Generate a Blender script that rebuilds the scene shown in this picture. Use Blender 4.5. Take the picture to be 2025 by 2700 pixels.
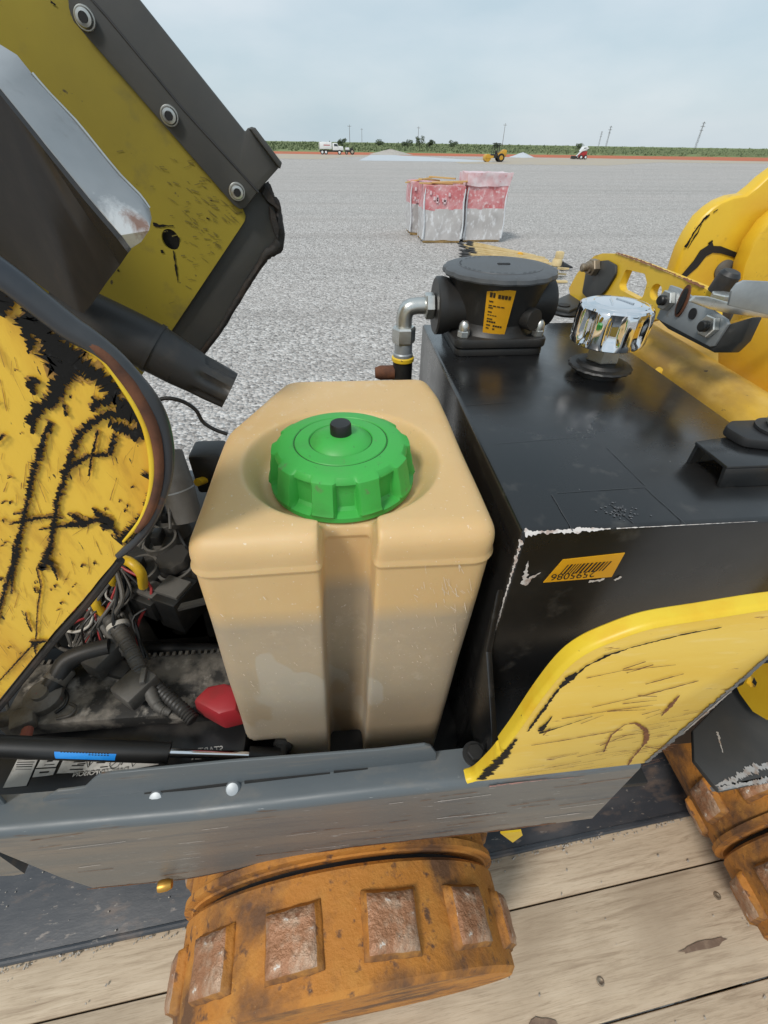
import bpy, bmesh, math, random
from mathutils import Vector, Matrix, noise as mnoise
from math import radians, pi, sin, cos

random.seed(11)
for o in list(bpy.data.objects):
    bpy.data.objects.remove(o)
S = bpy.context.scene
C = S.collection

# ------------------------------------------------------------------ camera, sky, sun, exposure
cam_data = bpy.data.cameras.new('camera')
cam = bpy.data.objects.new('camera', cam_data)
C.objects.link(cam)
cam_data.sensor_fit = 'VERTICAL'
cam_data.sensor_height = 36.0
cam_data.lens = 36.0 * 1170.0 / 2700.0
cam_data.clip_start = 0.01
cam_data.clip_end = 20000
PITCH, ROLL, YAW = 39.773, 0.9167, 5.5
cam.matrix_world = (Matrix.Translation((0, 0, 2.0)) @ Matrix.Rotation(radians(-YAW), 4, 'Z')
                    @ Matrix.Rotation(radians(90 - PITCH), 4, 'X') @ Matrix.Rotation(radians(ROLL), 4, 'Z'))
S.camera = cam

SUN_EL, SUN_AZ = 52.0, 222.0      # azimuth of the sun seen from the machine, clockwise from +Y
world = bpy.data.worlds.new('World')
S.world = world
world.use_nodes = True
wn, wl = world.node_tree.nodes, world.node_tree.links
wn.clear()
w_out = wn.new('ShaderNodeOutputWorld')
w_bg = wn.new('ShaderNodeBackground')
w_sky = wn.new('ShaderNodeTexSky')
w_sky.sky_type = 'NISHITA'
w_sky.sun_disc = False
w_sky.sun_elevation = radians(SUN_EL)
w_sky.sun_rotation = radians(SUN_AZ)
w_sky.air_density = 1.0
w_sky.dust_density = 2.5
w_co = wn.new('ShaderNodeTexCoord')
w_map = wn.new('ShaderNodeMapping')
w_map.inputs['Scale'].default_value = (1.6, 1.6, 4.5)
w_map.inputs['Location'].default_value = (0.3, 0.7, 0.2)
w_no = wn.new('ShaderNodeTexNoise')
w_no.inputs['Scale'].default_value = 1.5
w_no.inputs['Detail'].default_value = 6
w_no.inputs['Roughness'].default_value = 0.5
w_ra = wn.new('ShaderNodeValToRGB')
w_ra.color_ramp.elements[0].position = 0.36
w_ra.color_ramp.elements[0].color = (5.0, 6.35, 7.1, 1)
w_ra.color_ramp.elements[1].position = 0.70
w_ra.color_ramp.elements[1].color = (7.1, 7.85, 8.35, 1)
w_mix = wn.new('ShaderNodeMixRGB')
w_mix.inputs[0].default_value = 0.80      # overcast: most of the blue is veiled by thin cloud
wl.new(w_co.outputs['Generated'], w_map.inputs['Vector'])
wl.new(w_map.outputs[0], w_no.inputs['Vector'])
wl.new(w_no.outputs['Fac'], w_ra.inputs[0])
wl.new(w_sky.outputs[0], w_mix.inputs[1])
wl.new(w_ra.outputs[0], w_mix.inputs[2])
wl.new(w_mix.outputs[0], w_bg.inputs[0])
w_bg.inputs[1].default_value = 0.078
wl.new(w_bg.outputs[0], w_out.inputs[0])

sun_data = bpy.data.lights.new('sun', 'SUN')
sun = bpy.data.objects.new('sun', sun_data)
C.objects.link(sun)
sun_data.energy = 1.5
sun_data.angle = radians(12)
sun_data.color = (1.0, 0.955, 0.89)
az, el = radians(SUN_AZ), radians(SUN_EL)
to_sun = Vector((sin(az) * cos(el), cos(az) * cos(el), sin(el)))
sun.rotation_euler = to_sun.to_track_quat('Z', 'Y').to_euler()
sun.location = to_sun * 50

S.view_settings.view_transform = 'Standard'
S.view_settings.look = 'None'
S.view_settings.gamma = 1.0
S.view_settings.use_curve_mapping = False
S.view_settings.exposure = 0.50
S.render.engine = 'CYCLES'
S.cycles.max_bounces = 6
S.cycles.use_denoising = True

# ------------------------------------------------------------------ materials
MATS = {}


def pmat(name, col, rough=0.5, metal=0.0, var=None, var2=None, speck=None, rvar=None, bump=None, stretch=None,
         coat=0.0, spec=0.5, sss=0.0, tr=0.0, spots=()):
    """procedural paint: var=(scale, colour, lo, hi), speck the same with hard edges, bump=(scale, strength, distance)"""
    m = bpy.data.materials.new(name)
    m.use_nodes = True
    n, l = m.node_tree.nodes, m.node_tree.links
    b = n['Principled BSDF']
    co = n.new('ShaderNodeTexCoord')
    src = co.outputs['Object']
    if stretch:
        mp = n.new('ShaderNodeMapping')
        mp.inputs['Scale'].default_value = stretch
        l.new(src, mp.inputs['Vector'])
        st = mp.outputs[0]
    else:
        st = src
    col_out = None
    rgb = n.new('ShaderNodeRGB')
    rgb.outputs[0].default_value = (*col, 1)
    col_out = rgb.outputs[0]

    def noise(scale, vec, detail=6, rough_=0.6):
        t = n.new('ShaderNodeTexNoise')
        t.inputs['Scale'].default_value = scale
        t.inputs['Detail'].default_value = detail
        t.inputs['Roughness'].default_value = rough_
        l.new(vec, t.inputs['Vector'])
        return t.outputs['Fac']

    def ramp(fac, lo, hi):
        r = n.new('ShaderNodeMapRange')
        r.inputs['From Min'].default_value = lo
        r.inputs['From Max'].default_value = hi
        r.clamp = True
        l.new(fac, r.inputs['Value'])
        return r.outputs[0]

    for spec_ in ([var] if var else []) + ([var2] if var2 else []) + (list(speck) if speck else []):
        sc, c2, lo, hi = spec_[:4]
        vec = src if len(spec_) > 4 and spec_[4] == 'flat' else st
        f = ramp(noise(sc, vec), lo, hi)
        mx = n.new('ShaderNodeMixRGB')
        l.new(f, mx.inputs[0])
        l.new(col_out, mx.inputs[1])
        mx.inputs[2].default_value = (*c2, 1)
        col_out = mx.outputs[0]
    for (c0, r0, r1, c2, sc) in spots:                       # worn places with a ragged outline
        dv = n.new('ShaderNodeVectorMath')
        dv.operation = 'DISTANCE'
        l.new(src, dv.inputs[0])
        dv.inputs[1].default_value = c0
        nz = noise(sc, st, 6, 0.7)
        ad = n.new('ShaderNodeMath')
        ad.operation = 'MULTIPLY_ADD'
        l.new(nz, ad.inputs[0])
        ad.inputs[1].default_value = r0 * 1.6
        l.new(dv.outputs['Value'], ad.inputs[2])
        f = ramp(ad.outputs[0], r1 + r0 * 0.8, r0 * 0.55 + r0 * 0.8)
        mx = n.new('ShaderNodeMixRGB')
        l.new(f, mx.inputs[0])
        l.new(col_out, mx.inputs[1])
        mx.inputs[2].default_value = (*c2, 1)
        col_out = mx.outputs[0]
    l.new(col_out, b.inputs['Base Color'])
    b.inputs['Roughness'].default_value = rough
    b.inputs['Metallic'].default_value = metal
    b.inputs['Coat Weight'].default_value = coat
    b.inputs['Coat Roughness'].default_value = 0.22
    b.inputs['Specular IOR Level'].default_value = spec
    if sss:
        b.inputs['Subsurface Weight'].default_value = sss
        b.inputs['Subsurface Radius'].default_value = (0.02, 0.011, 0.005)
        b.inputs['Subsurface Scale'].default_value = 0.6
    if tr:
        b.inputs['Transmission Weight'].default_value = tr
    if rvar:
        sc, lo, hi, r0, r1 = rvar
        f = ramp(noise(sc, st), lo, hi)
        mr = n.new('ShaderNodeMapRange')
        mr.inputs['To Min'].default_value = r0
        mr.inputs['To Max'].default_value = r1
        l.new(f, mr.inputs['Value'])
        l.new(mr.outputs[0], b.inputs['Roughness'])
    if bump:
        sc, stg, dist = bump
        bp = n.new('ShaderNodeBump')
        bp.inputs['Strength'].default_value = stg
        bp.inputs['Distance'].default_value = dist
        l.new(noise(sc, st, 5, 0.65), bp.inputs['Height'])
        l.new(bp.outputs[0], b.inputs['Normal'])
    MATS[name] = m
    return m


M_YEL_OLD = pmat('scuffed yellow paint', (0.80, 0.50, 0.05), 0.42, var=(6, (0.62, 0.30, 0.02), 0.45, 0.75),
                 var2=(24, (0.50, 0.27, 0.03), 0.54, 0.76), stretch=(3.2, 1, 0.8),
                 speck=[(95, (0.012, 0.011, 0.010), 0.665, 0.685), (9, (0.30, 0.19, 0.04), 0.66, 0.8)],
                 bump=(60, 0.12, 0.002), rvar=(14, 0.35, 0.7, 0.3, 0.55))
M_YEL_FEND = pmat('worn pale yellow paint', (0.78, 0.53, 0.10), 0.45, var=(5, (0.74, 0.46, 0.05), 0.4, 0.7),
                  var2=(40, (0.80, 0.58, 0.18), 0.55, 0.75), stretch=(0.8, 1, 4.5),
                  speck=[(55, (0.22, 0.07, 0.025), 0.685, 0.72)], bump=(50, 0.1, 0.002))
M_YEL_EDGE = pmat('bright yellow edge paint', (0.74, 0.52, 0.03), 0.4, var=(30, (0.70, 0.40, 0.012), 0.45, 0.75),
                  speck=[(130, (0.03, 0.025, 0.02), 0.69, 0.71)])
M_YEL = pmat('yellow machine paint', (0.76, 0.49, 0.03), 0.36, var=(9, (0.66, 0.36, 0.018), 0.4, 0.75),
             speck=[(40, (0.34, 0.20, 0.04), 0.64, 0.8), (120, (0.04, 0.025, 0.015), 0.70, 0.72)], bump=(90, 0.06, 0.001))
M_YEL_DUST = pmat('dusty yellow beam paint', (0.70, 0.41, 0.03), 0.48, var=(7, (0.36, 0.21, 0.045), 0.42, 0.62),
                  var2=(22, (0.72, 0.48, 0.12), 0.5, 0.8), stretch=(1, .5, 1),
                  speck=[(110, (0.09, 0.05, 0.02), 0.67, 0.70)], bump=(90, 0.1, 0.001))
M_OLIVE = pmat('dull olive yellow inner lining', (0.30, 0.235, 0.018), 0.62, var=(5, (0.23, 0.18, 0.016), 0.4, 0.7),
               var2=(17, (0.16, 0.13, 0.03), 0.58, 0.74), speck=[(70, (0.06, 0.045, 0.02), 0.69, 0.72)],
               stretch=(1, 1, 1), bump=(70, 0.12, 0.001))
M_DARK = pmat('dark grey satin steel', (0.036, 0.036, 0.035), 0.5, var=(14, (0.055, 0.052, 0.048), 0.45, 0.75),
              speck=[(30, (0.075, 0.045, 0.03), 0.66, 0.76)], bump=(120, 0.08, 0.001))
M_STRIP = pmat('charcoal powder coat', (0.043, 0.044, 0.043), 0.55, var=(10, (0.058, 0.056, 0.05), 0.45, 0.7),
               speck=[(26, (0.085, 0.05, 0.032), 0.68, 0.8)], bump=(300, 0.15, 0.0006))
M_RUBBER = pmat('torn black rubber', (0.016, 0.014, 0.013), 0.7, var=(25, (0.05, 0.03, 0.02), 0.5, 0.75), bump=(60, 0.5, 0.004))
M_BLACK = pmat('black plastic', (0.012, 0.012, 0.012), 0.45, var=(20, (0.03, 0.028, 0.025), 0.5, 0.8), bump=(200, 0.08, 0.0006))
M_DUSTBLACK = pmat('dusty black rubber', (0.019, 0.019, 0.020), 0.5, var=(13, (0.075, 0.06, 0.045), 0.52, 0.78),
                   speck=[(45, (0.11, 0.075, 0.045), 0.68, 0.78)], bump=(120, 0.12, 0.001))
M_TUBE = pmat('blue black rim tube', (0.028, 0.033, 0.042), 0.33, var=(12, (0.05, 0.05, 0.05), 0.45, 0.75),
              speck=[(24, (0.15, 0.06, 0.028), 0.64, 0.74)], bump=(90, 0.1, 0.001))
M_RUSTEDGE = pmat('brown rust', (0.15, 0.055, 0.024), 0.8, var=(40, (0.06, 0.025, 0.015), 0.4, 0.7), bump=(90, 0.5, 0.002))
M_BAFFLE_T = pmat('sky-lit toned blue grey steel', (0.30, 0.315, 0.33), 0.34, var=(7, (0.37, 0.38, 0.39), 0.4, 0.7), stretch=(3, 1, 1),  # sky light on the upper face of the fold is put into this colour
                  speck=[(16, (0.20, 0.20, 0.205), 0.6, 0.8)], rvar=(20, 0.3, 0.7, 0.28, 0.5),
                  spots=[((-0.1543, 0.41, 1.9454), 0.022, 0.03, (0.74, 0.73, 0.72), 90), ((-0.1494, 0.42, 1.9533), 0.012, 0.016, (0.30, 0.16, 0.11), 120)])
M_BAFFLE_D = pmat('shade toned black brown steel', (0.028, 0.027, 0.028), 0.26, var=(8, (0.05, 0.045, 0.042), 0.45, 0.75), stretch=(3, 1, 1),  # same plate below the fold, its shade put into the colour
                  speck=[(14, (0.085, 0.055, 0.04), 0.62, 0.8)])
M_BAREMETAL = pmat('bright scraped steel', (0.50, 0.48, 0.46), 0.42, 0.5, var=(50, (0.34, 0.24, 0.18), 0.5, 0.62))
M_TANKBLACK = pmat('glossy black tank paint', (0.0065, 0.0068, 0.0075), 0.16, var=(6, (0.02, 0.0195, 0.019), 0.48, 0.75), var2=(35, (0.045, 0.042, 0.038), 0.6, 0.78),
                   speck=[(160, (0.16, 0.15, 0.14), 0.735, 0.745)], rvar=(7, 0.36, 0.66, 0.2, 0.42), bump=(9, 0.05, 0.004), spec=0.5, coat=0.45)
M_CASTBLACK = pmat('matt black cast housing', (0.02, 0.0195, 0.019), 0.46, var=(18, (0.032, 0.028, 0.024), 0.45, 0.75), bump=(350, 0.22, 0.0007))
M_LID = pmat('grey black housing lid', (0.075, 0.079, 0.084), 0.5, var=(16, (0.07, 0.07, 0.07), 0.45, 0.7), bump=(350, 0.2, 0.0006))
M_CHROME = pmat('polished chrome', (0.80, 0.81, 0.83), 0.06, 1.0)
M_ZINC = pmat('zinc plated steel', (0.60, 0.60, 0.57), 0.34, 0.9, var=(35, (0.42, 0.41, 0.38), 0.45, 0.75), rvar=(50, 0.35, 0.7, 0.25, 0.48))
M_ZINC_D = pmat('dull galvanised plate', (0.36, 0.385, 0.40), 0.48, 0.45, var=(20, (0.25, 0.265, 0.27), 0.45, 0.75),
                speck=[(50, (0.20, 0.17, 0.14), 0.66, 0.75)])
M_OLDNUT = pmat('weathered nut', (0.30, 0.245, 0.18), 0.5, 0.6, var=(60, (0.14, 0.09, 0.06), 0.5, 0.7))
M_GREEN = pmat('bright green plastic', (0.050, 0.40, 0.062), 0.46, var=(22, (0.075, 0.36, 0.075), 0.5, 0.8),
               speck=[(170, (0.06, 0.17, 0.05), 0.66, 0.72), (14, (0.06, 0.27, 0.06), 0.55, 0.75), (60, (0.11, 0.26, 0.08), 0.64, 0.72)], bump=(260, 0.1, 0.0006))
M_GREENLINE = pmat('dirty groove', (0.018, 0.085, 0.02), 0.7)
M_CHASSIS = pmat('scuffed grey frame paint', (0.098, 0.114, 0.124), 0.36, var=(4, (0.125, 0.137, 0.142), 0.42, 0.72),
                 var2=(16, (0.20, 0.18, 0.155), 0.54, 0.74), stretch=(0.5, 1, 3.5),
                 speck=[(42, (0.105, 0.07, 0.05), 0.64, 0.74), (120, (0.30, 0.31, 0.31), 0.70, 0.735)], rvar=(22, 0.3, 0.7, 0.28, 0.5),
                 bump=(40, 0.1, 0.0015))
M_FACE = pmat('rubbed grey frame side', (0.145, 0.142, 0.134), 0.42, var=(4, (0.20, 0.17, 0.142), 0.42, 0.62),
              var2=(16, (0.105, 0.112, 0.118), 0.50, 0.70), stretch=(0.5, 1, 4),
              speck=[(38, (0.10, 0.062, 0.042), 0.64, 0.72), (90, (0.36, 0.36, 0.35), 0.66, 0.70)], bump=(40, 0.1, 0.0015))
M_RUST = pmat('orange rusted drum', (0.47, 0.185, 0.028), 0.72, var=(8, (0.14, 0.065, 0.028), 0.45, 0.60),
              var2=(22, (0.52, 0.235, 0.045), 0.5, 0.75), speck=[(60, (0.13, 0.062, 0.032), 0.58, 0.68), (150, (0.55, 0.36, 0.2), 0.70, 0.72)],
              bump=(85, 0.6, 0.004))
M_LUG = pmat('polished rusty lug', (0.36, 0.17, 0.085), 0.42, 0.2, var=(48, (0.46, 0.31, 0.21), 0.46, 0.64),
             speck=[(90, (0.66, 0.60, 0.53), 0.64, 0.70), (40, (0.22, 0.09, 0.04), 0.6, 0.7)], bump=(65, 0.9, 0.006))
M_DECKSTEEL = pmat('blue black deck steel', (0.040, 0.044, 0.052), 0.36, var=(9, (0.07, 0.07, 0.075), 0.45, 0.7), stretch=(1, 2.5, 1),
                     var2=(11, (0.13, 0.10, 0.085), 0.54, 0.66), speck=[(60, (0.26, 0.23, 0.20), 0.66, 0.70), (24, (0.20, 0.17, 0.15), 0.63, 0.68)], bump=(30, 0.15, 0.002))
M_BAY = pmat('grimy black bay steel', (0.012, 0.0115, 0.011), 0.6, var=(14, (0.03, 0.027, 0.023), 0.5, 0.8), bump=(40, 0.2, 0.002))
M_ENGINE = pmat('dusty grey cast parts', (0.115, 0.108, 0.098), 0.55, var=(20, (0.07, 0.063, 0.055), 0.45, 0.7), bump=(150, 0.2, 0.001))
M_ENGINE_D = pmat('dark grimy plastic', (0.032, 0.030, 0.028), 0.5, var=(24, (0.075, 0.066, 0.055), 0.52, 0.78), bump=(150, 0.15, 0.001))
M_DIRTTOP = pmat('dust caked battery cover', (0.19, 0.17, 0.145), 0.7, var=(16, (0.022, 0.021, 0.02), 0.46, 0.57),
                 var2=(34, (0.34, 0.31, 0.27), 0.56, 0.68), bump=(60, 0.4, 0.002))
M_BATT = pmat('black battery case', (0.013, 0.013, 0.0135), 0.32, var=(16, (0.05, 0.045, 0.04), 0.54, 0.74), bump=(80, 0.1, 0.001))
M_LEAD = pmat('corroded lead clamp', (0.21, 0.19, 0.165), 0.55, 0.3, var=(40, (0.09, 0.075, 0.06), 0.45, 0.7), speck=[(60, (0.30, 0.10, 0.07), 0.66, 0.72)], bump=(70, 0.5, 0.003))
M_RED = pmat('red terminal cover', (0.36, 0.022, 0.03), 0.5, var=(30, (0.25, 0.03, 0.03), 0.45, 0.75))
M_REDWIRE = pmat('red wire', (0.36, 0.03, 0.03), 0.5)
M_WHITEWIRE = pmat('white wire', (0.5, 0.47, 0.42), 0.5)
M_YWIRE = pmat('yellow cable', (0.70, 0.44, 0.02), 0.4, var=(40, (0.45, 0.28, 0.02), 0.5, 0.8))
M_LOOM = pmat('dusty grey corrugated loom', (0.095, 0.088, 0.078), 0.6, var=(30, (0.05, 0.045, 0.04), 0.45, 0.7))
M_BLUE = pmat('blue sticker', (0.018, 0.26, 0.78), 0.35, var=(30, (0.05, 0.33, 0.80), 0.45, 0.75))
M_WHITE = pmat('white print', (0.62, 0.61, 0.58), 0.5, var=(60, (0.36, 0.34, 0.31), 0.5, 0.72))
M_INK = pmat('black ink', (0.012, 0.011, 0.011), 0.6)
M_STICKER = pmat('orange yellow sticker', (0.74, 0.37, 0.012), 0.35, var=(40, (0.66, 0.31, 0.012), 0.45, 0.75))
M_CHIP = pmat('chipped black undercoat', (0.011, 0.0105, 0.010), 0.55, var=(150, (0.03, 0.03, 0.031), 0.6, 0.7), bump=(150, 0.3, 0.001), spec=0.15)
M_CHIPBROWN = pmat('brown scratch', (0.20, 0.075, 0.025), 0.7, var=(150, (0.10, 0.04, 0.02), 0.45, 0.7))
M_CHIPWHITE = pmat('white primer chip', (0.62, 0.58, 0.55), 0.6, var=(120, (0.38, 0.29, 0.25), 0.5, 0.65))
M_PINK = pmat('pink scuff', (0.46, 0.23, 0.20), 0.6, var=(120, (0.2, 0.16, 0.15), 0.45, 0.6))
M_BRASS = pmat('brass plug', (0.55, 0.30, 0.06), 0.4, 0.8)
M_HALO = pmat('scuffed paint round a chip', (0.42, 0.22, 0.035), 0.6, var=(120, (0.24, 0.12, 0.03), 0.45, 0.65), speck=[(300, (0.03, 0.025, 0.02), 0.6, 0.66)])
M_SCUFF = pmat('whitened plastic scuff', (0.74, 0.62, 0.47), 0.7)
M_STONE = pmat('pale grit', (0.42, 0.38, 0.33), 0.9)


def wood_mat(name, c1, c2, c3, c4, sc=(1.2, 16, 16)):
    m = bpy.data.materials.new(name)
    m.use_nodes = True
    n, l = m.node_tree.nodes, m.node_tree.links
    b = n['Principled BSDF']
    co = n.new('ShaderNodeTexCoord')
    oi = n.new('ShaderNodeObjectInfo')
    ad = n.new('ShaderNodeVectorMath')
    ad.operation = 'MULTIPLY_ADD'
    l.new(oi.outputs['Random'], ad.inputs[0])
    ad.inputs[1].default_value = (7, 31, 3)
    l.new(co.outputs['Object'], ad.inputs[2])
    mp = n.new('ShaderNodeMapping')
    mp.inputs['Scale'].default_value = sc
    l.new(ad.outputs[0], mp.inputs[0])
    n1 = n.new('ShaderNodeTexNoise')
    n1.inputs['Scale'].default_value = 5
    n1.inputs['Detail'].default_value = 9
    n1.inputs['Roughness'].default_value = 0.7
    n1.inputs['Distortion'].default_value = 0.6
    l.new(mp.outputs[0], n1.inputs['Vector'])
    r = n.new('ShaderNodeValToRGB')
    e = r.color_ramp.elements
    e[0].position, e[0].color = 0.28, (*c3, 1)
    e[1].position, e[1].color = 0.75, (*c1, 1)
    k = e.new(0.48)
    k.color = (*c2, 1)
    l.new(n1.outputs['Fac'], r.inputs[0])
    mpf = n.new('ShaderNodeMapping')
    mpf.inputs['Scale'].default_value = (sc[0] * 4, sc[1] * 7, sc[2] * 7)
    l.new(ad.outputs[0], mpf.inputs[0])
    nf = n.new('ShaderNodeTexNoise')
    nf.inputs['Scale'].default_value = 5
    nf.inputs['Detail'].default_value = 5
    nf.inputs['Roughness'].default_value = 0.7
    l.new(mpf.outputs[0], nf.inputs['Vector'])
    rf = n.new('ShaderNodeMapRange')
    rf.inputs['From Min'].default_value = 0.52
    rf.inputs['From Max'].default_value = 0.66
    rf.inputs['To Max'].default_value = 0.55
    l.new(nf.outputs['Fac'], rf.inputs['Value'])
    mf = n.new('ShaderNodeMixRGB')
    l.new(rf.outputs[0], mf.inputs[0])
    l.new(r.outputs[0], mf.inputs[1])
    mf.inputs[2].default_value = (*c3, 1)
    n2 = n.new('ShaderNodeTexNoise')
    n2.inputs['Scale'].default_value = 5.5
    n2.inputs['Detail'].default_value = 5
    l.new(ad.outputs[0], n2.inputs['Vector'])
    mr = n.new('ShaderNodeMapRange')
    mr.inputs['From Min'].default_value = 0.5
    mr.inputs['From Max'].default_value = 0.8
    mr.inputs['To Max'].default_value = 0.8
    l.new(n2.outputs['Fac'], mr.inputs['Value'])
    mx = n.new('ShaderNodeMixRGB')
    l.new(mr.outputs[0], mx.inputs[0])
    l.new(mf.outputs[0], mx.inputs[1])
    mx.inputs[2].default_value = (*c4, 1)
    l.new(mx.outputs[0], b.inputs['Base Color'])
    b.inputs['Roughness'].default_value = 0.8
    b.inputs['Specular IOR Level'].default_value = 0.25
    bp = n.new('ShaderNodeBump')
    bp.inputs['Strength'].default_value = 0.35
    bp.inputs['Distance'].default_value = 0.002
    l.new(n1.outputs['Fac'], bp.inputs['Height'])
    l.new(bp.outputs[0], b.inputs['Normal'])
    return m


M_WOOD = wood_mat('weathered deck plank', (0.64, 0.525, 0.39), (0.53, 0.42, 0.30), (0.30, 0.22, 0.15), (0.37, 0.285, 0.20))
M_LUMBER = wood_mat('fresh lumber', (0.66, 0.47, 0.22), (0.58, 0.38, 0.16), (0.40, 0.25, 0.10), (0.5, 0.34, 0.15), (2, 8, 8))


def gravel_mat():
    m = bpy.data.materials.new('crushed grey gravel')
    m.use_nodes = True
    n, l = m.node_tree.nodes, m.node_tree.links
    b = n['Principled BSDF']
    co = n.new('ShaderNodeTexCoord')
    cols = []
    hs = []
    for sc, seed in ((24, 0.0), (60, 3.3)):
        mp = n.new('ShaderNodeMapping')
        mp.inputs['Location'].default_value = (seed, seed * 2, 0)
        l.new(co.outputs['Object'], mp.inputs[0])
        v = n.new('ShaderNodeTexVoronoi')
        v.inputs['Scale'].default_value = sc
        l.new(mp.outputs[0], v.inputs['Vector'])
        sep = n.new('ShaderNodeSeparateColor')
        l.new(v.outputs['Color'], sep.inputs[0])
        r = n.new('ShaderNodeValToRGB')
        e = r.color_ramp.elements
        e[0].position, e[0].color = 0.0, (0.135, 0.124, 0.117, 1)
        e[1].position, e[1].color = 1.0, (0.80, 0.775, 0.75, 1)
        k = e.new(0.3)
        k.color = (0.385, 0.36, 0.34, 1)
        k = e.new(0.75)
        k.color = (0.55, 0.525, 0.50, 1)
        l.new(sep.outputs[0], r.inputs[0])
        d = n.new('ShaderNodeMapRange')
        d.inputs['From Min'].default_value = 0.25
        d.inputs['From Max'].default_value = 0.75
        d.inputs['To Min'].default_value = 1.0
        d.inputs['To Max'].default_value = 0.35
        l.new(v.outputs['Distance'], d.inputs['Value'])
        cols.append((r.outputs[0], d.outputs[0]))
        hs.append(d.outputs[0])
    mx = n.new('ShaderNodeMixRGB')
    mx.inputs[0].default_value = 0.32
    l.new(cols[0][0], mx.inputs[1])
    l.new(cols[1][0], mx.inputs[2])
    # broad patches: dust and damp
    n2 = n.new('ShaderNodeTexNoise')
    n2.inputs['Scale'].default_value = 0.12
    n2.inputs['Detail'].default_value = 7
    n2.inputs['Roughness'].default_value = 0.65
    mp2 = n.new('ShaderNodeMapping')
    mp2.inputs['Scale'].default_value = (0.5, 1.6, 1)
    l.new(co.outputs['Object'], mp2.inputs[0])
    l.new(mp2.outputs[0], n2.inputs['Vector'])
    r2 = n.new('ShaderNodeMapRange')
    r2.inputs['From Min'].default_value = 0.45
    r2.inputs['From Max'].default_value = 0.75
    r2.inputs['To Max'].default_value = 0.55
    l.new(n2.outputs['Fac'], r2.inputs['Value'])
    mx2 = n.new('ShaderNodeMixRGB')
    l.new(r2.outputs[0], mx2.inputs[0])
    l.new(mx.outputs[0], mx2.inputs[1])
    mx2.inputs[2].default_value = (0.52, 0.48, 0.45, 1)
    # wheel tracks: long thin bands crossing the lot
    mp3 = n.new('ShaderNodeMapping')
    mp3.inputs['Rotation'].default_value = (0, 0, radians(12))
    mp3.inputs['Scale'].default_value = (0.03, 0.9, 1)
    l.new(co.outputs['Object'], mp3.inputs[0])
    n3 = n.new('ShaderNodeTexNoise')
    n3.inputs['Scale'].default_value = 0.8
    n3.inputs['Detail'].default_value = 4
    l.new(mp3.outputs[0], n3.inputs['Vector'])
    r3 = n.new('ShaderNodeMapRange')
    r3.inputs['From Min'].default_value = 0.5
    r3.inputs['From Max'].default_value = 0.7
    r3.inputs['To Max'].default_value = 0.38
    l.new(n3.outputs['Fac'], r3.inputs['Value'])
    mx3 = n.new('ShaderNodeMixRGB')
    l.new(r3.outputs[0], mx3.inputs[0])
    l.new(mx2.outputs[0], mx3.inputs[1])
    mx3.inputs[2].default_value = (0.33, 0.305, 0.285, 1)
    l.new(mx3.outputs[0], b.inputs['Base Color'])
    b.inputs['Roughness'].default_value = 0.9
    b.inputs['Specular IOR Level'].default_value = 0.2
    bp = n.new('ShaderNodeBump')
    bp.inputs['Strength'].default_value = 1.0
    bp.inputs['Distance'].default_value = 0.032
    l.new(hs[0], bp.inputs['Height'])
    l.new(bp.outputs[0], b.inputs['Normal'])
    return m


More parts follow.
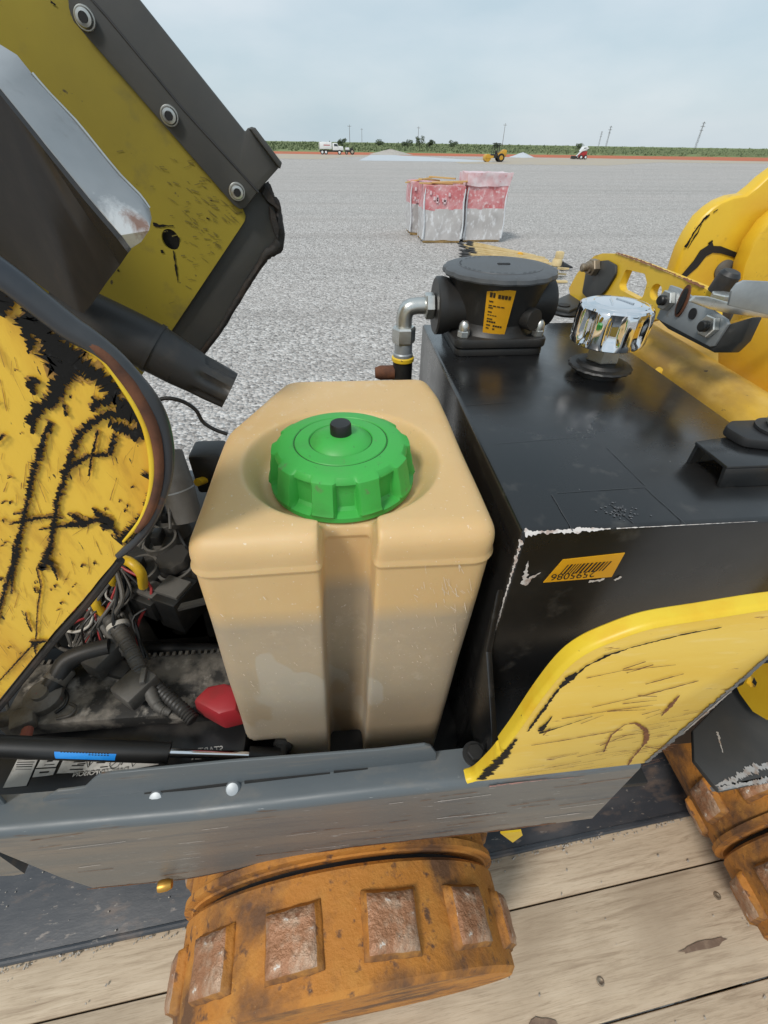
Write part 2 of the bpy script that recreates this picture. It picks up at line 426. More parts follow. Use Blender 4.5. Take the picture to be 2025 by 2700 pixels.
def tank_mat():
    """cloudy tan polyethylene; the diesel inside shows through the wall below its level"""
    m = bpy.data.materials.new('cloudy tan polyethylene')
    m.use_nodes = True
    n, l = m.node_tree.nodes, m.node_tree.links
    b = n['Principled BSDF']
    co = n.new('ShaderNodeTexCoord')
    sep = n.new('ShaderNodeSeparateXYZ')
    l.new(co.outputs['Object'], sep.inputs[0])

    def noise(sc, det=5, rough=0.6, stretch=None):
        t = n.new('ShaderNodeTexNoise')
        t.inputs['Scale'].default_value = sc
        t.inputs['Detail'].default_value = det
        t.inputs['Roughness'].default_value = rough
        if stretch:
            mp = n.new('ShaderNodeMapping')
            mp.inputs['Scale'].default_value = stretch
            l.new(co.outputs['Object'], mp.inputs[0])
            l.new(mp.outputs[0], t.inputs['Vector'])
        else:
            l.new(co.outputs['Object'], t.inputs['Vector'])
        return t.outputs['Fac']

    def rng(f, a, b_, c=0.0, d=1.0):
        r = n.new('ShaderNodeMapRange')
        r.inputs['From Min'].default_value = a
        r.inputs['From Max'].default_value = b_
        r.inputs['To Min'].default_value = c
        r.inputs['To Max'].default_value = d
        l.new(f, r.inputs['Value'])
        return r.outputs[0]

    def mix(f, a, c2):
        mx = n.new('ShaderNodeMixRGB')
        if isinstance(f, float):
            mx.inputs[0].default_value = f
        else:
            l.new(f, mx.inputs[0])
        if isinstance(a, tuple):
            mx.inputs[1].default_value = (*a, 1)
        else:
            l.new(a, mx.inputs[1])
        if isinstance(c2, tuple):
            mx.inputs[2].default_value = (*c2, 1)
        else:
            l.new(c2, mx.inputs[2])
        return mx.outputs[0]

    def mul(a, b2):
        x = n.new('ShaderNodeMath')
        x.operation = 'MULTIPLY'
        l.new(a, x.inputs[0])
        l.new(b2, x.inputs[1])
        return x.outputs[0]
    base = mix(rng(noise(7), 0.4, 0.75), (0.64, 0.425, 0.195), (0.69, 0.485, 0.245))
    level = rng(sep.outputs['Z'], 1.686, 1.66)            # fuel level in the tank
    fuel = mix(rng(noise(9), 0.38, 0.68), (0.39, 0.31, 0.215), (0.47, 0.36, 0.235))
    base = mix(level, base, fuel)
    # dried milky tide marks with hard wandering edges
    tide = mul(rng(noise(8.5, 3, 0.5, (1.0, 1.0, 0.55)), 0.535, 0.55, 0.0, 0.45), rng(sep.outputs['Z'], 1.68, 1.66))
    base = mix(tide, base, (0.50, 0.455, 0.375))
    specks = rng(noise(330, 2, 0.5), 0.70, 0.73, 0.0, 0.6)
    base = mix(specks, base, (0.78, 0.70, 0.58))
    dust = mul(rng(noise(60, 6, 0.75), 0.52, 0.68, 0.0, 0.35), rng(noise(6), 0.5, 0.65))
    base = mix(dust, base, (0.74, 0.62, 0.47))
    grime = rng(noise(120, 4, 0.7), 0.665, 0.71, 0.0, 0.35)
    base = mix(grime, base, (0.30, 0.18, 0.09))
    l.new(base, b.inputs['Base Color'])
    b.inputs['Roughness'].default_value = 0.5
    b.inputs['Subsurface Weight'].default_value = 0.35
    b.inputs['Subsurface Radius'].default_value = (0.016, 0.009, 0.004)
    b.inputs['Subsurface Scale'].default_value = 0.7
    bp = n.new('ShaderNodeBump')
    bp.inputs['Strength'].default_value = 0.13
    bp.inputs['Distance'].default_value = 0.001
    l.new(noise(240, 4, 0.6), bp.inputs['Height'])
    l.new(bp.outputs[0], b.inputs['Normal'])
    return m


# ------------------------------------------------------------------ mesh helpers
def finish(name, me, mat, parent=None, smooth=True, angle=35):
    if smooth:
        me.shade_smooth()
        me.set_sharp_from_angle(angle=radians(angle))
    o = bpy.data.objects.new(name, me)
    C.objects.link(o)
    if mat is not None and not me.materials:
        for mm in (mat if isinstance(mat, (list, tuple)) else [mat]):
            me.materials.append(mm)
    if parent is not None:
        attach(o, parent)
    return o


def wm(o):
    m = o.matrix_basis.copy()
    if o.parent:
        m = wm(o.parent) @ o.matrix_parent_inverse @ m
    return m


def attach(o, parent):
    o.parent = parent
    o.matrix_parent_inverse = wm(parent).inverted()
    return o


def from_bm(name, bm, mat, parent=None, smooth=True, angle=35):
    bmesh.ops.recalc_face_normals(bm, faces=bm.faces)
    me = bpy.data.meshes.new(name)
    bm.to_mesh(me)
    bm.free()
    return finish(name, me, mat, parent, smooth, angle)


def V(p):
    return Vector(p)


def bevel_sharp(bm, w, seg=2, ang=28):
    es = [e for e in bm.edges if len(e.link_faces) == 2 and e.calc_face_angle(0) > radians(ang)]
    if es and w > 0:
        bmesh.ops.bevel(bm, geom=es, offset=w, segments=seg, profile=0.5, affect='EDGES', clamp_overlap=True)


def add_box(bm, c, s, rot=None):
    m = Matrix.Translation(V(c)) @ (rot.to_4x4() if rot is not None else Matrix()) @ Matrix.Diagonal((*s, 1))
    return bmesh.ops.create_cube(bm, size=1.0, matrix=m)['verts']


def box(name, c, s, mat, parent=None, bevel=0.002, rot=None, seg=2):
    bm = bmesh.new()
    add_box(bm, c, s, rot)
    bevel_sharp(bm, bevel, seg)
    return from_bm(name, bm, mat, parent)


def rz(a):
    return Matrix.Rotation(radians(a), 3, 'Z')


def round_poly(pts, r, n=5, only=None):
    pts = [V(p) for p in pts]
    out = []
    k = len(pts)
    for i, p in enumerate(pts):
        rr = r[i] if isinstance(r, (list, tuple)) else r
        if rr <= 0 or (only is not None and i not in only):
            out.append(p)
            continue
        a, b = (pts[i - 1] - p), (pts[(i + 1) % k] - p)
        la, lb = a.length, b.length
        a.normalize()
        b.normalize()
        ang = a.angle(b)
        d = min(rr / max(math.tan(ang / 2), 1e-3), la * 0.48, lb * 0.48)
        p0, p2 = p + a * d, p + b * d
        for j in range(n + 1):
            t = j / n
            out.append(p0 * (1 - t) ** 2 + p * 2 * t * (1 - t) + p2 * t ** 2)
    return out


def add_plate(bm, pts, vec, holes=()):
    vec = V(vec)
    if not holes:
        vs = [bm.verts.new(V(p)) for p in pts]
        f = [bm.faces.new(vs)]
    else:
        edges = []
        for loop in [pts] + list(holes):
            vs = [bm.verts.new(V(p)) for p in loop]
            edges += [bm.edges.new((vs[i], vs[(i + 1) % len(vs)])) for i in range(len(vs))]
        r = bmesh.ops.triangle_fill(bm, use_beauty=True, use_dissolve=False, edges=edges)
        f = [g for g in r['geom'] if isinstance(g, bmesh.types.BMFace)]
    ex = bmesh.ops.extrude_face_region(bm, geom=f, use_keep_orig=True)
    bmesh.ops.translate(bm, vec=vec, verts=[g for g in ex['geom'] if isinstance(g, bmesh.types.BMVert)])


def plate(name, pts, vec, mat, parent=None, holes=(), bevel=0.0, seg=2):
    bm = bmesh.new()
    add_plate(bm, pts, vec, holes)
    bmesh.ops.recalc_face_normals(bm, faces=bm.faces)
    if bevel:
        bevel_sharp(bm, bevel, seg, 40)
    return from_bm(name, bm, mat, parent, True, 30)


def catmull(pts, k=6):
    pts = [V(p) for p in pts]
    if len(pts) < 3 or k <= 1:
        return pts
    out = []
    for i in range(len(pts) - 1):
        p0 = pts[i - 1] if i else pts[0] * 2 - pts[1]
        p1, p2 = pts[i], pts[i + 1]
        p3 = pts[i + 2] if i + 2 < len(pts) else p2 * 2 - p1
        for j in range(k):
            t = j / k
            out.append(0.5 * ((2 * p1) + (p2 - p0) * t + (2 * p0 - 5 * p1 + 4 * p2 - p3) * t * t + (3 * p1 - p0 - 3 * p2 + p3) * t ** 3))
    out.append(pts[-1])
    return out


def interp(vals, k):
    out = []
    for i in range(len(vals) - 1):
        out += [vals[i] + (vals[i + 1] - vals[i]) * j / k for j in range(k)]
    return out + [vals[-1]]


def add_tube(bm, pts, r, n=12, k=6, rfun=None):
    rs = r if isinstance(r, (list, tuple)) else [r] * len(pts)
    if len(pts) >= 3 and k > 1:
        rs = interp(list(rs), k)
        pts = catmull(pts, k)
    pts = [V(p) for p in pts]
    up = None
    rings = []
    for i, p in enumerate(pts):
        t = (pts[min(i + 1, len(pts) - 1)] - pts[max(i - 1, 0)])
        t.normalize()
        if up is None:
            up = t.orthogonal().normalized()
        up = (up - t * up.dot(t)).normalized()
        side = t.cross(up)
        ring = []
        for j in range(n):
            a = 2 * pi * j / n
            rr = rs[i] * (rfun(a, i / max(1, len(pts) - 1)) if rfun else 1)
            ring.append(bm.verts.new(p + (up * cos(a) + side * sin(a)) * rr))
        rings.append(ring)
    for a, b in zip(rings, rings[1:]):
        for j in range(n):
            bm.faces.new((a[j], a[(j + 1) % n], b[(j + 1) % n], b[j]))
    bm.faces.new(rings[0][::-1])
    bm.faces.new(rings[-1])


def tube(name, pts, r, mat, parent=None, n=12, k=6, rfun=None):
    bm = bmesh.new()
    add_tube(bm, pts, r, n, k, rfun)
    return from_bm(name, bm, mat, parent, True, 50)


def add_lathe(bm, prof, org, axis=(0, 0, 1), n=32, fn=None, xdir=None):
    """prof: list of (radius, height); fn(theta, i, r) -> radius"""
    ax = V(axis).normalized()
    u = (V(xdir) if xdir else (Vector((1, 0, 0)) if abs(ax.x) < 0.9 else Vector((0, 1, 0))))
    u = (u - ax * u.dot(ax)).normalized()
    w = ax.cross(u)
    org = V(org)
    rings = []
    for i, (r, h) in enumerate(prof):
        if r < 1e-6:
            rings.append([bm.verts.new(org + ax * h)])
            continue
        ring = []
        for j in range(n):
            a = 2 * pi * j / n
            rr = fn(a, i, r) if fn else r
            ring.append(bm.verts.new(org + ax * h + (u * cos(a) + w * sin(a)) * rr))
        rings.append(ring)
    for a, b in zip(rings, rings[1:]):
        if len(a) == 1 and len(b) == 1:
            continue
        if len(a) == 1:
            for j in range(n):
                bm.faces.new((a[0], b[j], b[(j + 1) % n]))
        elif len(b) == 1:
            for j in range(n):
                bm.faces.new((a[j], a[(j + 1) % n], b[0]))
        else:
            for j in range(n):
                bm.faces.new((a[j], a[(j + 1) % n], b[(j + 1) % n], b[j]))
    if len(rings[0]) > 1:
        bm.faces.new(rings[0][::-1])
    if len(rings[-1]) > 1:
        bm.faces.new(rings[-1])


def lathe(name, prof, org, mat, parent=None, axis=(0, 0, 1), n=32, fn=None, angle=35, xdir=None):
    bm = bmesh.new()
    add_lathe(bm, prof, org, axis, n, fn, xdir)
    return from_bm(name, bm, mat, parent, True, angle)


def hexnut(name, org, axis, r, h, mat, parent=None, n=6):
    bm = bmesh.new()
    add_lathe(bm, [(r * 0.9, 0), (r, h * 0.12), (r, h * 0.88), (r * 0.9, h)], org, axis, n)
    return from_bm(name, bm, mat, parent, True, 20)


def scratches(name, strokes, normal, mat, parent, lift=0.0006, step=0.002, rag=0.5):
    """paint chips: ragged flat marks; stroke = (points, widths); each mark lies just proud of the paint"""
    bm = bmesh.new()
    nrm = V(normal).normalized()
    for si, (pts, ws) in enumerate(strokes):
        pts = [V(p) for p in pts]
        if not isinstance(ws, (list, tuple)):
            ws = [ws] * len(pts)
        cen, wid = [], []
        for i in range(len(pts) - 1):
            L = (pts[i + 1] - pts[i]).length
            k = max(2, int(L / step))
            for j in range(k):
                t = j / k
                cen.append(pts[i].lerp(pts[i + 1], t))
                wid.append(ws[i] + (ws[i + 1] - ws[i]) * t)
        cen.append(pts[-1])
        wid.append(ws[-1])
        prev = None
        seed = random.uniform(0, 900)
        for i, c in enumerate(cen):
            t = (cen[min(i + 1, len(cen) - 1)] - cen[max(0, i - 1)])
            if t.length < 1e-7:
                continue
            s = nrm.cross(t.normalized())
            u0 = i * 0.42 + seed
            a = wid[i] * max(0.04, 0.5 + rag * (0.62 * mnoise.noise((u0, 1.7, seed)) + 0.45 * mnoise.noise((u0 * 2.7, 5.1, seed))))
            b = wid[i] * max(0.04, 0.5 + rag * (0.62 * mnoise.noise((u0, 9.3, seed)) + 0.45 * mnoise.noise((u0 * 2.7, 13.9, seed))))
            q = c + nrm * (lift + (si % 40) * 0.000025)
            cur = (bm.verts.new(q + s * a), bm.verts.new(q - s * b))
            if prev:
                bm.faces.new((prev[0], prev[1], cur[1], cur[0]))
            prev = cur
    o = from_bm(name, bm, mat, parent, False)
    o['kind'] = 'stuff'
    return o


def add_blob(bm, c, u, w, r, n=11, j=0.35):
    """ragged flat chip of radius r in the plane (u, w)"""
    vs = []
    for i in range(n):
        a = 2 * pi * i / n
        rr = r * random.uniform(1 - j, 1 + j)
        vs.append(bm.verts.new(V(c) + V(u) * cos(a) * rr + V(w) * sin(a) * rr))
    bm.faces.new(vs)


def text(name, body, org, xdir, ydir, size, mat, parent=None, align='LEFT', shear=0.0, thick=0.0):
    cu = bpy.data.curves.new(name, 'FONT')
    cu.body = body
    cu.size = size
    cu.align_x = align
    cu.shear = shear
    cu.offset = thick
    t = bpy.data.objects.new(name + '_tmp', cu)
    C.objects.link(t)
    bpy.context.view_layer.update()
    me = bpy.data.meshes.new_from_object(t.evaluated_get(bpy.context.evaluated_depsgraph_get()))
    bpy.data.objects.remove(t)
    xd, yd = V(xdir).normalized(), V(ydir).normalized()
    zd = xd.cross(yd)
    M = Matrix((xd, yd, zd)).transposed().to_4x4()
    M.translation = V(org)
    me.transform(M)
    me.name = name
    return finish(name, me, mat, parent, False)


def thing(name, label, cat, loc=(0, 0, 0), rot=0, group=None):
    o = bpy.data.objects.new(name, None)
    C.objects.link(o)
    o.empty_display_size = 0.2
    o.location = loc
    o.rotation_euler = (0, 0, radians(rot))
    return tag(o, label, cat, group)


def tag(o, label, cat=None, group=None, kind=None):
    if label:
        o['label'] = label
    if cat:
        o['category'] = cat
    if group:
        o['group'] = group
    if kind:
        o['kind'] = kind
    return o


def lab(o, label):
    o['label'] = label
    return o

# ------------------------------------------------------------------ the setting
GZ = -0.2


def sheet(name, pts, z, mat):
    bm = bmesh.new()
    bm.faces.new([bm.verts.new((x, y, z)) for x, y in pts])
    o = from_bm(name, bm, mat, None, False)
    o['kind'] = 'structure'
    return o


M_GRAVEL = gravel_mat()
M_FIELD = pmat('far grass field', (0.20, 0.25, 0.105), 0.9, var=(0.05, (0.16, 0.205, 0.09), 0.4, 0.65), var2=(0.02, (0.26, 0.27, 0.145), 0.5, 0.7), spec=0.1)
M_DIRT = pmat('red clay', (0.52, 0.15, 0.085), 0.95, var=(0.2, (0.36, 0.17, 0.10), 0.4, 0.7), spec=0.1)
M_SAND = pmat('pale sandy gravel', (0.45, 0.39, 0.30), 0.95, var=(0.4, (0.40, 0.37, 0.34), 0.4, 0.7), spec=0.1)
M_CONC = pmat('pale new concrete', (0.52, 0.55, 0.58), 0.7, var=(0.6, (0.47, 0.50, 0.53), 0.4, 0.7), spec=0.3)
M_PILE = pmat('heaped limestone', (0.46, 0.43, 0.39), 0.95, var=(2, (0.36, 0.33, 0.30), 0.4, 0.7), bump=(4, 0.6, 0.1), spec=0.1)

sheet('field', [(-9000, -9000), (9000, -9000), (9000, 9000), (-9000, 9000)], GZ - 0.012, M_FIELD)
sheet('dirt_verge', [(-900, 110), (-60, 126), (-14, 127), (20, 129), (60, 127), (96, 120), (180, 118), (900, 130), (900, 240), (60, 165), (-14, 160), (-900, 160)], GZ - 0.004, M_DIRT)
sheet('gravel_lot', [(-900, -300), (900, -300), (900, 196), (160, 149), (60, 143), (-14, 140), (-60, 137), (-900, 127)], GZ - 0.008, M_GRAVEL)
sheet('sand_track', [(-30, 94), (-2, 92), (2, 110), (8, 118), (12, 129), (-20, 129), (-40, 122)], GZ, M_SAND)
sheet('sand_patch', [(18, 80), (40, 80), (60, 100), (120, 104), (95, 120), (66, 126), (40, 122), (20, 100)], GZ, M_SAND)
sheet('concrete_slab', [(3.6, 88), (21, 89), (27, 93), (13.5, 133), (8.2, 131)], GZ + 0.004, M_CONC)


def heap(name, c, rx, ry, h, mat, label, cat):
    bm = bmesh.new()
    n, k = 28, 9
    rings = []
    for i in range(k):
        t = i / (k - 1)
        rings.append([bm.verts.new((c[0] + cos(2 * pi * j / n) * rx * t * random.uniform(0.93, 1.07),
                                    c[1] + sin(2 * pi * j / n) * ry * t * random.uniform(0.93, 1.07),
                                    GZ + 0.004 + h * (1 - t) ** 0.9 * random.uniform(0.85, 1.1) * (t < 1))) for j in range(n)])
    for a, b in zip(rings, rings[1:]):
        for j in range(n):
            bm.faces.new((a[j], a[(j + 1) % n], b[(j + 1) % n], b[j]))
    bmesh.ops.remove_doubles(bm, verts=bm.verts, dist=0.001)
    o = from_bm(name, bm, mat)
    return tag(o, label, cat)


heap('gravel_pile', (13.2, 136, 0), 5.2, 4, 1.0, M_PILE, 'low wide heap of pale stone behind the concrete slab', 'gravel pile')
heap('rubble_pile', (42.0, 125, 0), 2.9, 2, 0.9, M_CONC, 'small white rubble heap between the yellow roller and the skid steer', 'rubble pile')

# low scrub over the field and single trees that stand out of it
M_LEAF = pmat('scrub leaves', (0.15, 0.185, 0.095), 0.9, var=(0.3, (0.20, 0.225, 0.125), 0.4, 0.65), var2=(0.06, (0.115, 0.15, 0.085), 0.5, 0.7), spec=0.1)
M_LEAF_D = pmat('dark tree leaves', (0.085, 0.11, 0.068), 0.9, var=(0.5, (0.12, 0.145, 0.085), 0.4, 0.65), spec=0.1)
M_BARK = pmat('grey bark', (0.10, 0.085, 0.07), 0.9)


def add_leaves(bm, c, r, n, s):
    for _ in range(n):
        while True:
            d = Vector((random.uniform(-1, 1), random.uniform(-1, 1), random.uniform(-1, 1)))
            if d.length < 1:
                break
        p = V(c) + Vector((d.x * r[0], d.y * r[1], d.z * r[2]))
        a = Vector((random.gauss(0, 1), random.gauss(0, 1), random.gauss(0, 1))).normalized()
        b = a.orthogonal().normalized()
        q = random.uniform(0.6, 1.3) * s
        bm.faces.new([bm.verts.new(p + a * q), bm.verts.new(p + b * q * 0.7), bm.verts.new(p - a * q), bm.verts.new(p - b * q * 0.7)])


bm = bmesh.new()
for i in range(2600):
    y = random.choice((random.uniform(170, 260), random.uniform(200, 420), random.uniform(330, 700)))
    x = random.uniform(-0.55, 1.25) * y
    w = random.uniform(1.2, 4.5) * (y / 260) ** 0.5
    h = random.uniform(0.3, 0.95) * (0.8 if y < 260 else 1.45)
    add_leaves(bm, (x, y, GZ + h * 0.8), (w, 1.5, h), 16, 0.42 * (y / 220) ** 0.6)
scrub = from_bm('scrub', bm, M_LEAF, None, False)
tag(scrub, 'low green scrub covering the field beyond the red dirt', 'scrub', kind='stuff')


def tree(px, y, h, w, label):
    """px = lateral offset in metres at distance y"""
    t = thing('tree', label, 'tree', (px, y, GZ - 0.012), group='far trees on the horizon')
    b = bmesh.new()
    add_tube(b, [(px, y, GZ - 0.02), (px + 0.1, y, GZ + h * 0.3), (px - 0.1, y, GZ + h * 0.7)], [0.16, 0.12, 0.05], 6, 2)
    for k in range(4):
        a = random.uniform(0, 6.28)
        add_tube(b, [(px, y, GZ + h * 0.3), (px + cos(a) * w * 0.5, y + sin(a) * w * 0.3, GZ + h * random.uniform(0.55, 0.85))], [0.06, 0.02], 5, 1)
    from_bm('trunk', b, M_BARK, t)
    b = bmesh.new()
    for k in range(7):
        add_leaves(b, (px + random.uniform(-w, w) * 0.6, y + random.uniform(-w, w) * 0.4, GZ + h * random.uniform(0.45, 0.9)),
                   (w * 0.45, w * 0.4, h * 0.2), 70, 0.22)
    from_bm('crown', b, M_LEAF_D, t, False)


for px, y, h, w, s in ((34.5, 232, 4.4, 2.2, 'tallest dark round tree on the horizon above the gravel pile'),
                       (30.0, 236, 3.4, 2.6, 'dark tree just left of the tallest horizon tree'),
                       (40.0, 240, 3.3, 2.4, 'dark tree just right of the tallest horizon tree'),
                       (3.0, 228, 3.2, 1.9, 'small dark tree on the horizon above the white truck cab'),
                       (19.0, 246, 3.1, 3.0, 'low spreading tree between the truck and the tallest tree'),
                       (110.0, 250, 2.9, 3.0, 'lone dark bush beside the pair of power pylons'),
                       (72.0, 250, 3.1, 2.4, 'bushy tree on the horizon right of the yellow roller'),
                       (55.0, 262, 3.2, 2.6, 'bushy tree on the horizon left of the yellow roller')):
    tree(px, y, h, w, s)


# power lines
M_POLE = pmat('weathered timber pole', (0.17, 0.13, 0.115), 0.9)
M_STEEL = pmat('galvanised lattice', (0.20, 0.185, 0.185), 0.6, 0.3)


def pylon(x, y, h, label):
    t = thing('power_pylon', label, 'pylon', (x, y, GZ - 0.012), group='power pylons on the horizon')
    b = bmesh.new()
    for sx, sy in ((-1, -1), (1, -1), (1, 1), (-1, 1)):
        add_tube(b, [(x + sx * h * 0.035, y + sy * h * 0.035, GZ), (x + sx * h * 0.012, y + sy * h * 0.012, GZ + h)], h * 0.0042, 5, 1)
    for k in range(12):
        z0, z1 = GZ + h * k / 12, GZ + h * (k + 1) / 12
        w0, w1 = h * (0.035 - 0.023 * k / 12), h * (0.035 - 0.023 * (k + 1) / 12)
        s = 1 if k % 2 else -1
        for yy in (-1, 1):
            add_tube(b, [(x - s * w0, y + yy * w0, z0), (x + s * w1, y + yy * w1, z1)], h * 0.0028, 4, 1)
    from_bm('lattice_mast', b, M_STEEL, t)
    for k, z in enumerate((0.72, 0.85, 0.96)):
        b = bmesh.new()
        L = h * (0.10 if k == 1 else 0.075)
        add_box(b, (x, y, GZ + h * z), (2 * L, h * 0.008, h * 0.012))
        for s in (-1, 1):
            add_box(b, (x + s * L * 0.92, y, GZ + h * z - h * 0.018), (h * 0.004, h * 0.004, h * 0.03))
        from_bm('cross_arm', b, M_STEEL, t)


for base, top, s in (((189.6246, 400, 1.1646), (189.1599, 400, 10.0996), 'shortest pylon, left one of the close pair'), ((192.8708, 395, 1.2407), (192.7005, 395, 12.8886), 'taller pylon, right one of the close pair'),
                     ((276.7521, 420, 1.1259), (276.5546, 420, 16.946), 'lone pylon standing apart at the right')):
    pylon(base[0], base[1], top[2] - GZ, s)
for i, (x, y, h, s) in enumerate(((8, 300, 9, 'thin utility pole above the white truck'), (48, 330, 9.5, 'thin utility pole above the gravel pile'),
                                  (92, 310, 11, 'thin utility pole directly above the yellow roller'), (20, 420, 10, 'faint utility pole between truck and gravel pile'))):
    b = bmesh.new()
    add_tube(b, [(x, y, GZ - 0.012), (x, y, GZ + h)], [0.14, 0.09], 6, 1)
    add_box(b, (x, y, GZ + h * 0.93), (1.8, 0.1, 0.12))
    for q in (-0.8, 0, 0.8):
        add_box(b, (x + q, y, GZ + h * 0.95), (0.07, 0.07, 0.2))
    tag(from_bm('utility_pole', b, M_POLE), s, 'utility pole', 'utility poles along the horizon')

# ------------------------------------------------------------------ vehicles far out on the lot
M_VWHITE = pmat('white vehicle paint', (0.78, 0.79, 0.80), 0.4, var=(2, (0.70, 0.70, 0.69), 0.45, 0.7))
M_VGLASS = pmat('dark vehicle glass', (0.04, 0.055, 0.065), 0.1)
M_TYRE = pmat('black tyre', (0.018, 0.018, 0.018), 0.85)
M_VDARK = pmat('dark running gear', (0.03, 0.028, 0.028), 0.7)
M_VRED = pmat('red vehicle paint', (0.42, 0.03, 0.03), 0.45)
M_VYEL = pmat('golden loader paint', (0.60, 0.33, 0.03), 0.5, var=(3, (0.45, 0.25, 0.04), 0.45, 0.7))


def wheel(parent, c, r, w, rim_mat, ax=(0, 1, 0)):
    t = lathe('wheel', [(r * 0.55, -w / 2), (r * 0.92, -w / 2), (r, -w * 0.35), (r, w * 0.35), (r * 0.92, w / 2), (r * 0.55, w / 2)], c, M_TYRE, parent, ax, 20)
    lathe('rim', [(r * 0.56, -w * 0.52), (r * 0.2, -w * 0.56), (r * 0.2, w * 0.56), (r * 0.56, w * 0.52)], c, rim_mat, t, ax, 14)


# tank truck: 63 px long in the photograph, side on, cab to the right
tx, ty = -3.7, 128.3
t = thing('tank_truck', 'white box tank truck with white cab parked side on', 'truck', (tx, ty, GZ))
bm = bmesh.new()
add_box(bm, (tx + 1.75, ty, GZ + 1.55), (2.7, 1.5, 1.25))
bevel_sharp(bm, 0.12, 2)
body = from_bm('tank_body', bm, M_VWHITE, t)
plate('name_stripe', [(tx + 1.3, ty - 0.752, GZ + 1.55), (tx + 2.7, ty - 0.752, GZ + 1.55), (tx + 2.7, ty - 0.752, GZ + 1.69), (tx + 1.3, ty - 0.752, GZ + 1.69)], (0, -0.012, 0), M_VRED, body)
box('chassis_rail', (tx + 2.9, ty, GZ + 0.62), (5.2, 0.9, 0.3), M_VDARK, t, 0.02)
plate('cab', [(tx + 3.25, ty - 0.7, GZ + 0.75), (tx + 3.25, ty - 0.7, GZ + 2.0), (tx + 4.3, ty - 0.7, GZ + 1.98), (tx + 4.55, ty - 0.7, GZ + 1.5),
              (tx + 5.55, ty - 0.7, GZ + 1.42), (tx + 5.65, ty - 0.7, GZ + 0.75)], (0, 1.4, 0), M_VWHITE, t, bevel=0.05)
plate('window', [(tx + 3.6, ty - 0.71, GZ + 1.45), (tx + 3.6, ty - 0.71, GZ + 1.85), (tx + 4.2, ty - 0.71, GZ + 1.85), (tx + 4.35, ty - 0.71, GZ + 1.45)], (0, -0.012, 0), M_VGLASS, t)
box('mirror', (tx + 4.35, ty - 0.82, GZ + 1.6), (0.08, 0.12, 0.3), M_VDARK, t, 0.01)
box('ladder_rail', (tx + 0.28, ty - 0.5, GZ + 1.35), (0.06, 0.06, 1.4), M_VWHITE, t, 0.01)
for wx in (0.95, 1.75, 4.75):
    wheel(t, (tx + wx, ty - 0.62, GZ + 0.42), 0.42, 0.3, M_VWHITE)
    wheel(t, (tx + wx, ty + 0.62, GZ + 0.42), 0.42, 0.3, M_VWHITE)
# small dark utility tractor in front of the truck
ux, uy = 2.3, 130.0
t = thing('utility_tractor', 'small dark tractor with white hood at the nose of the truck', 'tractor', (ux, uy, GZ))
box('chassis', (ux + 1.1, uy, GZ + 0.62), (2.1, 0.7, 0.32), M_VDARK, t, 0.03)
box('hood', (ux + 0.55, uy, GZ + 1.0), (0.9, 0.62, 0.48), M_VWHITE, t, 0.1)
box('seat', (ux + 1.35, uy, GZ + 0.98), (0.4, 0.5, 0.4), M_VDARK, t, 0.06)
tube('roll_bar', [(ux + 1.75, uy - 0.4, GZ + 0.7), (ux + 1.75, uy - 0.4, GZ + 1.5), (ux + 1.75, uy + 0.4, GZ + 1.5), (ux + 1.75, uy + 0.4, GZ + 0.7)], 0.05, M_VDARK, t, 6, 1)
for wx, r in ((0.35, 0.32), (1.65, 0.5)):
    wheel(t, (ux + wx, uy - 0.45, GZ + r), r, 0.25, M_SAND)
    wheel(t, (ux + wx, uy + 0.45, GZ + r), r, 0.25, M_SAND)

# yellow soil compactor seen from the side, drum to the left
lx, ly = 26.0, 90.6
t = thing('soil_compactor', 'golden yellow compactor with open post cab and front drum', 'compactor', (lx, ly, GZ))
lathe('front_drum', [(0.42, -0.7), (0.5, -0.68), (0.5, 0.68), (0.42, 0.7)], (lx - 1.5, ly - 0.4, GZ + 0.5), M_VYEL, t, (0, 1, 0), 24)
plate('drum_yoke', [(lx - 1.9, ly - 1.15, GZ + 0.45), (lx - 1.7, ly - 1.15, GZ + 0.85), (lx - 0.6, ly - 1.15, GZ + 0.8), (lx - 0.6, ly - 1.15, GZ + 0.5)], (0, 0.12, 0), M_VYEL, t)
plate('engine_hood', [(lx + 0.3, ly - 0.6, GZ + 0.55), (lx + 0.2, ly - 0.6, GZ + 1.05), (lx + 1.2, ly - 0.6, GZ + 1.6), (lx + 1.65, ly - 0.6, GZ + 1.5), (lx + 1.6, ly - 0.6, GZ + 0.7)], (0, 1.2, 0), M_VYEL, t, bevel=0.06)
box('operator_platform', (lx - 0.25, ly, GZ + 0.75), (0.9, 1.2, 0.5), M_VDARK, t, 0.03)
for s in (-0.55, 0.55):
    tube('cab_post', [(lx - 0.6, ly + s, GZ + 0.8), (lx - 0.5, ly + s, GZ + 2.0)], 0.05, M_VDARK, t, 6, 1)
    tube('cab_post', [(lx + 0.35, ly + s, GZ + 0.8), (lx + 0.3, ly + s, GZ + 2.3)], 0.05, M_VDARK, t, 6, 1)
box('canopy', (lx - 0.05, ly, GZ + 2.33), (1.1, 1.2, 0.07), M_VDARK, t, 0.02)
box('seat', (lx + 0.05, ly, GZ + 1.2), (0.35, 0.45, 0.5), M_VDARK, t, 0.04)
wheel(t, (lx + 0.75, ly - 0.7, GZ + 0.55), 0.55, 0.4, M_VYEL)
wheel(t, (lx + 0.75, ly + 0.7, GZ + 0.55), 0.55, 0.4, M_VYEL)

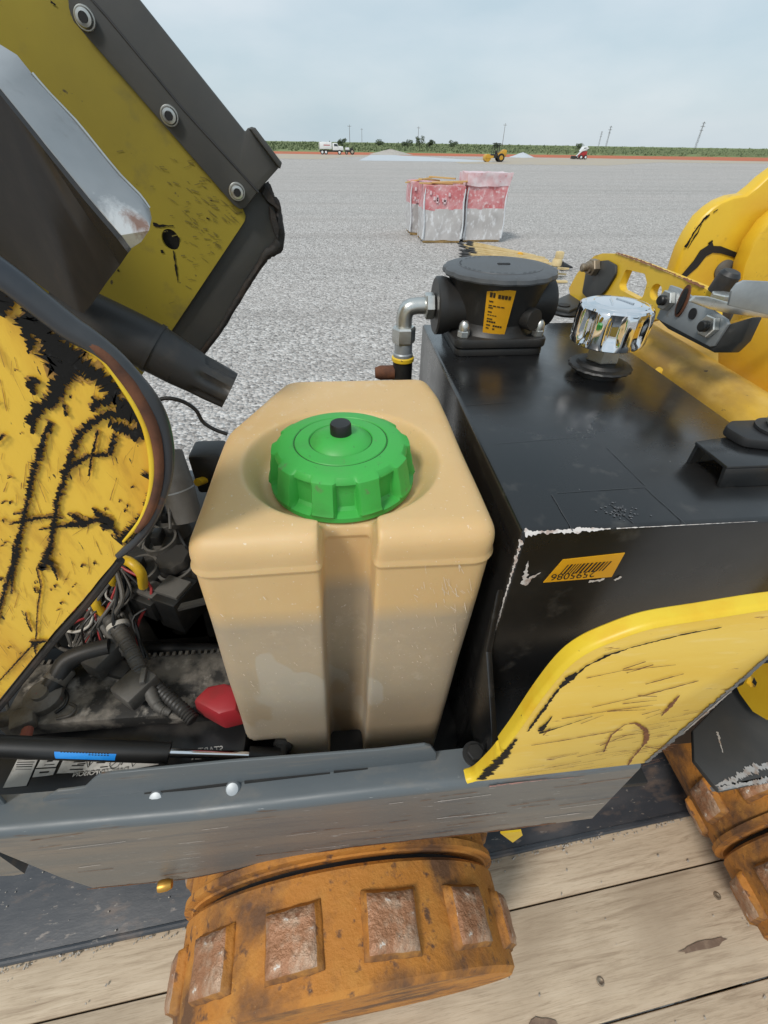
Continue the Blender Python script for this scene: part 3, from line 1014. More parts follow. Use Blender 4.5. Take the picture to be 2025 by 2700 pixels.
# red and white skid steer seen from behind
sx, sy = 51.3, 115.5
t = thing('skid_steer', 'red and white skid steer loader facing away on the gravel', 'skid steer', (sx, sy, GZ))
plate('body', [(sx - 0.2, sy - 0.6, GZ + 0.3), (sx - 0.1, sy - 0.6, GZ + 1.3), (sx + 1.1, sy - 0.6, GZ + 1.35), (sx + 1.15, sy - 0.6, GZ + 0.3)], (0, 1.3, 0), M_VRED, t, bevel=0.05)
plate('cab', [(sx - 0.3, sy - 0.55, GZ + 1.3), (sx + 0.2, sy - 0.55, GZ + 2.1), (sx + 1.0, sy - 0.55, GZ + 2.15), (sx + 1.05, sy - 0.55, GZ + 1.4)], (0, 1.2, 0), M_VWHITE, t, bevel=0.05)
plate('window', [(sx + 0.1, sy - 0.56, GZ + 1.45), (sx + 0.3, sy - 0.56, GZ + 1.9), (sx + 0.8, sy - 0.56, GZ + 1.9), (sx + 0.85, sy - 0.56, GZ + 1.5)], (0, -0.012, 0), M_VGLASS, t)
plate('lift_arm', [(sx - 1.3, sy - 0.75, GZ + 0.3), (sx - 1.2, sy - 0.75, GZ + 0.6), (sx - 0.2, sy - 0.75, GZ + 1.6), (sx + 1.2, sy - 0.75, GZ + 1.95), (sx + 1.2, sy - 0.75, GZ + 1.75), (sx - 0.1, sy - 0.75, GZ + 1.3)], (0, 0.14, 0), M_VWHITE, t)
box('bucket', (sx - 1.4, sy, GZ + 0.3), (0.5, 1.7, 0.5), M_VDARK, t, 0.04)
for wx in (-0.1, 0.85):
    wheel(t, (sx + wx, sy - 0.75, GZ + 0.36), 0.36, 0.28, M_VWHITE)
    wheel(t, (sx + wx, sy + 0.75, GZ + 0.36), 0.36, 0.28, M_VWHITE)

# ------------------------------------------------------------------ shrink-wrapped pallets
M_PWRAP = pmat('clear wrap over grey bags', (0.54, 0.52, 0.51), 0.28, var=(3, (0.44, 0.42, 0.41), 0.4, 0.65), var2=(9, (0.74, 0.74, 0.75), 0.52, 0.66),
               stretch=(1, 1, 0.6), bump=(5, 0.5, 0.02))
M_PRED = pmat('red printed wrap', (0.58, 0.17, 0.18), 0.35, var=(4, (0.66, 0.34, 0.35), 0.40, 0.62), var2=(12, (0.76, 0.60, 0.60), 0.54, 0.68), bump=(6, 0.4, 0.02))
M_PPINK = pmat('pale pink wrap hood', (0.72, 0.48, 0.50), 0.35, var=(4, (0.78, 0.66, 0.68), 0.42, 0.62), speck=[(7, (0.60, 0.20, 0.22), 0.62, 0.7)], bump=(6, 0.6, 0.03))
M_FILM = pmat('loose clear film', (0.70, 0.72, 0.74), 0.25, var=(6, (0.55, 0.56, 0.58), 0.4, 0.7), bump=(9, 0.6, 0.02))


def wrapped_block(name, x0, x1, y0, y1, z0, z1, mat, parent, taper=0.0, seed=0, amp=0.025):
    bm = bmesh.new()
    add_box(bm, ((x0 + x1) / 2, (y0 + y1) / 2, (z0 + z1) / 2), (x1 - x0, y1 - y0, z1 - z0))
    bmesh.ops.subdivide_edges(bm, edges=bm.edges, cuts=9, use_grid_fill=True)
    cx, cy = (x0 + x1) / 2, (y0 + y1) / 2
    for v in bm.verts:
        q = mnoise.noise_vector(v.co * 3.1 + Vector((seed, 0, 0))) * amp
        v.co += q
        k = 1 + taper * (v.co.z - z0) / (z1 - z0)
        v.co.x = cx + (v.co.x - cx) * k
        v.co.y = cy + (v.co.y - cy) * k
    return from_bm(name, bm, mat, parent, True, 50)


def pallet_stack(x0, x1, y0, y1, h, red_from, label, hood=False, seed=0, taper=0.05):
    t = thing('pallet_stack', label, 'pallet', ((x0 + x1) / 2, (y0 + y1) / 2, GZ), group='wrapped pallets on the gravel')
    for k in range(5):
        box('deck_board', (x0 + (k + 0.5) * (x1 - x0) / 5, (y0 + y1) / 2, GZ + 0.115), ((x1 - x0) / 5 * 0.8, y1 - y0, 0.022), M_LUMBER, t, 0.003)
    for yy in (y0 + 0.05, (y0 + y1) / 2, y1 - 0.05):
        box('stringer', ((x0 + x1) / 2, yy, GZ + 0.052), (x1 - x0, 0.05, 0.10), M_LUMBER, t, 0.003)
    zr = GZ + h * red_from
    wrapped_block('wrapped_bags', x0 - 0.012, x1 + 0.012, y0 - 0.012, y1 + 0.012, GZ + 0.06, zr, M_PWRAP, t, taper * 0.6, seed)
    wrapped_block('red_print_band', x0 - 0.02, x1 + 0.02, y0 - 0.02, y1 + 0.02, zr - 0.02, GZ + h, M_PRED, t, taper * 0.4, seed + 3)
    if hood:
        wrapped_block('film_hood', x0 - 0.07, x1 + 0.08, y0 - 0.07, y1 + 0.06, GZ + h - 0.04, GZ + h + 0.24, M_PPINK, t, 0.03, seed + 5, 0.05)
    else:
        # white printed blocks on the red band
        for k in range(9):
            xx = x0 + 0.08 + random.random() * (x1 - x0 - 0.2)
            zz = zr + (h + GZ - zr) * random.uniform(0.12, 0.85)
            plate('print_mark', [(xx - 0.03, y0 - 0.055, zz - 0.05), (xx + 0.03, y0 - 0.055, zz - 0.05), (xx + 0.025, y0 - 0.055, zz + 0.03), (xx - 0.03, y0 - 0.055, zz + 0.04)], (0, 0.02, 0), M_PPINK, t)
    # draped folds of loose film at the corners
    for xx in (x0 - 0.02, x1 + 0.02):
        tube('film_fold', [(xx, y0 - 0.03, GZ + 0.1), (xx + 0.02, y0 - 0.05, GZ + h * 0.35), (xx - 0.015, y0 - 0.04, GZ + h * 0.7), (xx + 0.01, y0 - 0.03, GZ + h * 0.95)], [0.035, 0.02, 0.024, 0.012], M_FILM, t, 7, 4)
    return t


pallet_stack(2.40, 3.46, 14.6, 15.6, 1.33, 0.60, 'front pallet of grey bags with red print band and loose boards on top', seed=1)
pallet_stack(3.62, 4.68, 14.75, 15.7, 1.36, 0.60, 'right pallet, wrapped with a pale pink film hood on top', True, seed=8, taper=0.10)
pallet_stack(2.22, 3.1, 16.0, 17.0, 1.33, 0.60, 'rear left pallet half hidden behind the front one', seed=15)
random.seed(5)
for k, (x, y, z, L, a, tlt, s) in enumerate(((2.75, 15.05, 1.15, 0.95, 8, 1, 'flat board lying lowest on the front pallet'),
                                     (3.15, 14.85, 1.2, 1.1, -6, -2, 'long board overhanging the right edge of the front pallet'),
                                     (3.3, 15.2, 1.16, 0.9, 3, 0, 'board at the back right of the front pallet'),
                                     (2.6, 15.3, 1.22, 0.8, 40, 4, 'board lying askew on the front pallet, far corner'),
                                     (2.95, 15.25, 1.27, 0.75, -25, 2, 'topmost short board of the pile on the front pallet'),
                                     (2.45, 16.15, 1.17, 0.9, -35, -10, 'board sticking out to the left over the rear pallet'))):
    R = Matrix.Rotation(radians(a), 3, 'Z') @ Matrix.Rotation(radians(tlt), 3, 'Y')
    o = box('loose_board', (x, y, z), (L, 0.12, 0.035), M_LUMBER, None, 0.004, R)
    tag(o, s, 'board', 'loose boards on the pallets')

# bundle of survey stakes with black tips
M_STAKE = pmat('pale stake wood', (0.66, 0.52, 0.28), 0.7, var=(8, (0.55, 0.40, 0.18), 0.4, 0.7))
M_TIP = pmat('black stake tip', (0.025, 0.027, 0.028), 0.6)
proto = None
for k in range(44):
    bm = bmesh.new()
    f = (k % 11) / 10
    p = Vector((3.3928, 13.5718, -0.15)).lerp(Vector((2.9896, 11.2698, -0.15)), f) + Vector((random.uniform(-0.08, 0.25), random.uniform(-0.05, 0.05), 0))
    x0, y0 = p.x, p.y
    z0 = GZ + 0.03 + (k // 11) * 0.045
    q = Vector((4.7206, 11.8386, -0.15)).lerp(Vector((4.8817, 10.3772, -0.15)), f)
    L = (q - p).length * random.uniform(0.85, 1.05)
    a = math.atan2(q.y - p.y, q.x - p.x) + radians(random.uniform(-3, 3))
    if proto is None:
        add_box(bm, (0.5, 0, 0), (1.0, 0.035, 0.03))
        o = from_bm('survey_stake', bm, M_STAKE, None, False)
        b2 = bmesh.new()
        add_lathe(b2, [(0.022, 0), (0.026, 0.03), (0.02, 0.10), (0.004, 0.13)], (0.03, 0, 0), (-1, 0, 0), 6)
        tip = from_bm('tip', b2, M_TIP, o)
        proto = (o, tip)
    else:
        o = proto[0].copy()
        C.objects.link(o)
        tip = proto[1].copy()
        C.objects.link(tip)
        tip.parent = o
    o.location = (x0, y0, z0)
    o.rotation_euler = (0, radians(random.uniform(-1, 1)), a)
    o.scale = (L, 1, 1)
    tag(o, 'pale wooden stake with black tip in the loose pile before the pallets', 'stake', 'survey stakes piled on the gravel')
# odds and ends at the right end of the pile
sx0, sy0, _ = (4.4503, 10.0656, -0.2)
t = thing('pipe_stub', 'short grey pipe stub with cream capped top beside the stakes', 'pipe stub', (sx0, sy0, GZ))
lathe('stub', [(0.08, 0), (0.08, 0.26), (0.065, 0.26)], (sx0, sy0, GZ), M_ZINC_D, t, n=16)
lathe('cap', [(0.08, 0.26), (0.10, 0.28), (0.10, 0.36), (0.08, 0.40)], (sx0 + 0.05, sy0, GZ), M_STAKE, t, n=14)
box('handle_block', (sx0 + 0.07, sy0, GZ + 0.46), (0.15, 0.12, 0.14), M_STAKE, t, 0.02)
cx0, cy0, _ = (5.0441, 11, -0.2)
o = lathe('marker_cone', [(0.09, 0), (0.08, 0.02), (0.015, 0.28), (0.0, 0.28)], (cx0, cy0, GZ + 0.09), M_TIP, None, (1, 0.05, -0.15), 14)
tag(o, 'black cone lying on its side beside the pipe stub', 'cone')
px0, py0, _ = (4.491, 9.8317, -0.2)
o = box('short_plank', (px0, py0, GZ + 0.02), (0.42, 0.09, 0.035), M_STAKE, None, 0.004, rz(-4))
tag(o, 'short pale plank flat on the gravel behind the filter', 'plank')
kx0, ky0, _ = (4.367, 11.94, -0.2)
o = box('paint_can', (kx0, ky0, GZ + 0.12), (0.13, 0.13, 0.17), M_STICKER, None, 0.04)
tag(o, 'small yellow can standing among the stakes', 'can')

# ------------------------------------------------------------------ trailer
TO, TA = Vector((-0.344, 0.094, 0.83)), 4.93
tr_m = Matrix.Translation(TO) @ Matrix.Rotation(radians(TA), 4, 'Z')
trailer = thing('trailer', 'flat equipment trailer with weathered plank deck under the machine', 'trailer', (TO.x, TO.y, GZ))


def tplace(o):
    o.matrix_basis = tr_m
    return attach(o, trailer)


pw = 0.168
for k in range(-5, 7):
    splits = [-2.6, random.choice((-1.9, 2.9)), 3.2] if k % 3 == 0 else [-2.6, 3.2]
    for a, b in zip(splits, splits[1:]):
        bm = bmesh.new()
        dz = random.uniform(-0.0015, 0.0015)
        add_box(bm, ((a + b) / 2, (k + 0.5) * pw, -0.0225 + dz), (b - a - 0.003, pw - 0.0028, 0.045))
        bevel_sharp(bm, 0.002, 2)
        tplace(from_bm('plank', bm, M_WOOD))
# screw heads and nail holes in the planks
for u, v in ((0.03, 0.05), (-0.6, -0.06), (0.62, 0.09), (1.05, -0.05), (0.75, -0.12), (1.1, 0.06)):
    tplace(lathe('screw_head', [(0.007, -0.002), (0.007, 0.0012), (0.0045, 0.0018), (0.002, 0.0005)], (u, v, 0.0), M_OLDNUT, None, n=12))
bm = bmesh.new()
for (u, v, ru, rv) in ((0.62, -0.155, 0.03, 0.014), (0.97, -0.11, 0.05, 0.006), (-0.27, -0.13, 0.03, 0.01), (0.15, -0.25, 0.03, 0.012)):
    vs = []
    for i in range(18):
        a = 2 * pi * i / 18
        q = random.uniform(0.8, 1.15)
        vs.append(bm.verts.new((u + cos(a) * ru * q, v + sin(a) * rv * q, 0.0026)))
    bm.faces.new(vs)
o = tplace(from_bm('oil_stain', bm, pmat('oil soaked wood', (0.17, 0.11, 0.075), 0.6, var=(60, (0.27, 0.19, 0.13), 0.45, 0.7)), None, False))
o['kind'] = 'stuff'
# dark steel centre plate the machine was driven over
bm = bmesh.new()
add_box(bm, (0.3, 0.088 + 0.45, 0.002), (5.8, 0.9, 0.008))
bevel_sharp(bm, 0.002, 2)
tplace(lab(from_bm('steel_deck_plate', bm, M_DECKSTEEL), 'scratched blue black steel plate beside the planks'))
bm = bmesh.new()
add_tube(bm, [(-2.6, 0.089, 0.004), (3.2, 0.089, 0.004)], 0.006, 10, 1)
tplace(from_bm('edge_bead', bm, M_DECKSTEEL))
# grit caught along the plate edge and on the deck
random.seed(3)
bm = bmesh.new()
for k in range(520):
    u = random.uniform(-0.5, 1.3)
    v = 0.082 - abs(random.gauss(0, 0.004)) if k < 330 else random.uniform(-0.4, 0.3)
    z = 0.004 if v < 0.085 else 0.008
    s = random.uniform(0.0008, 0.0028)
    add_box(bm, (u, v, z), (s * random.uniform(0.8, 2), s, s), Matrix.Rotation(random.uniform(0, 3), 3, 'Z') @ Matrix.Rotation(random.uniform(0, 3), 3, 'X'))
o = tplace(from_bm('grit', bm, M_STONE, None, False))
o['kind'] = 'stuff'
for v in (-0.75, 0.95):
    bm = bmesh.new()
    add_box(bm, (0.3, v, -0.12), (5.8, 0.09, 0.15))
    tplace(from_bm('frame_rail', bm, M_VDARK))
for u in (-2.0, -1.0, 0, 1.0, 2.0, 3.0):
    bm = bmesh.new()
    add_box(bm, (u, 0.1, -0.085), (0.06, 1.6, 0.08))
    tplace(from_bm('cross_member', bm, M_VDARK))
for u in (-0.5, 0.45):
    bm = bmesh.new()
    add_tube(bm, [(u, -0.75, -0.63), (u, 0.95, -0.63)], 0.05, 10, 1)
    for v in (-0.6, 0.8):
        add_box(bm, (u, v, -0.4), (0.08, 0.06, 0.45))
    tplace(from_bm('axle', bm, M_VDARK))
    for v in (-0.48, 0.68):
        bm = bmesh.new()
        add_lathe(bm, [(0.2, -0.1), (0.37, -0.1), (0.4, -0.06), (0.4, 0.06), (0.37, 0.1), (0.2, 0.1), (0.1, 0.06), (0.1, -0.06)], (u, v, -0.63), (0, 1, 0), 28)
        tplace(from_bm('wheel', bm, M_TYRE))

# ------------------------------------------------------------------ the trench roller
random.seed(21)
roller = thing('trench_roller', 'yellow and grey trench roller with open hood and rusty padfoot drums', 'trench roller', (0.3, 0.45, 0.83))

# -- chassis: bent steel side with rounded upper edge
zb = [(-0.3794, 0.16, 1.5485), (-0.3876, 0.16, 1.4535), (-0.3949, 0.16, 1.3971), (-0.397, 0.16, 1.3445), (-0.389, 0.16, 1.2872), (-0.3613, 0.16, 1.255), (-0.2333, 0.16, 1.2534), (-0.0313, 0.16, 1.3219), (0.1609, 0.16, 1.3296), (0.2863, 0.16, 1.3443)]
xs_b = [(-0.80, 1.47)] + [(p[0], p[2]) for p in zb]
xs_b.sort()


def low(x):
    for (a, za), (b, zb_) in zip(xs_b, xs_b[1:]):
        if a <= x <= b:
            return za + (zb_ - za) * (x - a) / (b - a)
    return xs_b[0][1] if x < xs_b[0][0] else xs_b[-1][1]


X_END = 0.287
crease = [(-0.4513, 0.16, 1.4849), (-0.357, 0.16, 1.4713), (-0.1768, 0.16, 1.4702), (0.0153, 0.16, 1.4846), (0.1092, 0.16, 1.4897), (0.2922, 0.16, 1.5032)]


def crease_z(x):
    pts = [(p[0], p[2]) for p in crease]
    if x <= pts[0][0]:
        return pts[0][1]
    for (a, za), (b, zb_) in zip(pts, pts[1:]):
        if a <= x <= b:
            return za + (zb_ - za) * (x - a) / (b - a)
    return pts[-1][1]


bm = bmesh.new()
xs = [-0.80 + (X_END + 0.80) * i / 80 for i in range(81)]
cols = []
for x in xs:
    zc = crease_z(x)
    zl = min(low(x), zc - 0.02)
    r = 0.010
    prof = [(0.160, zl + (zc - zl) * t) for t in (0, 0.03, 0.25, 0.5, 0.75, 1.0)]
    prof += [(0.160 + r * (1 - cos(a)), zc + r * sin(a)) for a in [pi / 2 * k / 6 for k in range(1, 7)]]
    prof += [(0.18, zc + r), (0.196, zc + r), (0.196, zc + 0.002), (0.185, zc), (0.172, zc - 0.01), (0.172, zl)]
    cols.append([bm.verts.new((x, y, z)) for y, z in prof])
for a, b in zip(cols, cols[1:]):
    for j in range(len(a)):
        f = bm.faces.new((a[j], a[(j + 1) % len(a)], b[(j + 1) % len(b)], b[j]))
        f.material_index = 1 if j < 5 else 0
bm.faces.new(cols[0][::-1])
bm.faces.new(cols[-1])
frame = from_bm('chassis_frame', bm, [M_CHASSIS, M_FACE], roller, True, 40)
lab(frame, 'scuffed grey steel side frame with rounded upper edge')
# upstanding lip plate with slots in front of the battery and tank
lip_pts = [(-0.4385, 0.187, 1.5341), (-0.3644, 0.187, 1.5253), (-0.3584, 0.187, 1.4974), (-0.3617, 0.187, 1.481), (-0.36, 0.187, 1.4682), (-0.3512, 0.187, 1.4634), (-0.3364, 0.187, 1.4719), (-0.3168, 0.187, 1.4908), (-0.3022, 0.187, 1.5028), (-0.288, 0.187, 1.5033), (-0.2753, 0.187, 1.5053), (-0.2601, 0.187, 1.5233), (-0.2496, 0.187, 1.5331), (-0.224, 0.187, 1.5338), (-0.1292, 0.187, 1.5368), (0.0171, 0.187, 1.5343), (0.0627, 0.187, 1.5377), (0.0692, 0.187, 1.5329), (0.0761, 0.187, 1.516), (0.0812, 0.187, 1.4586), (-0.0027, 0.187, 1.4563), (-0.1353, 0.187, 1.4484), (-0.2378, 0.187, 1.4378), (-0.2966, 0.187, 1.4285), (-0.396, 0.187, 1.4236), (-0.5067, 0.187, 1.4298)]
plate('lip_plate', lip_pts, (0, 0.003, 0), M_CHASSIS, frame, bevel=0.0008)
for sl in ([(-0.2833, 0.187, 1.4597), (-0.2635, 0.187, 1.4613), (-0.2658, 0.187, 1.455), (-0.2857, 0.187, 1.4534)], [(-0.2458, 0.187, 1.479), (-0.1407, 0.187, 1.487), (-0.1424, 0.187, 1.479), (-0.2486, 0.187, 1.4709)], [(-0.1229, 0.187, 1.489), (-0.0346, 0.187, 1.4912), (-0.035, 0.187, 1.4851), (-0.1242, 0.187, 1.482)], [(-0.0305, 0.187, 1.4943), (0.0173, 0.187, 1.4937), (0.0173, 0.187, 1.4877), (-0.0308, 0.187, 1.4883)]):
    plate('slot', sl, (0, -0.0015, 0), M_BAY, frame)
for px in ((-0.2137, 0.182, 1.4777), (-0.1349, 0.182, 1.4847)):
    lathe('bolt', [(0.0075, -0.003), (0.0075, 0.0005), (0.006, 0.0028), (0.003, 0.0034), (0, 0.0034)], px, M_ZINC_D, frame, (0, -0.55, 0.8), 20)
scratches('rust_streak', [([(-0.2493, 0.187, 1.4689), (-0.198, 0.187, 1.4734), (-0.1419, 0.187, 1.481)], [0.005, 0.0035, 0.002]), ([(-0.0628, 0.187, 1.4853), (-0.0229, 0.187, 1.4865)], 0.002)], (0, -1, 0), M_CHIPBROWN, frame, 0.0009, 0.0015, 0.9)
# scratches in the frame paint
st = []
for k in range(46):
    x = random.uniform(-0.36, 0.25)
    z = random.uniform(low(x) + 0.02, crease_z(x) - 0.01)
    L = random.uniform(0.01, 0.07)
    st.append(([(x, 0.16, z), (x + L, 0.16, z + L * random.uniform(0.02, 0.16))], random.uniform(0.0004, 0.0011)))
scratches('dark_scratch', st[:30], (0, -1, 0), M_CHIPBROWN, frame, 0.0005, 0.003, 0.9)
scratches('pale_scratch', st[30:], (0, -1, 0), M_CHIPWHITE, frame, 0.0005, 0.003, 0.9)
scratches('pink_scuff', [([(0.1286, 0.16, 1.4933), (0.1717, 0.16, 1.4975)], [0.004, 0.003]), ([(0.1717, 0.16, 1.4975), (0.2288, 0.16, 1.4964)], [0.002, 0.0008])], (0, -1, 0), M_PINK, frame, 0.0006, 0.002, 0.8)
scratches('rust_edge', [([(x, 0.16, low(x) + 0.003) for x in [-0.36 + 0.02 * i for i in range(31)]], 0.003)], (0, -1, 0), M_CHIPBROWN, frame, 0.0004, 0.003, 0.9)
# far sill, floor pan and bulkheads of the engine bay
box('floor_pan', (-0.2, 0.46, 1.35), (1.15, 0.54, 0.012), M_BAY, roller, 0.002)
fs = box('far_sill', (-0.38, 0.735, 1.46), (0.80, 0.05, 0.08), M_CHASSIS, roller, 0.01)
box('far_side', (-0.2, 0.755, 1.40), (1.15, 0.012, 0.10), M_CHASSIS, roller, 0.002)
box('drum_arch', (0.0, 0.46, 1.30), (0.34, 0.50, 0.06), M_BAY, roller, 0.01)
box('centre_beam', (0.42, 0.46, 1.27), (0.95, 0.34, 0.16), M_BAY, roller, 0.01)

# -- drums with square lugs
LUG = None


def drum(cx, y0, label, phase, inner_end=0.270):
    global LUG
    d = thing('drum', label, None, (cx, y0, 1.08))
    attach(d, roller)
    R = 0.232
    for name, a, b in (('outer_ring', 0.034, 0.146), ('inner_ring', 0.154, inner_end)):
        lathe(name, [(R - 0.03, a), (R - 0.006, a), (R, a + 0.006), (R, b - 0.004), (R - 0.004, b), (R - 0.03, b)], (cx, y0, 1.08), M_RUST, d, (0, 1, 0), 96, angle=30)
    lathe('hub', [(0.0, 0.05), (0.19, 0.05), (R - 0.02, 0.04), (R - 0.02, 0.5), (0.0, 0.5)], (cx, y0, 1.08), M_BAY, d, (0, 1, 0), 48)
    # weld bead round the gap
    lathe('rim_bead', [(R - 0.004, 0.156), (R + 0.006, 0.158), (R + 0.006, 0.166), (R - 0.004, 0.168)], (cx, y0, 1.08), M_RUST, d, (0, 1, 0), 96)
    lathe('gap_band', [(R - 0.022, 0.144), (R - 0.022, 0.156)], (cx, y0, 1.08), M_RUBBER, d, (0, 1, 0), 64)
    if LUG is None:
        LUG = []
        for var in range(4):                      # four differently worn lugs, shared by all
            bm = bmesh.new()
            add_box(bm, (0, 0, 0.0), (0.067, 0.061, 0.024))
            bmesh.ops.subdivide_edges(bm, edges=bm.edges, cuts=7, use_grid_fill=True)
            for v in bm.verts:
                if v.co.z > 0:
                    k = v.co.z / 0.012
                    v.co.x *= 1 - 0.13 * k
                    v.co.y *= 1 - 0.13 * k
                    edge = max(abs(v.co.x) / 0.029, abs(v.co.y) / 0.0265)
                    v.co.z -= 0.0035 * max(0, edge - 0.72) / 0.28 * k
                v.co += mnoise.noise_vector(v.co * 70 + Vector((var * 9, 0, 0))) * 0.0013
            bmesh.ops.recalc_face_normals(bm, faces=bm.faces)
            me = bpy.data.meshes.new('lug')
            bm.to_mesh(me)
            bm.free()
            me.materials.append(M_RUST)
            me.materials.append(M_LUG)
            for p in me.polygons:
                p.material_index = 1 if p.normal.z > 0.72 and p.center.z > 0.008 else 0
            me.shade_smooth()
            LUG.append(me)
    for row, yy in ((0, 0.086), (1, 0.218)):
        for k in range(13):
            a = radians(phase + 360 / 13 * (k + 0.5 * row))
            o = bpy.data.objects.new('lug', LUG[(k * 3 + row) % 4])
            C.objects.link(o)
            o.matrix_basis = Matrix.Translation((cx + sin(a) * R, y0 + yy, 1.08 + cos(a) * R)) @ Matrix.Rotation(a, 4, 'Y') @ Matrix.Rotation(radians(random.uniform(-2, 2)), 4, 'Z')
            attach(o, d)
    return d


d1_ = drum(-0.028, 0.0, 'orange rusty padfoot drum nearest the fuel tank', -13.5)
drum(0.870, 0.02, 'rusty padfoot drum at the right under a dark scraper', 4, 0.50)

# brass plug and yellow tab below the frame
d1_.rotation_euler = (0, 0, radians(3.2))        # the drum frame is steered a little
lathe('brass_plug', [(0.006, 0), (0.0068, 0.003), (0.0068, 0.010), (0.005, 0.016), (0, 0.016)], (-0.262, 0.15, 1.2795), M_BRASS, roller, (1, 0.1, 0), 14)
plate('yellow_tab', [(0.2162, 0.2, 1.1473), (0.2505, 0.2, 1.1482), (0.2578, 0.2, 1.1236), (0.2487, 0.2, 1.0859)], (0, 0.003, 0), M_YEL_EDGE, roller)

# -- fuel tank: rotational-moulded, chamfered rear corner, strap groove, dished filler
def make_fuel_tank():
    tz, bz = 1.768, 1.335
    bm = bmesh.new()
    outline = [(-0.130, 0.248), (0.120, 0.248), (0.116, 0.500), (0.108, 0.553), (-0.076, 0.553), (-0.128, 0.425)]
    add_plate(bm, [(x, y, bz) for x, y in outline], (0, 0, tz - bz))
    bmesh.ops.recalc_face_normals(bm, faces=bm.faces)
    bevel_sharp(bm, 0.018, 4, 20)
    me = bpy.data.meshes.new('fuel_tank')
    bm.to_mesh(me)
    bm.free()
    tank = bpy.data.objects.new('fuel_tank', me)
    C.objects.link(tank)
    cuts = []
    bm = bmesh.new()
    add_lathe(bm, [(0.076, 0), (0.080, 0.004), (0.093, 0.0225), (0.101, 0.034), (0.101, 0.06)], (-0.006, 0.363, 1.744), (0, 0, 1), 72)
    me2 = bpy.data.meshes.new('c1')
    bmesh.ops.recalc_face_normals(bm, faces=bm.faces)
    bm.to_mesh(me2)
    bm.free()
    cuts.append(bpy.data.objects.new('c1', me2))
    bm = bmesh.new()
    # strap groove down the front and the shelf running from the dish to it
    add_plate(bm, [(-0.026, 0.20, 1.30), (0.020, 0.20, 1.30), (0.018, 0.289, 1.30), (-0.024, 0.289, 1.30)], (0, 0, 0.60))
    me3 = bpy.data.meshes.new('c2')
    bmesh.ops.recalc_face_normals(bm, faces=bm.faces)
    bm.to_mesh(me3)
    bm.free()
    cuts.append(bpy.data.objects.new('c2', me3))
    bm = bmesh.new()
    add_box(bm, (-0.003, 0.31, 1.797), (0.046, 0.14, 0.1))
    me4 = bpy.data.meshes.new('c3')
    bm.to_mesh(me4)
    bm.free()
    cuts.append(bpy.data.objects.new('c3', me4))
    bm = bmesh.new()
    # underside step at the lower left
    add_box(bm, (-0.12, 0.40, 1.34), (0.082, 0.5, 0.19))
    me5 = bpy.data.meshes.new('c4')
    bm.to_mesh(me5)
    bm.free()
    cuts.append(bpy.data.objects.new('c4', me5))
    for c in cuts:
        C.objects.link(c)
        md = tank.modifiers.new('cut', 'BOOLEAN')
        md.operation = 'DIFFERENCE'
        md.solver = 'EXACT'
        md.object = c
    rm = tank.modifiers.new('remesh', 'REMESH')
    rm.mode = 'VOXEL'
    rm.voxel_size = 0.0026
    sm = tank.modifiers.new('smooth', 'SMOOTH')
    sm.factor = 0.5
    sm.iterations = 9
    bpy.context.view_layer.update()
    dg = bpy.context.evaluated_depsgraph_get()
    res = bpy.data.meshes.new_from_object(tank.evaluated_get(dg))
    for c in cuts:
        m_ = c.data
        bpy.data.objects.remove(c)
        bpy.data.meshes.remove(m_)
    bpy.data.objects.remove(tank)
    # lean, slight belly and the moulding seam
    nrm = [v.normal.copy() for v in res.vertices]
    new = []
    for v, n in zip(res.vertices, nrm):
        c = v.co.copy()
        t = (1.735 - c.z) / 0.003
        if abs(t) < 1 and abs(n.z) < 0.5:
            c += n * 0.0018 * (1 - t * t)
        elif t >= 1 and abs(n.z) < 0.5:
            c -= n * 0.0008
        c.x -= 0.045 * (1.768 - c.z)
        c += mnoise.noise_vector(c * 9) * 0.0012
        new += [c.x, c.y, c.z]
    res.vertices.foreach_set('co', new)
    res.update()
    res.name = 'fuel_tank'
    res.materials.clear()
    o = finish('fuel_tank', res, tank_mat(), roller, True, 70)
    return lab(o, 'cloudy tan plastic fuel tank about two thirds full')


tank = make_fuel_tank()
# green filler cap with lugs
CX, CY = -0.0065, 0.358
CZ = 1.746


def lug_fn(n_lug, amp, w=0.26):
    def f(a):
        t = (a * n_lug / (2 * pi) + 0.42) % 1.0
        d = abs(t - 0.5)
        e = max(0.0, min(1.0, (w - d) / 0.07 + 0.5))
        return amp * e * e * (3 - 2 * e)
    return f


lf = lug_fn(10, 0.0095)
cap_prof = [(r * 1.065, h * 1.04) for r, h in [(0.058, 0.0), (0.0635, 0.0005), (0.0645, 0.002), (0.0645, 0.006), (0.0575, 0.0085), (0.0552, 0.0115), (0.0548, 0.024), (0.0552, 0.031), (0.0575, 0.0345), (0.057, 0.037),
            (0.0545, 0.040), (0.0505, 0.0412), (0.0412, 0.0420), (0.0400, 0.0408), (0.0390, 0.0421), (0.0278, 0.0427), (0.0268, 0.0412), (0.0258, 0.0428), (0.018, 0.0468), (0.009, 0.0490), (0.0, 0.0495)]]


def cap_fn(a, i, r):
    if 4 <= i <= 7:
        taper = {4: 0.95, 5: 1.0, 6: 0.85, 7: 0.6}[i]
        return r + lf(a) * taper
    if i in (8, 9):
        return r + lf(a) * 0.32
    return r


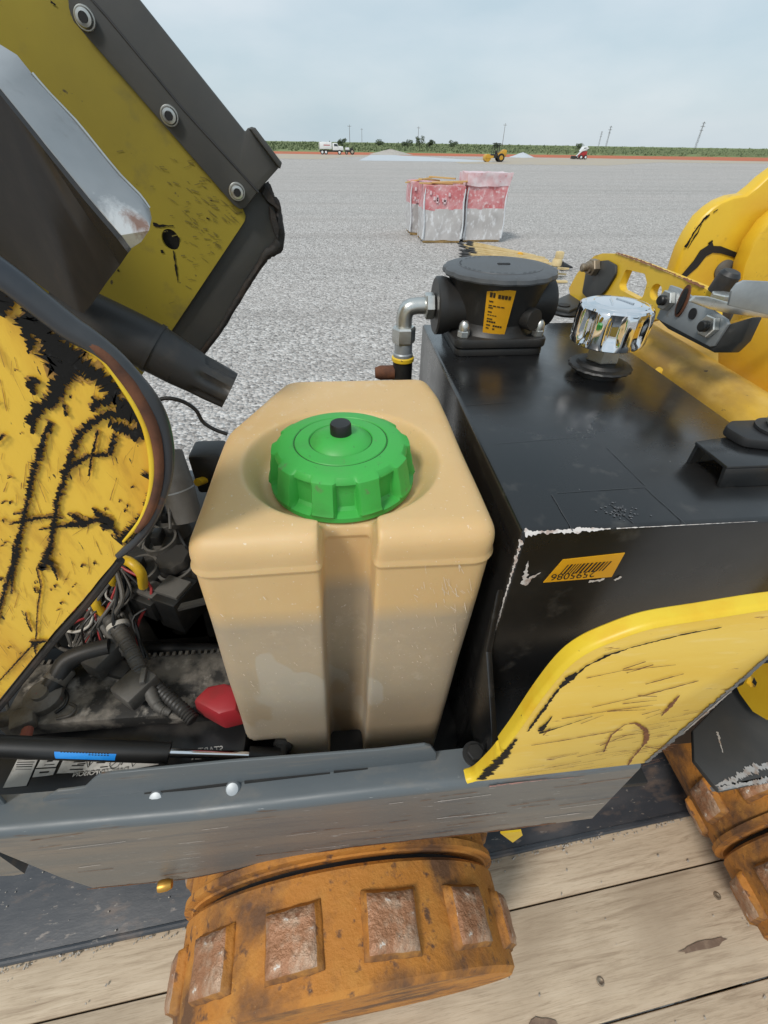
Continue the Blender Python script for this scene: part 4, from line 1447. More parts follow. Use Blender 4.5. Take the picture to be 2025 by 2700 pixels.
cap = lathe('filler_cap', cap_prof, (CX, CY, CZ), M_GREEN, tank, (0, 0, 1), 300, cap_fn, 32)
lab(cap, 'bright green screw cap with chunky grip lugs')
for r, z in ((0.0426, 0.0430), (0.0285, 0.0434)):
    lathe('ring_groove', [(r - 0.0006, z - 0.0002), (r + 0.0006, z - 0.0002), (r + 0.0006, z), (r - 0.0006, z)], (CX, CY, CZ), M_GREENLINE, tank, n=96)
lathe('vent_plug', [(0.0092, 0.040), (0.0098, 0.051), (0.0096, 0.0595), (0.0088, 0.061), (0.0, 0.0612)], (CX + 0.0005, CY, CZ), M_BLACK, tank, n=32)

# whitened scuffs on the right shoulder and small nicks on the face
random.seed(17)
sk = []
for k in range(46):
    cx_, cz_ = random.gauss(0.083, 0.016), random.gauss(1.705, 0.028)
    if not 0.04 < cx_ < 0.102 or cz_ > 1.742:
        continue
    a_ = random.choice((-1.1, -0.8, -0.5, 1.9))
    L = random.uniform(0.004, 0.02)
    sh = -0.045 * (1.768 - cz_)
    sk.append(([(cx_ + sh, 0.2478, cz_), (cx_ + sh + cos(a_) * L * 0.5, 0.2478, cz_ + sin(a_) * L)], random.uniform(0.0002, 0.0006)))
for k in range(40):
    cx_, cz_ = random.choice((random.uniform(-0.115, -0.035), random.uniform(0.03, 0.09))), random.uniform(1.47, 1.72)
    L = random.uniform(0.001, 0.005)
    sh = -0.045 * (1.768 - cz_)
    sk.append(([(cx_ + sh, 0.2478, cz_), (cx_ + sh + L * 0.4, 0.2478, cz_ - L)], random.uniform(0.0002, 0.0007)))
scratches('scuff', sk, (0, -1, 0), M_SCUFF, tank, 0.0006, 0.001, 0.9)

# -- hydraulic tank
ht = box('hydraulic_tank', (0.279, 0.506, 1.565), (0.292, 0.518, 0.404), M_TANKBLACK, roller, 0.0045, seg=3)
lab(ht, 'glossy black steel hydraulic tank')
# folded flange at the foot of the tank and its bolt
plate('foot_flange', [(0.126, 0.243, 1.375), (0.150, 0.172, 1.492), (0.150, 0.172, 1.60), (0.126, 0.243, 1.72)][::-1] if False else
      [(0.1245, 0.246, 1.38), (0.1245, 0.246, 1.70), (0.1245, 0.235, 1.62), (0.1245, 0.176, 1.56), (0.1245, 0.168, 1.50), (0.1245, 0.168, 1.49), (0.1245, 0.24, 1.49)], (0.006, 0, 0), M_TANKBLACK, ht, bevel=0.001)
plate('foot_plate', [(0.128, 0.168, 1.5165), (0.30, 0.168, 1.5165), (0.30, 0.248, 1.5165), (0.128, 0.248, 1.5165)], (0, 0, 0.005), M_TANKBLACK, ht)
bo = (0.1142, 0.1804, 1.523)
lathe('washer', [(0.0125, 0), (0.0125, 0.002), (0.006, 0.002)], (bo[0], bo[1], 1.5215), M_BLACK, ht, n=24)
hexnut('bolt_head', (bo[0], bo[1], 1.5235), (0, 0, 1), 0.0085, 0.006, M_BLACK, ht)
# chipped edge and corner
scratches('edge_chip', [([(0.135, 0.2468, 1.7655), (0.15, 0.2468, 1.7655), (0.18, 0.2468, 1.7655), (0.205, 0.2468, 1.7655)], [0.005, 0.0025, 0.0036, 0.0008]),
                        ([(0.21, 0.2468, 1.7655), (0.33, 0.2468, 1.7655)], [0.0006, 0.0002])], (0, -0.7, 0.7), M_CHIPWHITE, ht, 0.0009, 0.0012, 0.9)
scratches('corner_chip', [([(0.1352, 0.2482, 1.757), (0.1352, 0.2482, 1.72), (0.1352, 0.2482, 1.66), (0.1352, 0.2482, 1.60)], [0.003, 0.0015, 0.0012, 0.0005])], (-0.7, -0.7, 0), M_CHIPWHITE, ht, 0.0008, 0.0012, 1.0)
scratches('white_nick', [([(0.1473, 0.2465, 1.7045), (0.146, 0.2465, 1.7168), (0.1447, 0.2465, 1.7341)], [0.005, 0.0035, 0.0006]), ([(0.1466, 0.2465, 1.7045), (0.1508, 0.2465, 1.7116), (0.1591, 0.2465, 1.7191)], [0.006, 0.0035, 0.0006]),
                         ([(0.207, 0.2465, 1.7034), (0.2206, 0.2465, 1.7047)], [0.002, 0.003]), ([(0.2311, 0.2465, 1.7028), (0.2348, 0.2465, 1.708)], [0.003, 0.002])], (0, -1, 0), M_CHIPWHITE, ht, 0.0006, 0.0012, 0.9)
scratches('fine_scratch', [([(0.15, 0.3779, 1.7672), (0.2536, 0.3863, 1.7672)], 0.0003), ([(0.1738, 0.2911, 1.7672), (0.1728, 0.2447, 1.7672)], 0.0009), ([(0.1799, 0.2934, 1.7672), (0.2611, 0.2961, 1.7672)], 0.0005),
                           ([(0.2611, 0.2961, 1.7672), (0.2673, 0.2446, 1.7672)], 0.0007), ([(0.2589, 0.3634, 1.7672), (0.2627, 0.2988, 1.7672)], 0.0005), ([(0.1318, 0.4633, 1.7672), (0.1989, 0.469, 1.7672)], 0.0006),
                           ([(0.2189, 0.2748, 1.7672), (0.2256, 0.2499, 1.7672)], 0.0008)], (0, 0, 1), pmat('hairline scratch', (0.03, 0.03, 0.031), 0.3), ht, 0.0004, 0.003, 0.9)
bm = bmesh.new()
for k in range(60):
    c = V((0.2234, 0.2643, 1.7673)) + Vector((random.gauss(0, 0.008), random.gauss(0, 0.005), 0.0004))
    add_blob(bm, c, (1, 0, 0), (0, 1, 0), random.uniform(0.0004, 0.0011), 6)
o = from_bm('cement_speckle', bm, pmat('dried splash', (0.10, 0.10, 0.105), 0.7), ht, False)
o['kind'] = 'stuff'
# barcode sticker, stuck on upside down
q = [(0.1651, 0.2468, 1.7051), (0.2268, 0.2468, 1.7074), (0.2279, 0.2468, 1.7371), (0.1752, 0.2468, 1.7329)]
lb = plate('barcode_label', q, (0, -0.0006, 0), M_STICKER, ht)
A, B = V(q[0]), V(q[1])
ux = (B - A).normalized()
uz = (V(q[3]) - A).normalized()
P0 = A + ux * 0.012 + uz * 0.0
bm = bmesh.new()
random.seed(8)
t = 0.0
Wl = (B - A).length
while t < 0.62:
    w = random.choice((0.016, 0.03, 0.022))
    base = A + ux * Wl * (0.13 + t) + uz * (V(q[3]) - A).length * 0.36
    top = base + uz * (V(q[3]) - A).length * 0.42
    bm.faces.new([bm.verts.new(p + Vector((0, -0.0011, 0))) for p in (base, base + ux * Wl * w, top + ux * Wl * w, top)])
    t += w + random.choice((0.024, 0.03))
o = from_bm('barcode_print', bm, M_INK, lb if False else ht, False)
text('number_print', '2595086', tuple(A + ux * Wl * 0.66 + uz * 0.0115 + Vector((0, -0.0012, 0))), tuple(-ux), (0, 0, -1), 0.0115, M_INK, ht)

# -- return filter on the tank
FX, FY = 0.2215, 0.675
fh = lathe('filter_housing', [(0.052, 0.030), (0.054, 0.034), (0.055, 0.040), (0.060, 0.060), (0.066, 0.080), (0.070, 0.090), (0.071, 0.094), (0.068, 0.0945)], (FX, FY, 1.767), M_CASTBLACK, roller, n=64)
lab(fh, 'black cast return filter housing with scalloped lid')
sq = [(FX - 0.064, FY - 0.060), (FX + 0.064, FY - 0.060), (FX + 0.064, FY + 0.062), (FX - 0.064, FY + 0.062)]
plate('base_gasket', round_poly([(x, y, 1.767) for x, y in sq], 0.014), (0, 0, 0.010), M_CASTBLACK, fh, bevel=0.0015)
sq2 = [(FX - 0.066, FY - 0.063), (FX + 0.066, FY - 0.063), (FX + 0.066, FY + 0.064), (FX - 0.066, FY + 0.064)]
plate('base_flange', round_poly([(x, y, 1.7785) for x, y in sq2], 0.014), (0, 0, 0.013), M_CASTBLACK, fh, bevel=0.003)
lathe('base_fillet', [(0.062, 0.0), (0.057, 0.006), (0.0545, 0.015)], (FX, FY, 1.791), M_CASTBLACK, fh, n=48)
for sx_, sy_ in ((-1, -1), (1, -1), (1, 1), (-1, 1)):
    nx, ny = FX + sx_ * 0.0535, FY + sy_ * 0.050
    n_ = hexnut('acorn_nut', (nx, ny, 1.7915), (0, 0, 1), 0.0085, 0.009, M_ZINC, fh)
    lathe('nut_dome', [(0.0072, 0.009), (0.0075, 0.013), (0.0066, 0.018), (0.004, 0.0212), (0, 0.0222)], (nx, ny, 1.7915), M_ZINC, n_ if False else fh, n=20)
lid_fn = lambda a, i, r: r * (1 + (0.032 * (abs(sin(a * 8)) - 0.6) if i in (1, 2, 3) else 0))
lid = lathe('lid', [(0.062, 0.0), (0.0775, 0.001), (0.0785, 0.003), (0.0775, 0.0075), (0.073, 0.0095), (0.058, 0.0105), (0.0575, 0.0112), (0.0, 0.0122)], (FX, FY, 1.8610), M_LID, fh, n=180, fn=lid_fn, angle=25)
box('lid_slot', (FX + 0.004, FY - 0.002, 1.8736), (0.017, 0.006, 0.0016), M_INK, fh, 0.0004)
bm = bmesh.new()
for k in range(40):
    if k % 5 == 4 or 12 < k < 26:
        continue
    a0, a1 = 2 * pi * k / 40 + 3.4, 2 * pi * (k + 0.62) / 40 + 3.4
    bm.faces.new([bm.verts.new((FX + cos(a) * r, FY + sin(a) * r, 1.8731)) for a, r in ((a0, 0.0565), (a1, 0.0565), (a1, 0.0550), (a0, 0.0550))])
from_bm('lid_embossing', bm, M_INK, fh, False)
# side ports
lathe('inlet_port', [(0.030, 0.03), (0.033, 0.062), (0.0375, 0.074), (0.0385, 0.078), (0.0385, 0.086), (0.036, 0.088), (0.0, 0.088)], (FX, FY, 1.8195), M_CASTBLACK, fh, (-1, 0, 0), 40)
lathe('outlet_port', [(0.030, 0.03), (0.032, 0.062), (0.034, 0.074), (0.034, 0.082), (0.031, 0.084), (0.0, 0.084)], (FX, FY, 1.822), M_CASTBLACK, fh, (1, 0.12, 0), 40)
lathe('test_boss', [(0.014, 0.03), (0.0145, 0.062), (0.0135, 0.066), (0.0, 0.066)], (FX + 0.012, FY, 1.812), M_CASTBLACK, fh, (0.45, -0.9, 0.05), 24)
# yellow data label wrapped on the barrel
bm = bmesh.new()
lz0, lz1 = 1.797, 1.859


def lab_pt(t, z, lift=0.0):
    rr = 0.0555 + (z - 1.797) / 0.07 * 0.0145 + 0.0012 + lift
    a = radians(-118 + 31 * t)
    return Vector((FX + cos(a) * rr, FY + sin(a) * rr, z - 0.004 * t))


g = [[bm.verts.new(lab_pt(i / 10, lz0 + (lz1 - lz0) * j / 6)) for j in range(7)] for i in range(11)]
for i in range(10):
    for j in range(6):
        bm.faces.new((g[i][j], g[i + 1][j], g[i + 1][j + 1], g[i][j + 1]))
from_bm('data_label', bm, M_STICKER, fh, True)
bm = bmesh.new()
random.seed(2)
for zf, segs in ((0.80, [(0.12, 0.22, .1), (0.24, 0.32, .1), (0.42, 0.52, .08), (0.54, 0.64, .08), (0.66, 0.76, .08), (0.79, 0.88, .08)]), (0.70, [(0.12, 0.28, .03)]), (0.62, [(0.12, 0.75, .022)]), (0.57, [(0.12, 0.3, .03)]),
                 (0.48, [(0.12, 0.28, .03)]), (0.42, [(0.12, 0.5, .018)]), (0.33, [(0.12, 0.35, .03)]), (0.27, [(0.12, 0.5, .035)]), (0.19, [(0.12, 0.3, .03), (0.4, 0.8, .035)]), (0.12, [(0.12, 0.25, .03), (0.4, 0.5, .035)])):
    for t0, t1, hh in segs:
        z0 = lz0 + (lz1 - lz0) * zf
        k = 4
        for i in range(k):
            a, b = t0 + (t1 - t0) * i / k, t0 + (t1 - t0) * (i + 0.8) / k
            h2 = (lz1 - lz0) * hh
            bm.faces.new([bm.verts.new(p) for p in (lab_pt(a, z0, 0.0006), lab_pt(b, z0, 0.0006), lab_pt(b, z0 + h2, 0.0006), lab_pt(a, z0 + h2, 0.0006))])
from_bm('label_print', bm, M_INK, fh, False)

# elbow fitting and return hose
ex, ez = FX - 0.088, 1.8195
hf = tube('elbow_fitting', [(ex - 0.012, FY, ez), (ex - 0.026, FY, ez), (ex - 0.038, FY, ez - 0.003), (ex - 0.043, FY, ez - 0.014), (ex - 0.043, FY, ez - 0.032)], [0.0115, 0.0118, 0.0122, 0.0118, 0.0115], M_ZINC, roller, 8, 3)
lab(hf, 'zinc plated hydraulic elbow')
hexnut('collar_nut', (ex - 0.001, FY, ez), (-1, 0, 0), 0.0185, 0.013, M_ZINC, hf)
hexnut('swivel_nut', (ex - 0.043, FY, ez - 0.028), (0, 0, -1), 0.0175, 0.024, M_ZINC, hf)
lathe('ferrule', [(0.0135, 0), (0.0135, 0.014), (0.015, 0.016), (0.015, 0.024)], (ex - 0.043, FY, ez - 0.052), M_ZINC_D, hf, (0, 0, -1), 28)
lathe('yellow_ring', [(0.0155, 0), (0.0172, 0.0015), (0.0172, 0.0065), (0.0155, 0.008)], (ex - 0.043, FY, ez - 0.072), M_YEL_EDGE, hf, (0, 0, -1), 32)
tube('hose', [(ex - 0.043, FY, ez - 0.078), (ex - 0.043, FY, ez - 0.14), (ex - 0.04, FY + 0.01, ez - 0.24), (ex - 0.02, FY + 0.02, ez - 0.36)], 0.0152, M_BLACK, hf, 20)
lathe('clamp_stub', [(0.011, 0), (0.011, 0.022), (0.008, 0.03)], (ex - 0.056, FY, ez - 0.098), M_RUSTEDGE, hf, (-1, 0, 0), 16)

# -- chrome breather cap
BX, BY = 0.336, 0.548


def flute(a, i, r):
    t = (a * 8 / (2 * pi)) % 1.0
    d = abs(t - 0.5) * 2
    e = max(0.0, min(1.0, (0.72 - d) / 0.45))
    dep = 0.0072 * e * e * (3 - 2 * e)
    return r - dep * {3: 0.35, 4: 0.85, 5: 1.0, 6: 1.0, 7: 1.0, 8: 0.7, 9: 0.2}.get(i, 0)


bp_ = lathe('breather_cap', [(0.030, 0), (0.040, 0.001), (0.0435, 0.003), (0.0448, 0.007), (0.0452, 0.011), (0.0452, 0.020), (0.0452, 0.030), (0.0450, 0.035), (0.0445, 0.040),
                             (0.0435, 0.044), (0.041, 0.0465), (0.037, 0.0475), (0.0362, 0.0468), (0.0355, 0.0477), (0.028, 0.0488), (0.0272, 0.0481), (0.0264, 0.0489), (0.0, 0.0498)],
            (BX - 0.003, BY, 1.8065), M_CHROME, roller, n=192, fn=flute, angle=40)
lab(bp_, 'polished chrome fluted breather cap')
hexnut('neck_nut', (BX, BY, 1.784), (0, 0, 1), 0.0215, 0.024, M_ZINC, bp_)
lathe('base_ring', [(0.018, 0.0), (0.0275, 0.0), (0.0275, 0.006), (0.030, 0.007), (0.0385, 0.0085), (0.040, 0.0105), (0.0385, 0.0125), (0.031, 0.0135), (0.028, 0.017), (0.022, 0.0185)], (BX, BY, 1.767), M_CASTBLACK, bp_, n=64,
      fn=lambda a, i, r: r * (1 + (0.02 * sin(a * 22) if i in (4, 5, 6) else 0)))
for sgn in (-1, 1):
    tube('cap_emboss', [(BX - 0.003 + sgn * 0.013, BY - 0.012, 1.8563), (BX - 0.003 + sgn * 0.004, BY + 0.012, 1.8566)], 0.0011, M_CHROME, bp_, 8, 1)

# -- rubber mount on the tank at the right edge
mt = thing('lifting_mount', 'black bracket with bolted washer on the tank at the right edge', None, (0.37, 0.345, 1.767))
attach(mt, roller)
R = rz(-3)
mc = V((0.3752, 0.3154, 1.767))
q0 = [(0.3224, 0.3334, 1.79), (0.3235, 0.291, 1.79), (0.4011, 0.2905, 1.79), (0.4225, 0.3506, 1.79)]
plate('mount_bracket', [(p[0], p[1], 1.79) for p in q0], (0, 0, -0.0035), M_TANKBLACK, mt, bevel=0.0012)
q1 = [(0.3235, 0.291, 1.79), (0.4011, 0.2905, 1.79)]
plate('bracket_side', [(q1[0][0], q1[0][1], 1.7875), (q1[1][0], q1[1][1], 1.7875), (q1[1][0], q1[1][1], 1.7672), (q1[0][0] + 0.004, q1[0][1], 1.7672)], (0, 0.004, 0), M_TANKBLACK, mt, bevel=0.001)
q2 = [(0.4225, 0.3506, 1.79)]
plate('bracket_back', [(q0[0][0] + 0.002, q0[0][1] - 0.004, 1.7864), (q2[0][0], q2[0][1] - 0.004, 1.7864), (q2[0][0], q2[0][1] - 0.004, 1.7672), (q0[0][0] + 0.002, q0[0][1] - 0.004, 1.7672)], (0, 0.004, 0), M_TANKBLACK, mt)
wcs = V((0.3873, 0.3312, 1.79))
pl = round_poly([(wcs.x - 0.034, wcs.y + 0.012, 1.7905), (wcs.x - 0.030, wcs.y - 0.012, 1.7905), (wcs.x + 0.0, wcs.y - 0.022, 1.7905), (wcs.x + 0.05, wcs.y - 0.022, 1.7905), (wcs.x + 0.05, wcs.y + 0.022, 1.7905), (wcs.x - 0.02, wcs.y + 0.022, 1.7905)], 0.012)
plate('rubber_pad', pl, (0, 0, 0.009), M_DUSTBLACK, mt, bevel=0.0015)
lathe('washer', [(0.019, 0), (0.019, 0.0025), (0.010, 0.0025)], (wcs.x + 0.010, wcs.y + 0.001, 1.80), M_DUSTBLACK, mt, n=32)
hexnut('bolt_head', (wcs.x + 0.013, wcs.y + 0.002, 1.8028), (0, 0, 1), 0.0135, 0.009, M_ZINC, mt)

# -- yellow fender over the tank foot
random.seed(31)
YF = 0.153
fo = [(0.0991, 0.153, 1.5291), (0.1089, 0.153, 1.5382), (0.1213, 0.153, 1.5824), (0.1221, 0.153, 1.6004), (0.1274, 0.153, 1.6354), (0.134, 0.153, 1.6877), (0.141, 0.153, 1.7244), (0.1499, 0.153, 1.7431), (0.1649, 0.153, 1.7559), (0.1858, 0.153, 1.767), (0.2185, 0.153, 1.7726), (0.257, 0.153, 1.7787), (0.2974, 0.153, 1.7816)]
top = fo
poly = fo + [(0.3001, 0.153, 1.7828), (0.292, 0.153, 1.721), (0.2745, 0.153, 1.5372), (0.184, 0.153, 1.5321)]
fd = plate('fender', poly, (0, 0.006, 0), M_YEL_FEND, roller, bevel=0.0012)
lab(fd, 'scratched pale yellow side fender with curved upper edge')
# rolled top flange running back from the curved edge
bm = bmesh.new()
rows = []
tp = [V(p) for p in top]
tp = catmull(tp, 4)
for i, p in enumerate(tp):
    t = (tp[min(i + 1, len(tp) - 1)] - tp[max(i - 1, 0)]).normalized()
    n = Vector((-t.z, 0, t.x))
    if n.z < 0:
        n = -n
    rows.append([bm.verts.new(p + n * a + Vector((0, b, 0))) for a, b in ((0.0, -0.0008), (0.0022, 0.0006), (0.0030, 0.003), (0.0030, 0.0105), (0.0012, 0.012), (-0.001, 0.0105), (-0.0015, 0.003))])
for a, b in zip(rows, rows[1:]):
    for j in range(7):
        bm.faces.new((a[j], a[(j + 1) % 7], b[(j + 1) % 7], b[j]))
bm.faces.new(rows[0])
bm.faces.new(rows[-1][::-1])
from_bm('rolled_edge', bm, M_YEL_EDGE, fd, True, 50)
random.seed(4)
lines = [(0.1597, 0.153, 1.712), (0.1838, 0.153, 1.7188), (0.1838, 0.153, 1.7188), (0.2219, 0.153, 1.7211), (0.1785, 0.153, 1.6669), (0.2164, 0.153, 1.6798), (0.2164, 0.153, 1.6798), (0.2513, 0.153, 1.6958), (0.1585, 0.153, 1.6516), (0.1937, 0.153, 1.6584), (0.1937, 0.153, 1.6584), (0.2297, 0.153, 1.6624), (0.1777, 0.153, 1.6399), (0.1927, 0.153, 1.6523), (0.1669, 0.153, 1.609), (0.195, 0.153, 1.6161), (0.195, 0.153, 1.6161), (0.2199, 0.153, 1.6216), (0.1937, 0.153, 1.6584), (0.2262, 0.153, 1.6556), (0.1443, 0.153, 1.6059), (0.1762, 0.153, 1.6116), (0.2092, 0.153, 1.6974), (0.2336, 0.153, 1.7081), (0.2022, 0.153, 1.6691), (0.2293, 0.153, 1.6709), (0.1948, 0.153, 1.5722), (0.2204, 0.153, 1.5817), (0.1664, 0.153, 1.5714), (0.1927, 0.153, 1.5792), (0.2563, 0.153, 1.5818), (0.2841, 0.153, 1.5682), (0.2093, 0.153, 1.5933), (0.2276, 0.153, 1.6102), (0.1497, 0.153, 1.6244), (0.1528, 0.153, 1.6376), (0.1828, 0.153, 1.7213), (0.1963, 0.153, 1.7291), (0.1877, 0.153, 1.7158), (0.2037, 0.153, 1.7244), (0.2099, 0.153, 1.6808), (0.2266, 0.153, 1.6771), (0.2261, 0.153, 1.648), (0.2393, 0.153, 1.6547), (0.2324, 0.153, 1.6405), (0.2446, 0.153, 1.6501)]
sc = [((lines[i], lines[i + 1]), [random.uniform(0.0006, 0.0014), random.uniform(0.0003, 0.0012)]) for i in range(0, len(lines), 2)]
for k in range(90):
    x = random.uniform(0.13, 0.28)
    z = random.uniform(1.525, 1.65)
    if z > 1.53 + (x - 0.10) * 0.75:
        continue
    L = random.uniform(0.006, 0.035)
    sc.append((([(x, YF, z), (min(x + L, 0.286), YF, z + L * random.uniform(0.1, 0.3))]), random.uniform(0.0002, 0.0006)))
# the broad looping gouge and the short slash beside it
sc.append(([(0.2183, 0.153, 1.5772), (0.2129, 0.153, 1.6128), (0.2181, 0.153, 1.6309), (0.2273, 0.153, 1.6327), (0.2414, 0.153, 1.6185), (0.2519, 0.153, 1.5944), (0.2537, 0.153, 1.5702), (0.2536, 0.153, 1.5532), (0.2562, 0.153, 1.5393)], [0.0014, 0.0014, 0.0014, 0.0018, 0.004, 0.004, 0.0022, 0.0018, 0.0025]))
sc.append(([(0.2457, 0.153, 1.6416), (0.2457, 0.153, 1.6605), (0.2458, 0.153, 1.6754)], [0.0006, 0.0042, 0.001]))
scratches('brown_scratch', sc, (0, -1, 0), M_CHIPBROWN, fd, 0.0009, 0.0015, 0.8)
ch = [([(0.1475, 0.153, 1.7112), (0.1544, 0.153, 1.7288), (0.1654, 0.153, 1.7398), (0.1763, 0.153, 1.7461)], [0.003, 0.0015, 0.003, 0.001]), ([(0.1425, 0.153, 1.6989), (0.1467, 0.153, 1.7138), (0.1502, 0.153, 1.7208)], [0.003, 0.006, 0.002]), ([(0.1346, 0.153, 1.6341), (0.1388, 0.153, 1.6685), (0.1425, 0.153, 1.6989)], [0.002, 0.003, 0.002]),
      ([(0.1446, 0.153, 1.6323), (0.1477, 0.153, 1.6451), (0.1491, 0.153, 1.6576)], [0.006, 0.002, 0.001]), ([(0.1455, 0.153, 1.6287), (0.1623, 0.153, 1.6379), (0.1834, 0.153, 1.6519)], [0.003, 0.0012, 0.0006]), ([(0.1759, 0.153, 1.747), (0.2097, 0.153, 1.7592), (0.2332, 0.153, 1.764)], [0.001, 0.0016, 0.0008]),
      ([(0.1089, 0.153, 1.5382), (0.1161, 0.153, 1.5565), (0.1236, 0.153, 1.5924)], [0.008, 0.012, 0.008]), ([(0.1236, 0.153, 1.5924), (0.1277, 0.153, 1.6214)], [0.006, 0.003])]
scratches('black_chip', ch, (0, -1, 0), M_CHIP, fd, 0.0011, 0.0012, 0.9)
# bare metal along the outer end of the fender
scratches('bare_edge', [([(0.2737, 0.153, 1.5418), (0.2797, 0.153, 1.6021), (0.2858, 0.153, 1.6647), (0.2911, 0.153, 1.7249)], [0.004, 0.0055, 0.005, 0.003])], (0, -1, 0), M_CHASSIS, fd, 0.001, 0.0012, 0.7)
scratches('bright_edge', [([(0.2813, 0.153, 1.6063), (0.285, 0.153, 1.6474), (0.2876, 0.153, 1.6762)], [0.001, 0.0022, 0.001])], (0, -1, 0), M_BAREMETAL, fd, 0.0014, 0.0012, 0.7)

# -- right hand side: scraper plate, bracket, crosspiece in front of the second drum
scp = thing('scraper', 'dark scraper plate with rubbed bright lower edge over the right drum', None, (0.72, 0.3, 1.38))
attach(scp, roller)
bm = bmesh.new()
e0 = [(0.443, 0.233, 1.4), (0.4214, 0.1975, 1.4), (0.4272, 0.1703, 1.4), (0.4305, 0.1609, 1.4), (0.5166, 0.1681, 1.4), (0.6522, 0.1802, 1.4)]
e1 = [(0.5395, 0.2847, 1.4), (0.6201, 0.2931, 1.4), (0.7732, 0.2996, 1.4)]
plate('scraper_plate', e0 + e1[::-1], (0, 0, -0.008), M_DARK, scp, bevel=0.002)
plate('scraper_skirt', [e0[3], e0[4], e0[5], tuple(V(e0[5]) + Vector((0, 0.004, -0.03))), tuple(V(e0[4]) + Vector((0, 0.004, -0.03))), tuple(V(e0[3]) + Vector((0, 0.004, -0.014)))], (0, 0.005, 0), M_ZINC_D, scp)
scratches('bright_scrape', [([(0.4283, 0.1669, 1.4), (0.4528, 0.1699, 1.4), (0.4856, 0.1802, 1.4), (0.5147, 0.1845, 1.4)], [0.002, 0.006, 0.007, 0.004]), ([(0.4307, 0.1634, 1.4), (0.4804, 0.1668, 1.4), (0.5125, 0.1693, 1.4)], [0.003, 0.004, 0.006]), ([(0.4736, 0.228, 1.4), (0.4634, 0.2024, 1.4)], [0.003, 0.001])], (0, 0, 1), M_BAREMETAL, scp, 0.0008, 0.0012, 1.0)
yb = [(0.52, 0.2783, 1.4299), (0.52, 0.2655, 1.4249), (0.52, 0.2401, 1.4247), (0.52, 0.2236, 1.436), (0.52, 0.2034, 1.4868), (0.52, 0.2447, 1.5409), (0.52, 0.2785, 1.4756)]
yh = [(0.52, 0.2688, 1.4468), (0.52, 0.2614, 1.4484), (0.52, 0.2579, 1.4548), (0.52, 0.2604, 1.4618), (0.52, 0.2674, 1.4637), (0.52, 0.2726, 1.4595)]
lab(plate('drum_bracket', yb, (0.008, 0, 0), M_YEL, roller, holes=[yh]), 'yellow bracket with round hole above the right drum')
tube('cross_tube', [(0.30, 0.30, 1.44), (0.95, 0.30, 1.44)], 0.03, M_BAY, roller, 16, 1)

# -- yellow beam and bracket at the right of the hydraulic tank
beam_prof = [(0.446, 1.60), (0.446, 1.735)] + [(0.481 - 0.035 * cos(t), 1.742 + 0.043 * sin(t)) for t in [pi * k / 10 for k in range(0, 9)]] + [(0.535, 1.748), (0.66, 1.745), (0.66, 1.60)]
bm = bmesh.new()
a = [bm.verts.new((x + 0.004, 0.865, z)) for x, z in beam_prof]
m_ = [bm.verts.new((x, 0.55, z)) for x, z in beam_prof]
b = [bm.verts.new((x - 0.012, 0.22, z)) for x, z in beam_prof]
for p, q in ((a, m_), (m_, b)):
    for j in range(len(p)):
        bm.faces.new((p[j], p[(j + 1) % len(p)], q[(j + 1) % len(q)], q[j]))
bm.faces.new(a)
bm.faces.new(b[::-1])
bmesh.ops.recalc_face_normals(bm, faces=bm.faces)
beam = from_bm('side_beam', bm, M_YEL_DUST, roller, True, 50)
lab(beam, 'dusty yellow frame beam along the black tank')
lathe('weld_knob', [(0.009, -0.004), (0.009, 0.003), (0.006, 0.008), (0, 0.009)], (0.452, 0.5806, 1.7499), M_YEL, beam, (-0.6, 0, 0.8), 14)
brk_o = [(0.444, 0.9122, 1.7856), (0.444, 0.8943, 1.8159), (0.444, 0.8676, 1.8385), (0.444, 0.8472, 1.8528), (0.444, 0.8213, 1.8607), (0.444, 0.7798, 1.8671), (0.444, 0.733, 1.8684), (0.444, 0.6373, 1.8686), (0.444, 0.5574, 1.8677), (0.444, 0.5401, 1.8654), (0.444, 0.5201, 1.8387), (0.444, 0.6239, 1.8118), (0.444, 0.6462, 1.801), (0.444, 0.7921, 1.7574), (0.444, 0.8726, 1.7544)]
sqh = round_poly([(0.444, 0.7391, 1.8528), (0.444, 0.6869, 1.857), (0.444, 0.674, 1.8478), (0.444, 0.672, 1.8278), (0.444, 0.6822, 1.8242), (0.444, 0.7354, 1.8243), (0.444, 0.7438, 1.829)], 0.006, 4)
rdh = [tuple(V((0.444, 0.6469, 1.842)) + Vector((0, cos(2 * pi * k / 18) * 0.0135, sin(2 * pi * k / 18) * 0.0105))) for k in range(18)]
bk = plate('latch_bracket', brk_o, (0.012, 0, 0), M_YEL, roller, holes=[sqh, rdh])
lab(bk, 'yellow bracket plate with square and round cut-outs')
scratches('rusty_edge', [([(0.444, 0.7801, 1.8676), (0.444, 0.7062, 1.8692), (0.444, 0.6376, 1.869), (0.444, 0.5574, 1.8677)], [0.002, 0.0035, 0.002, 0.0035])], (-0.5, 0, 0.85), M_CHIPBROWN, bk, 0.0012, 0.002, 0.9)
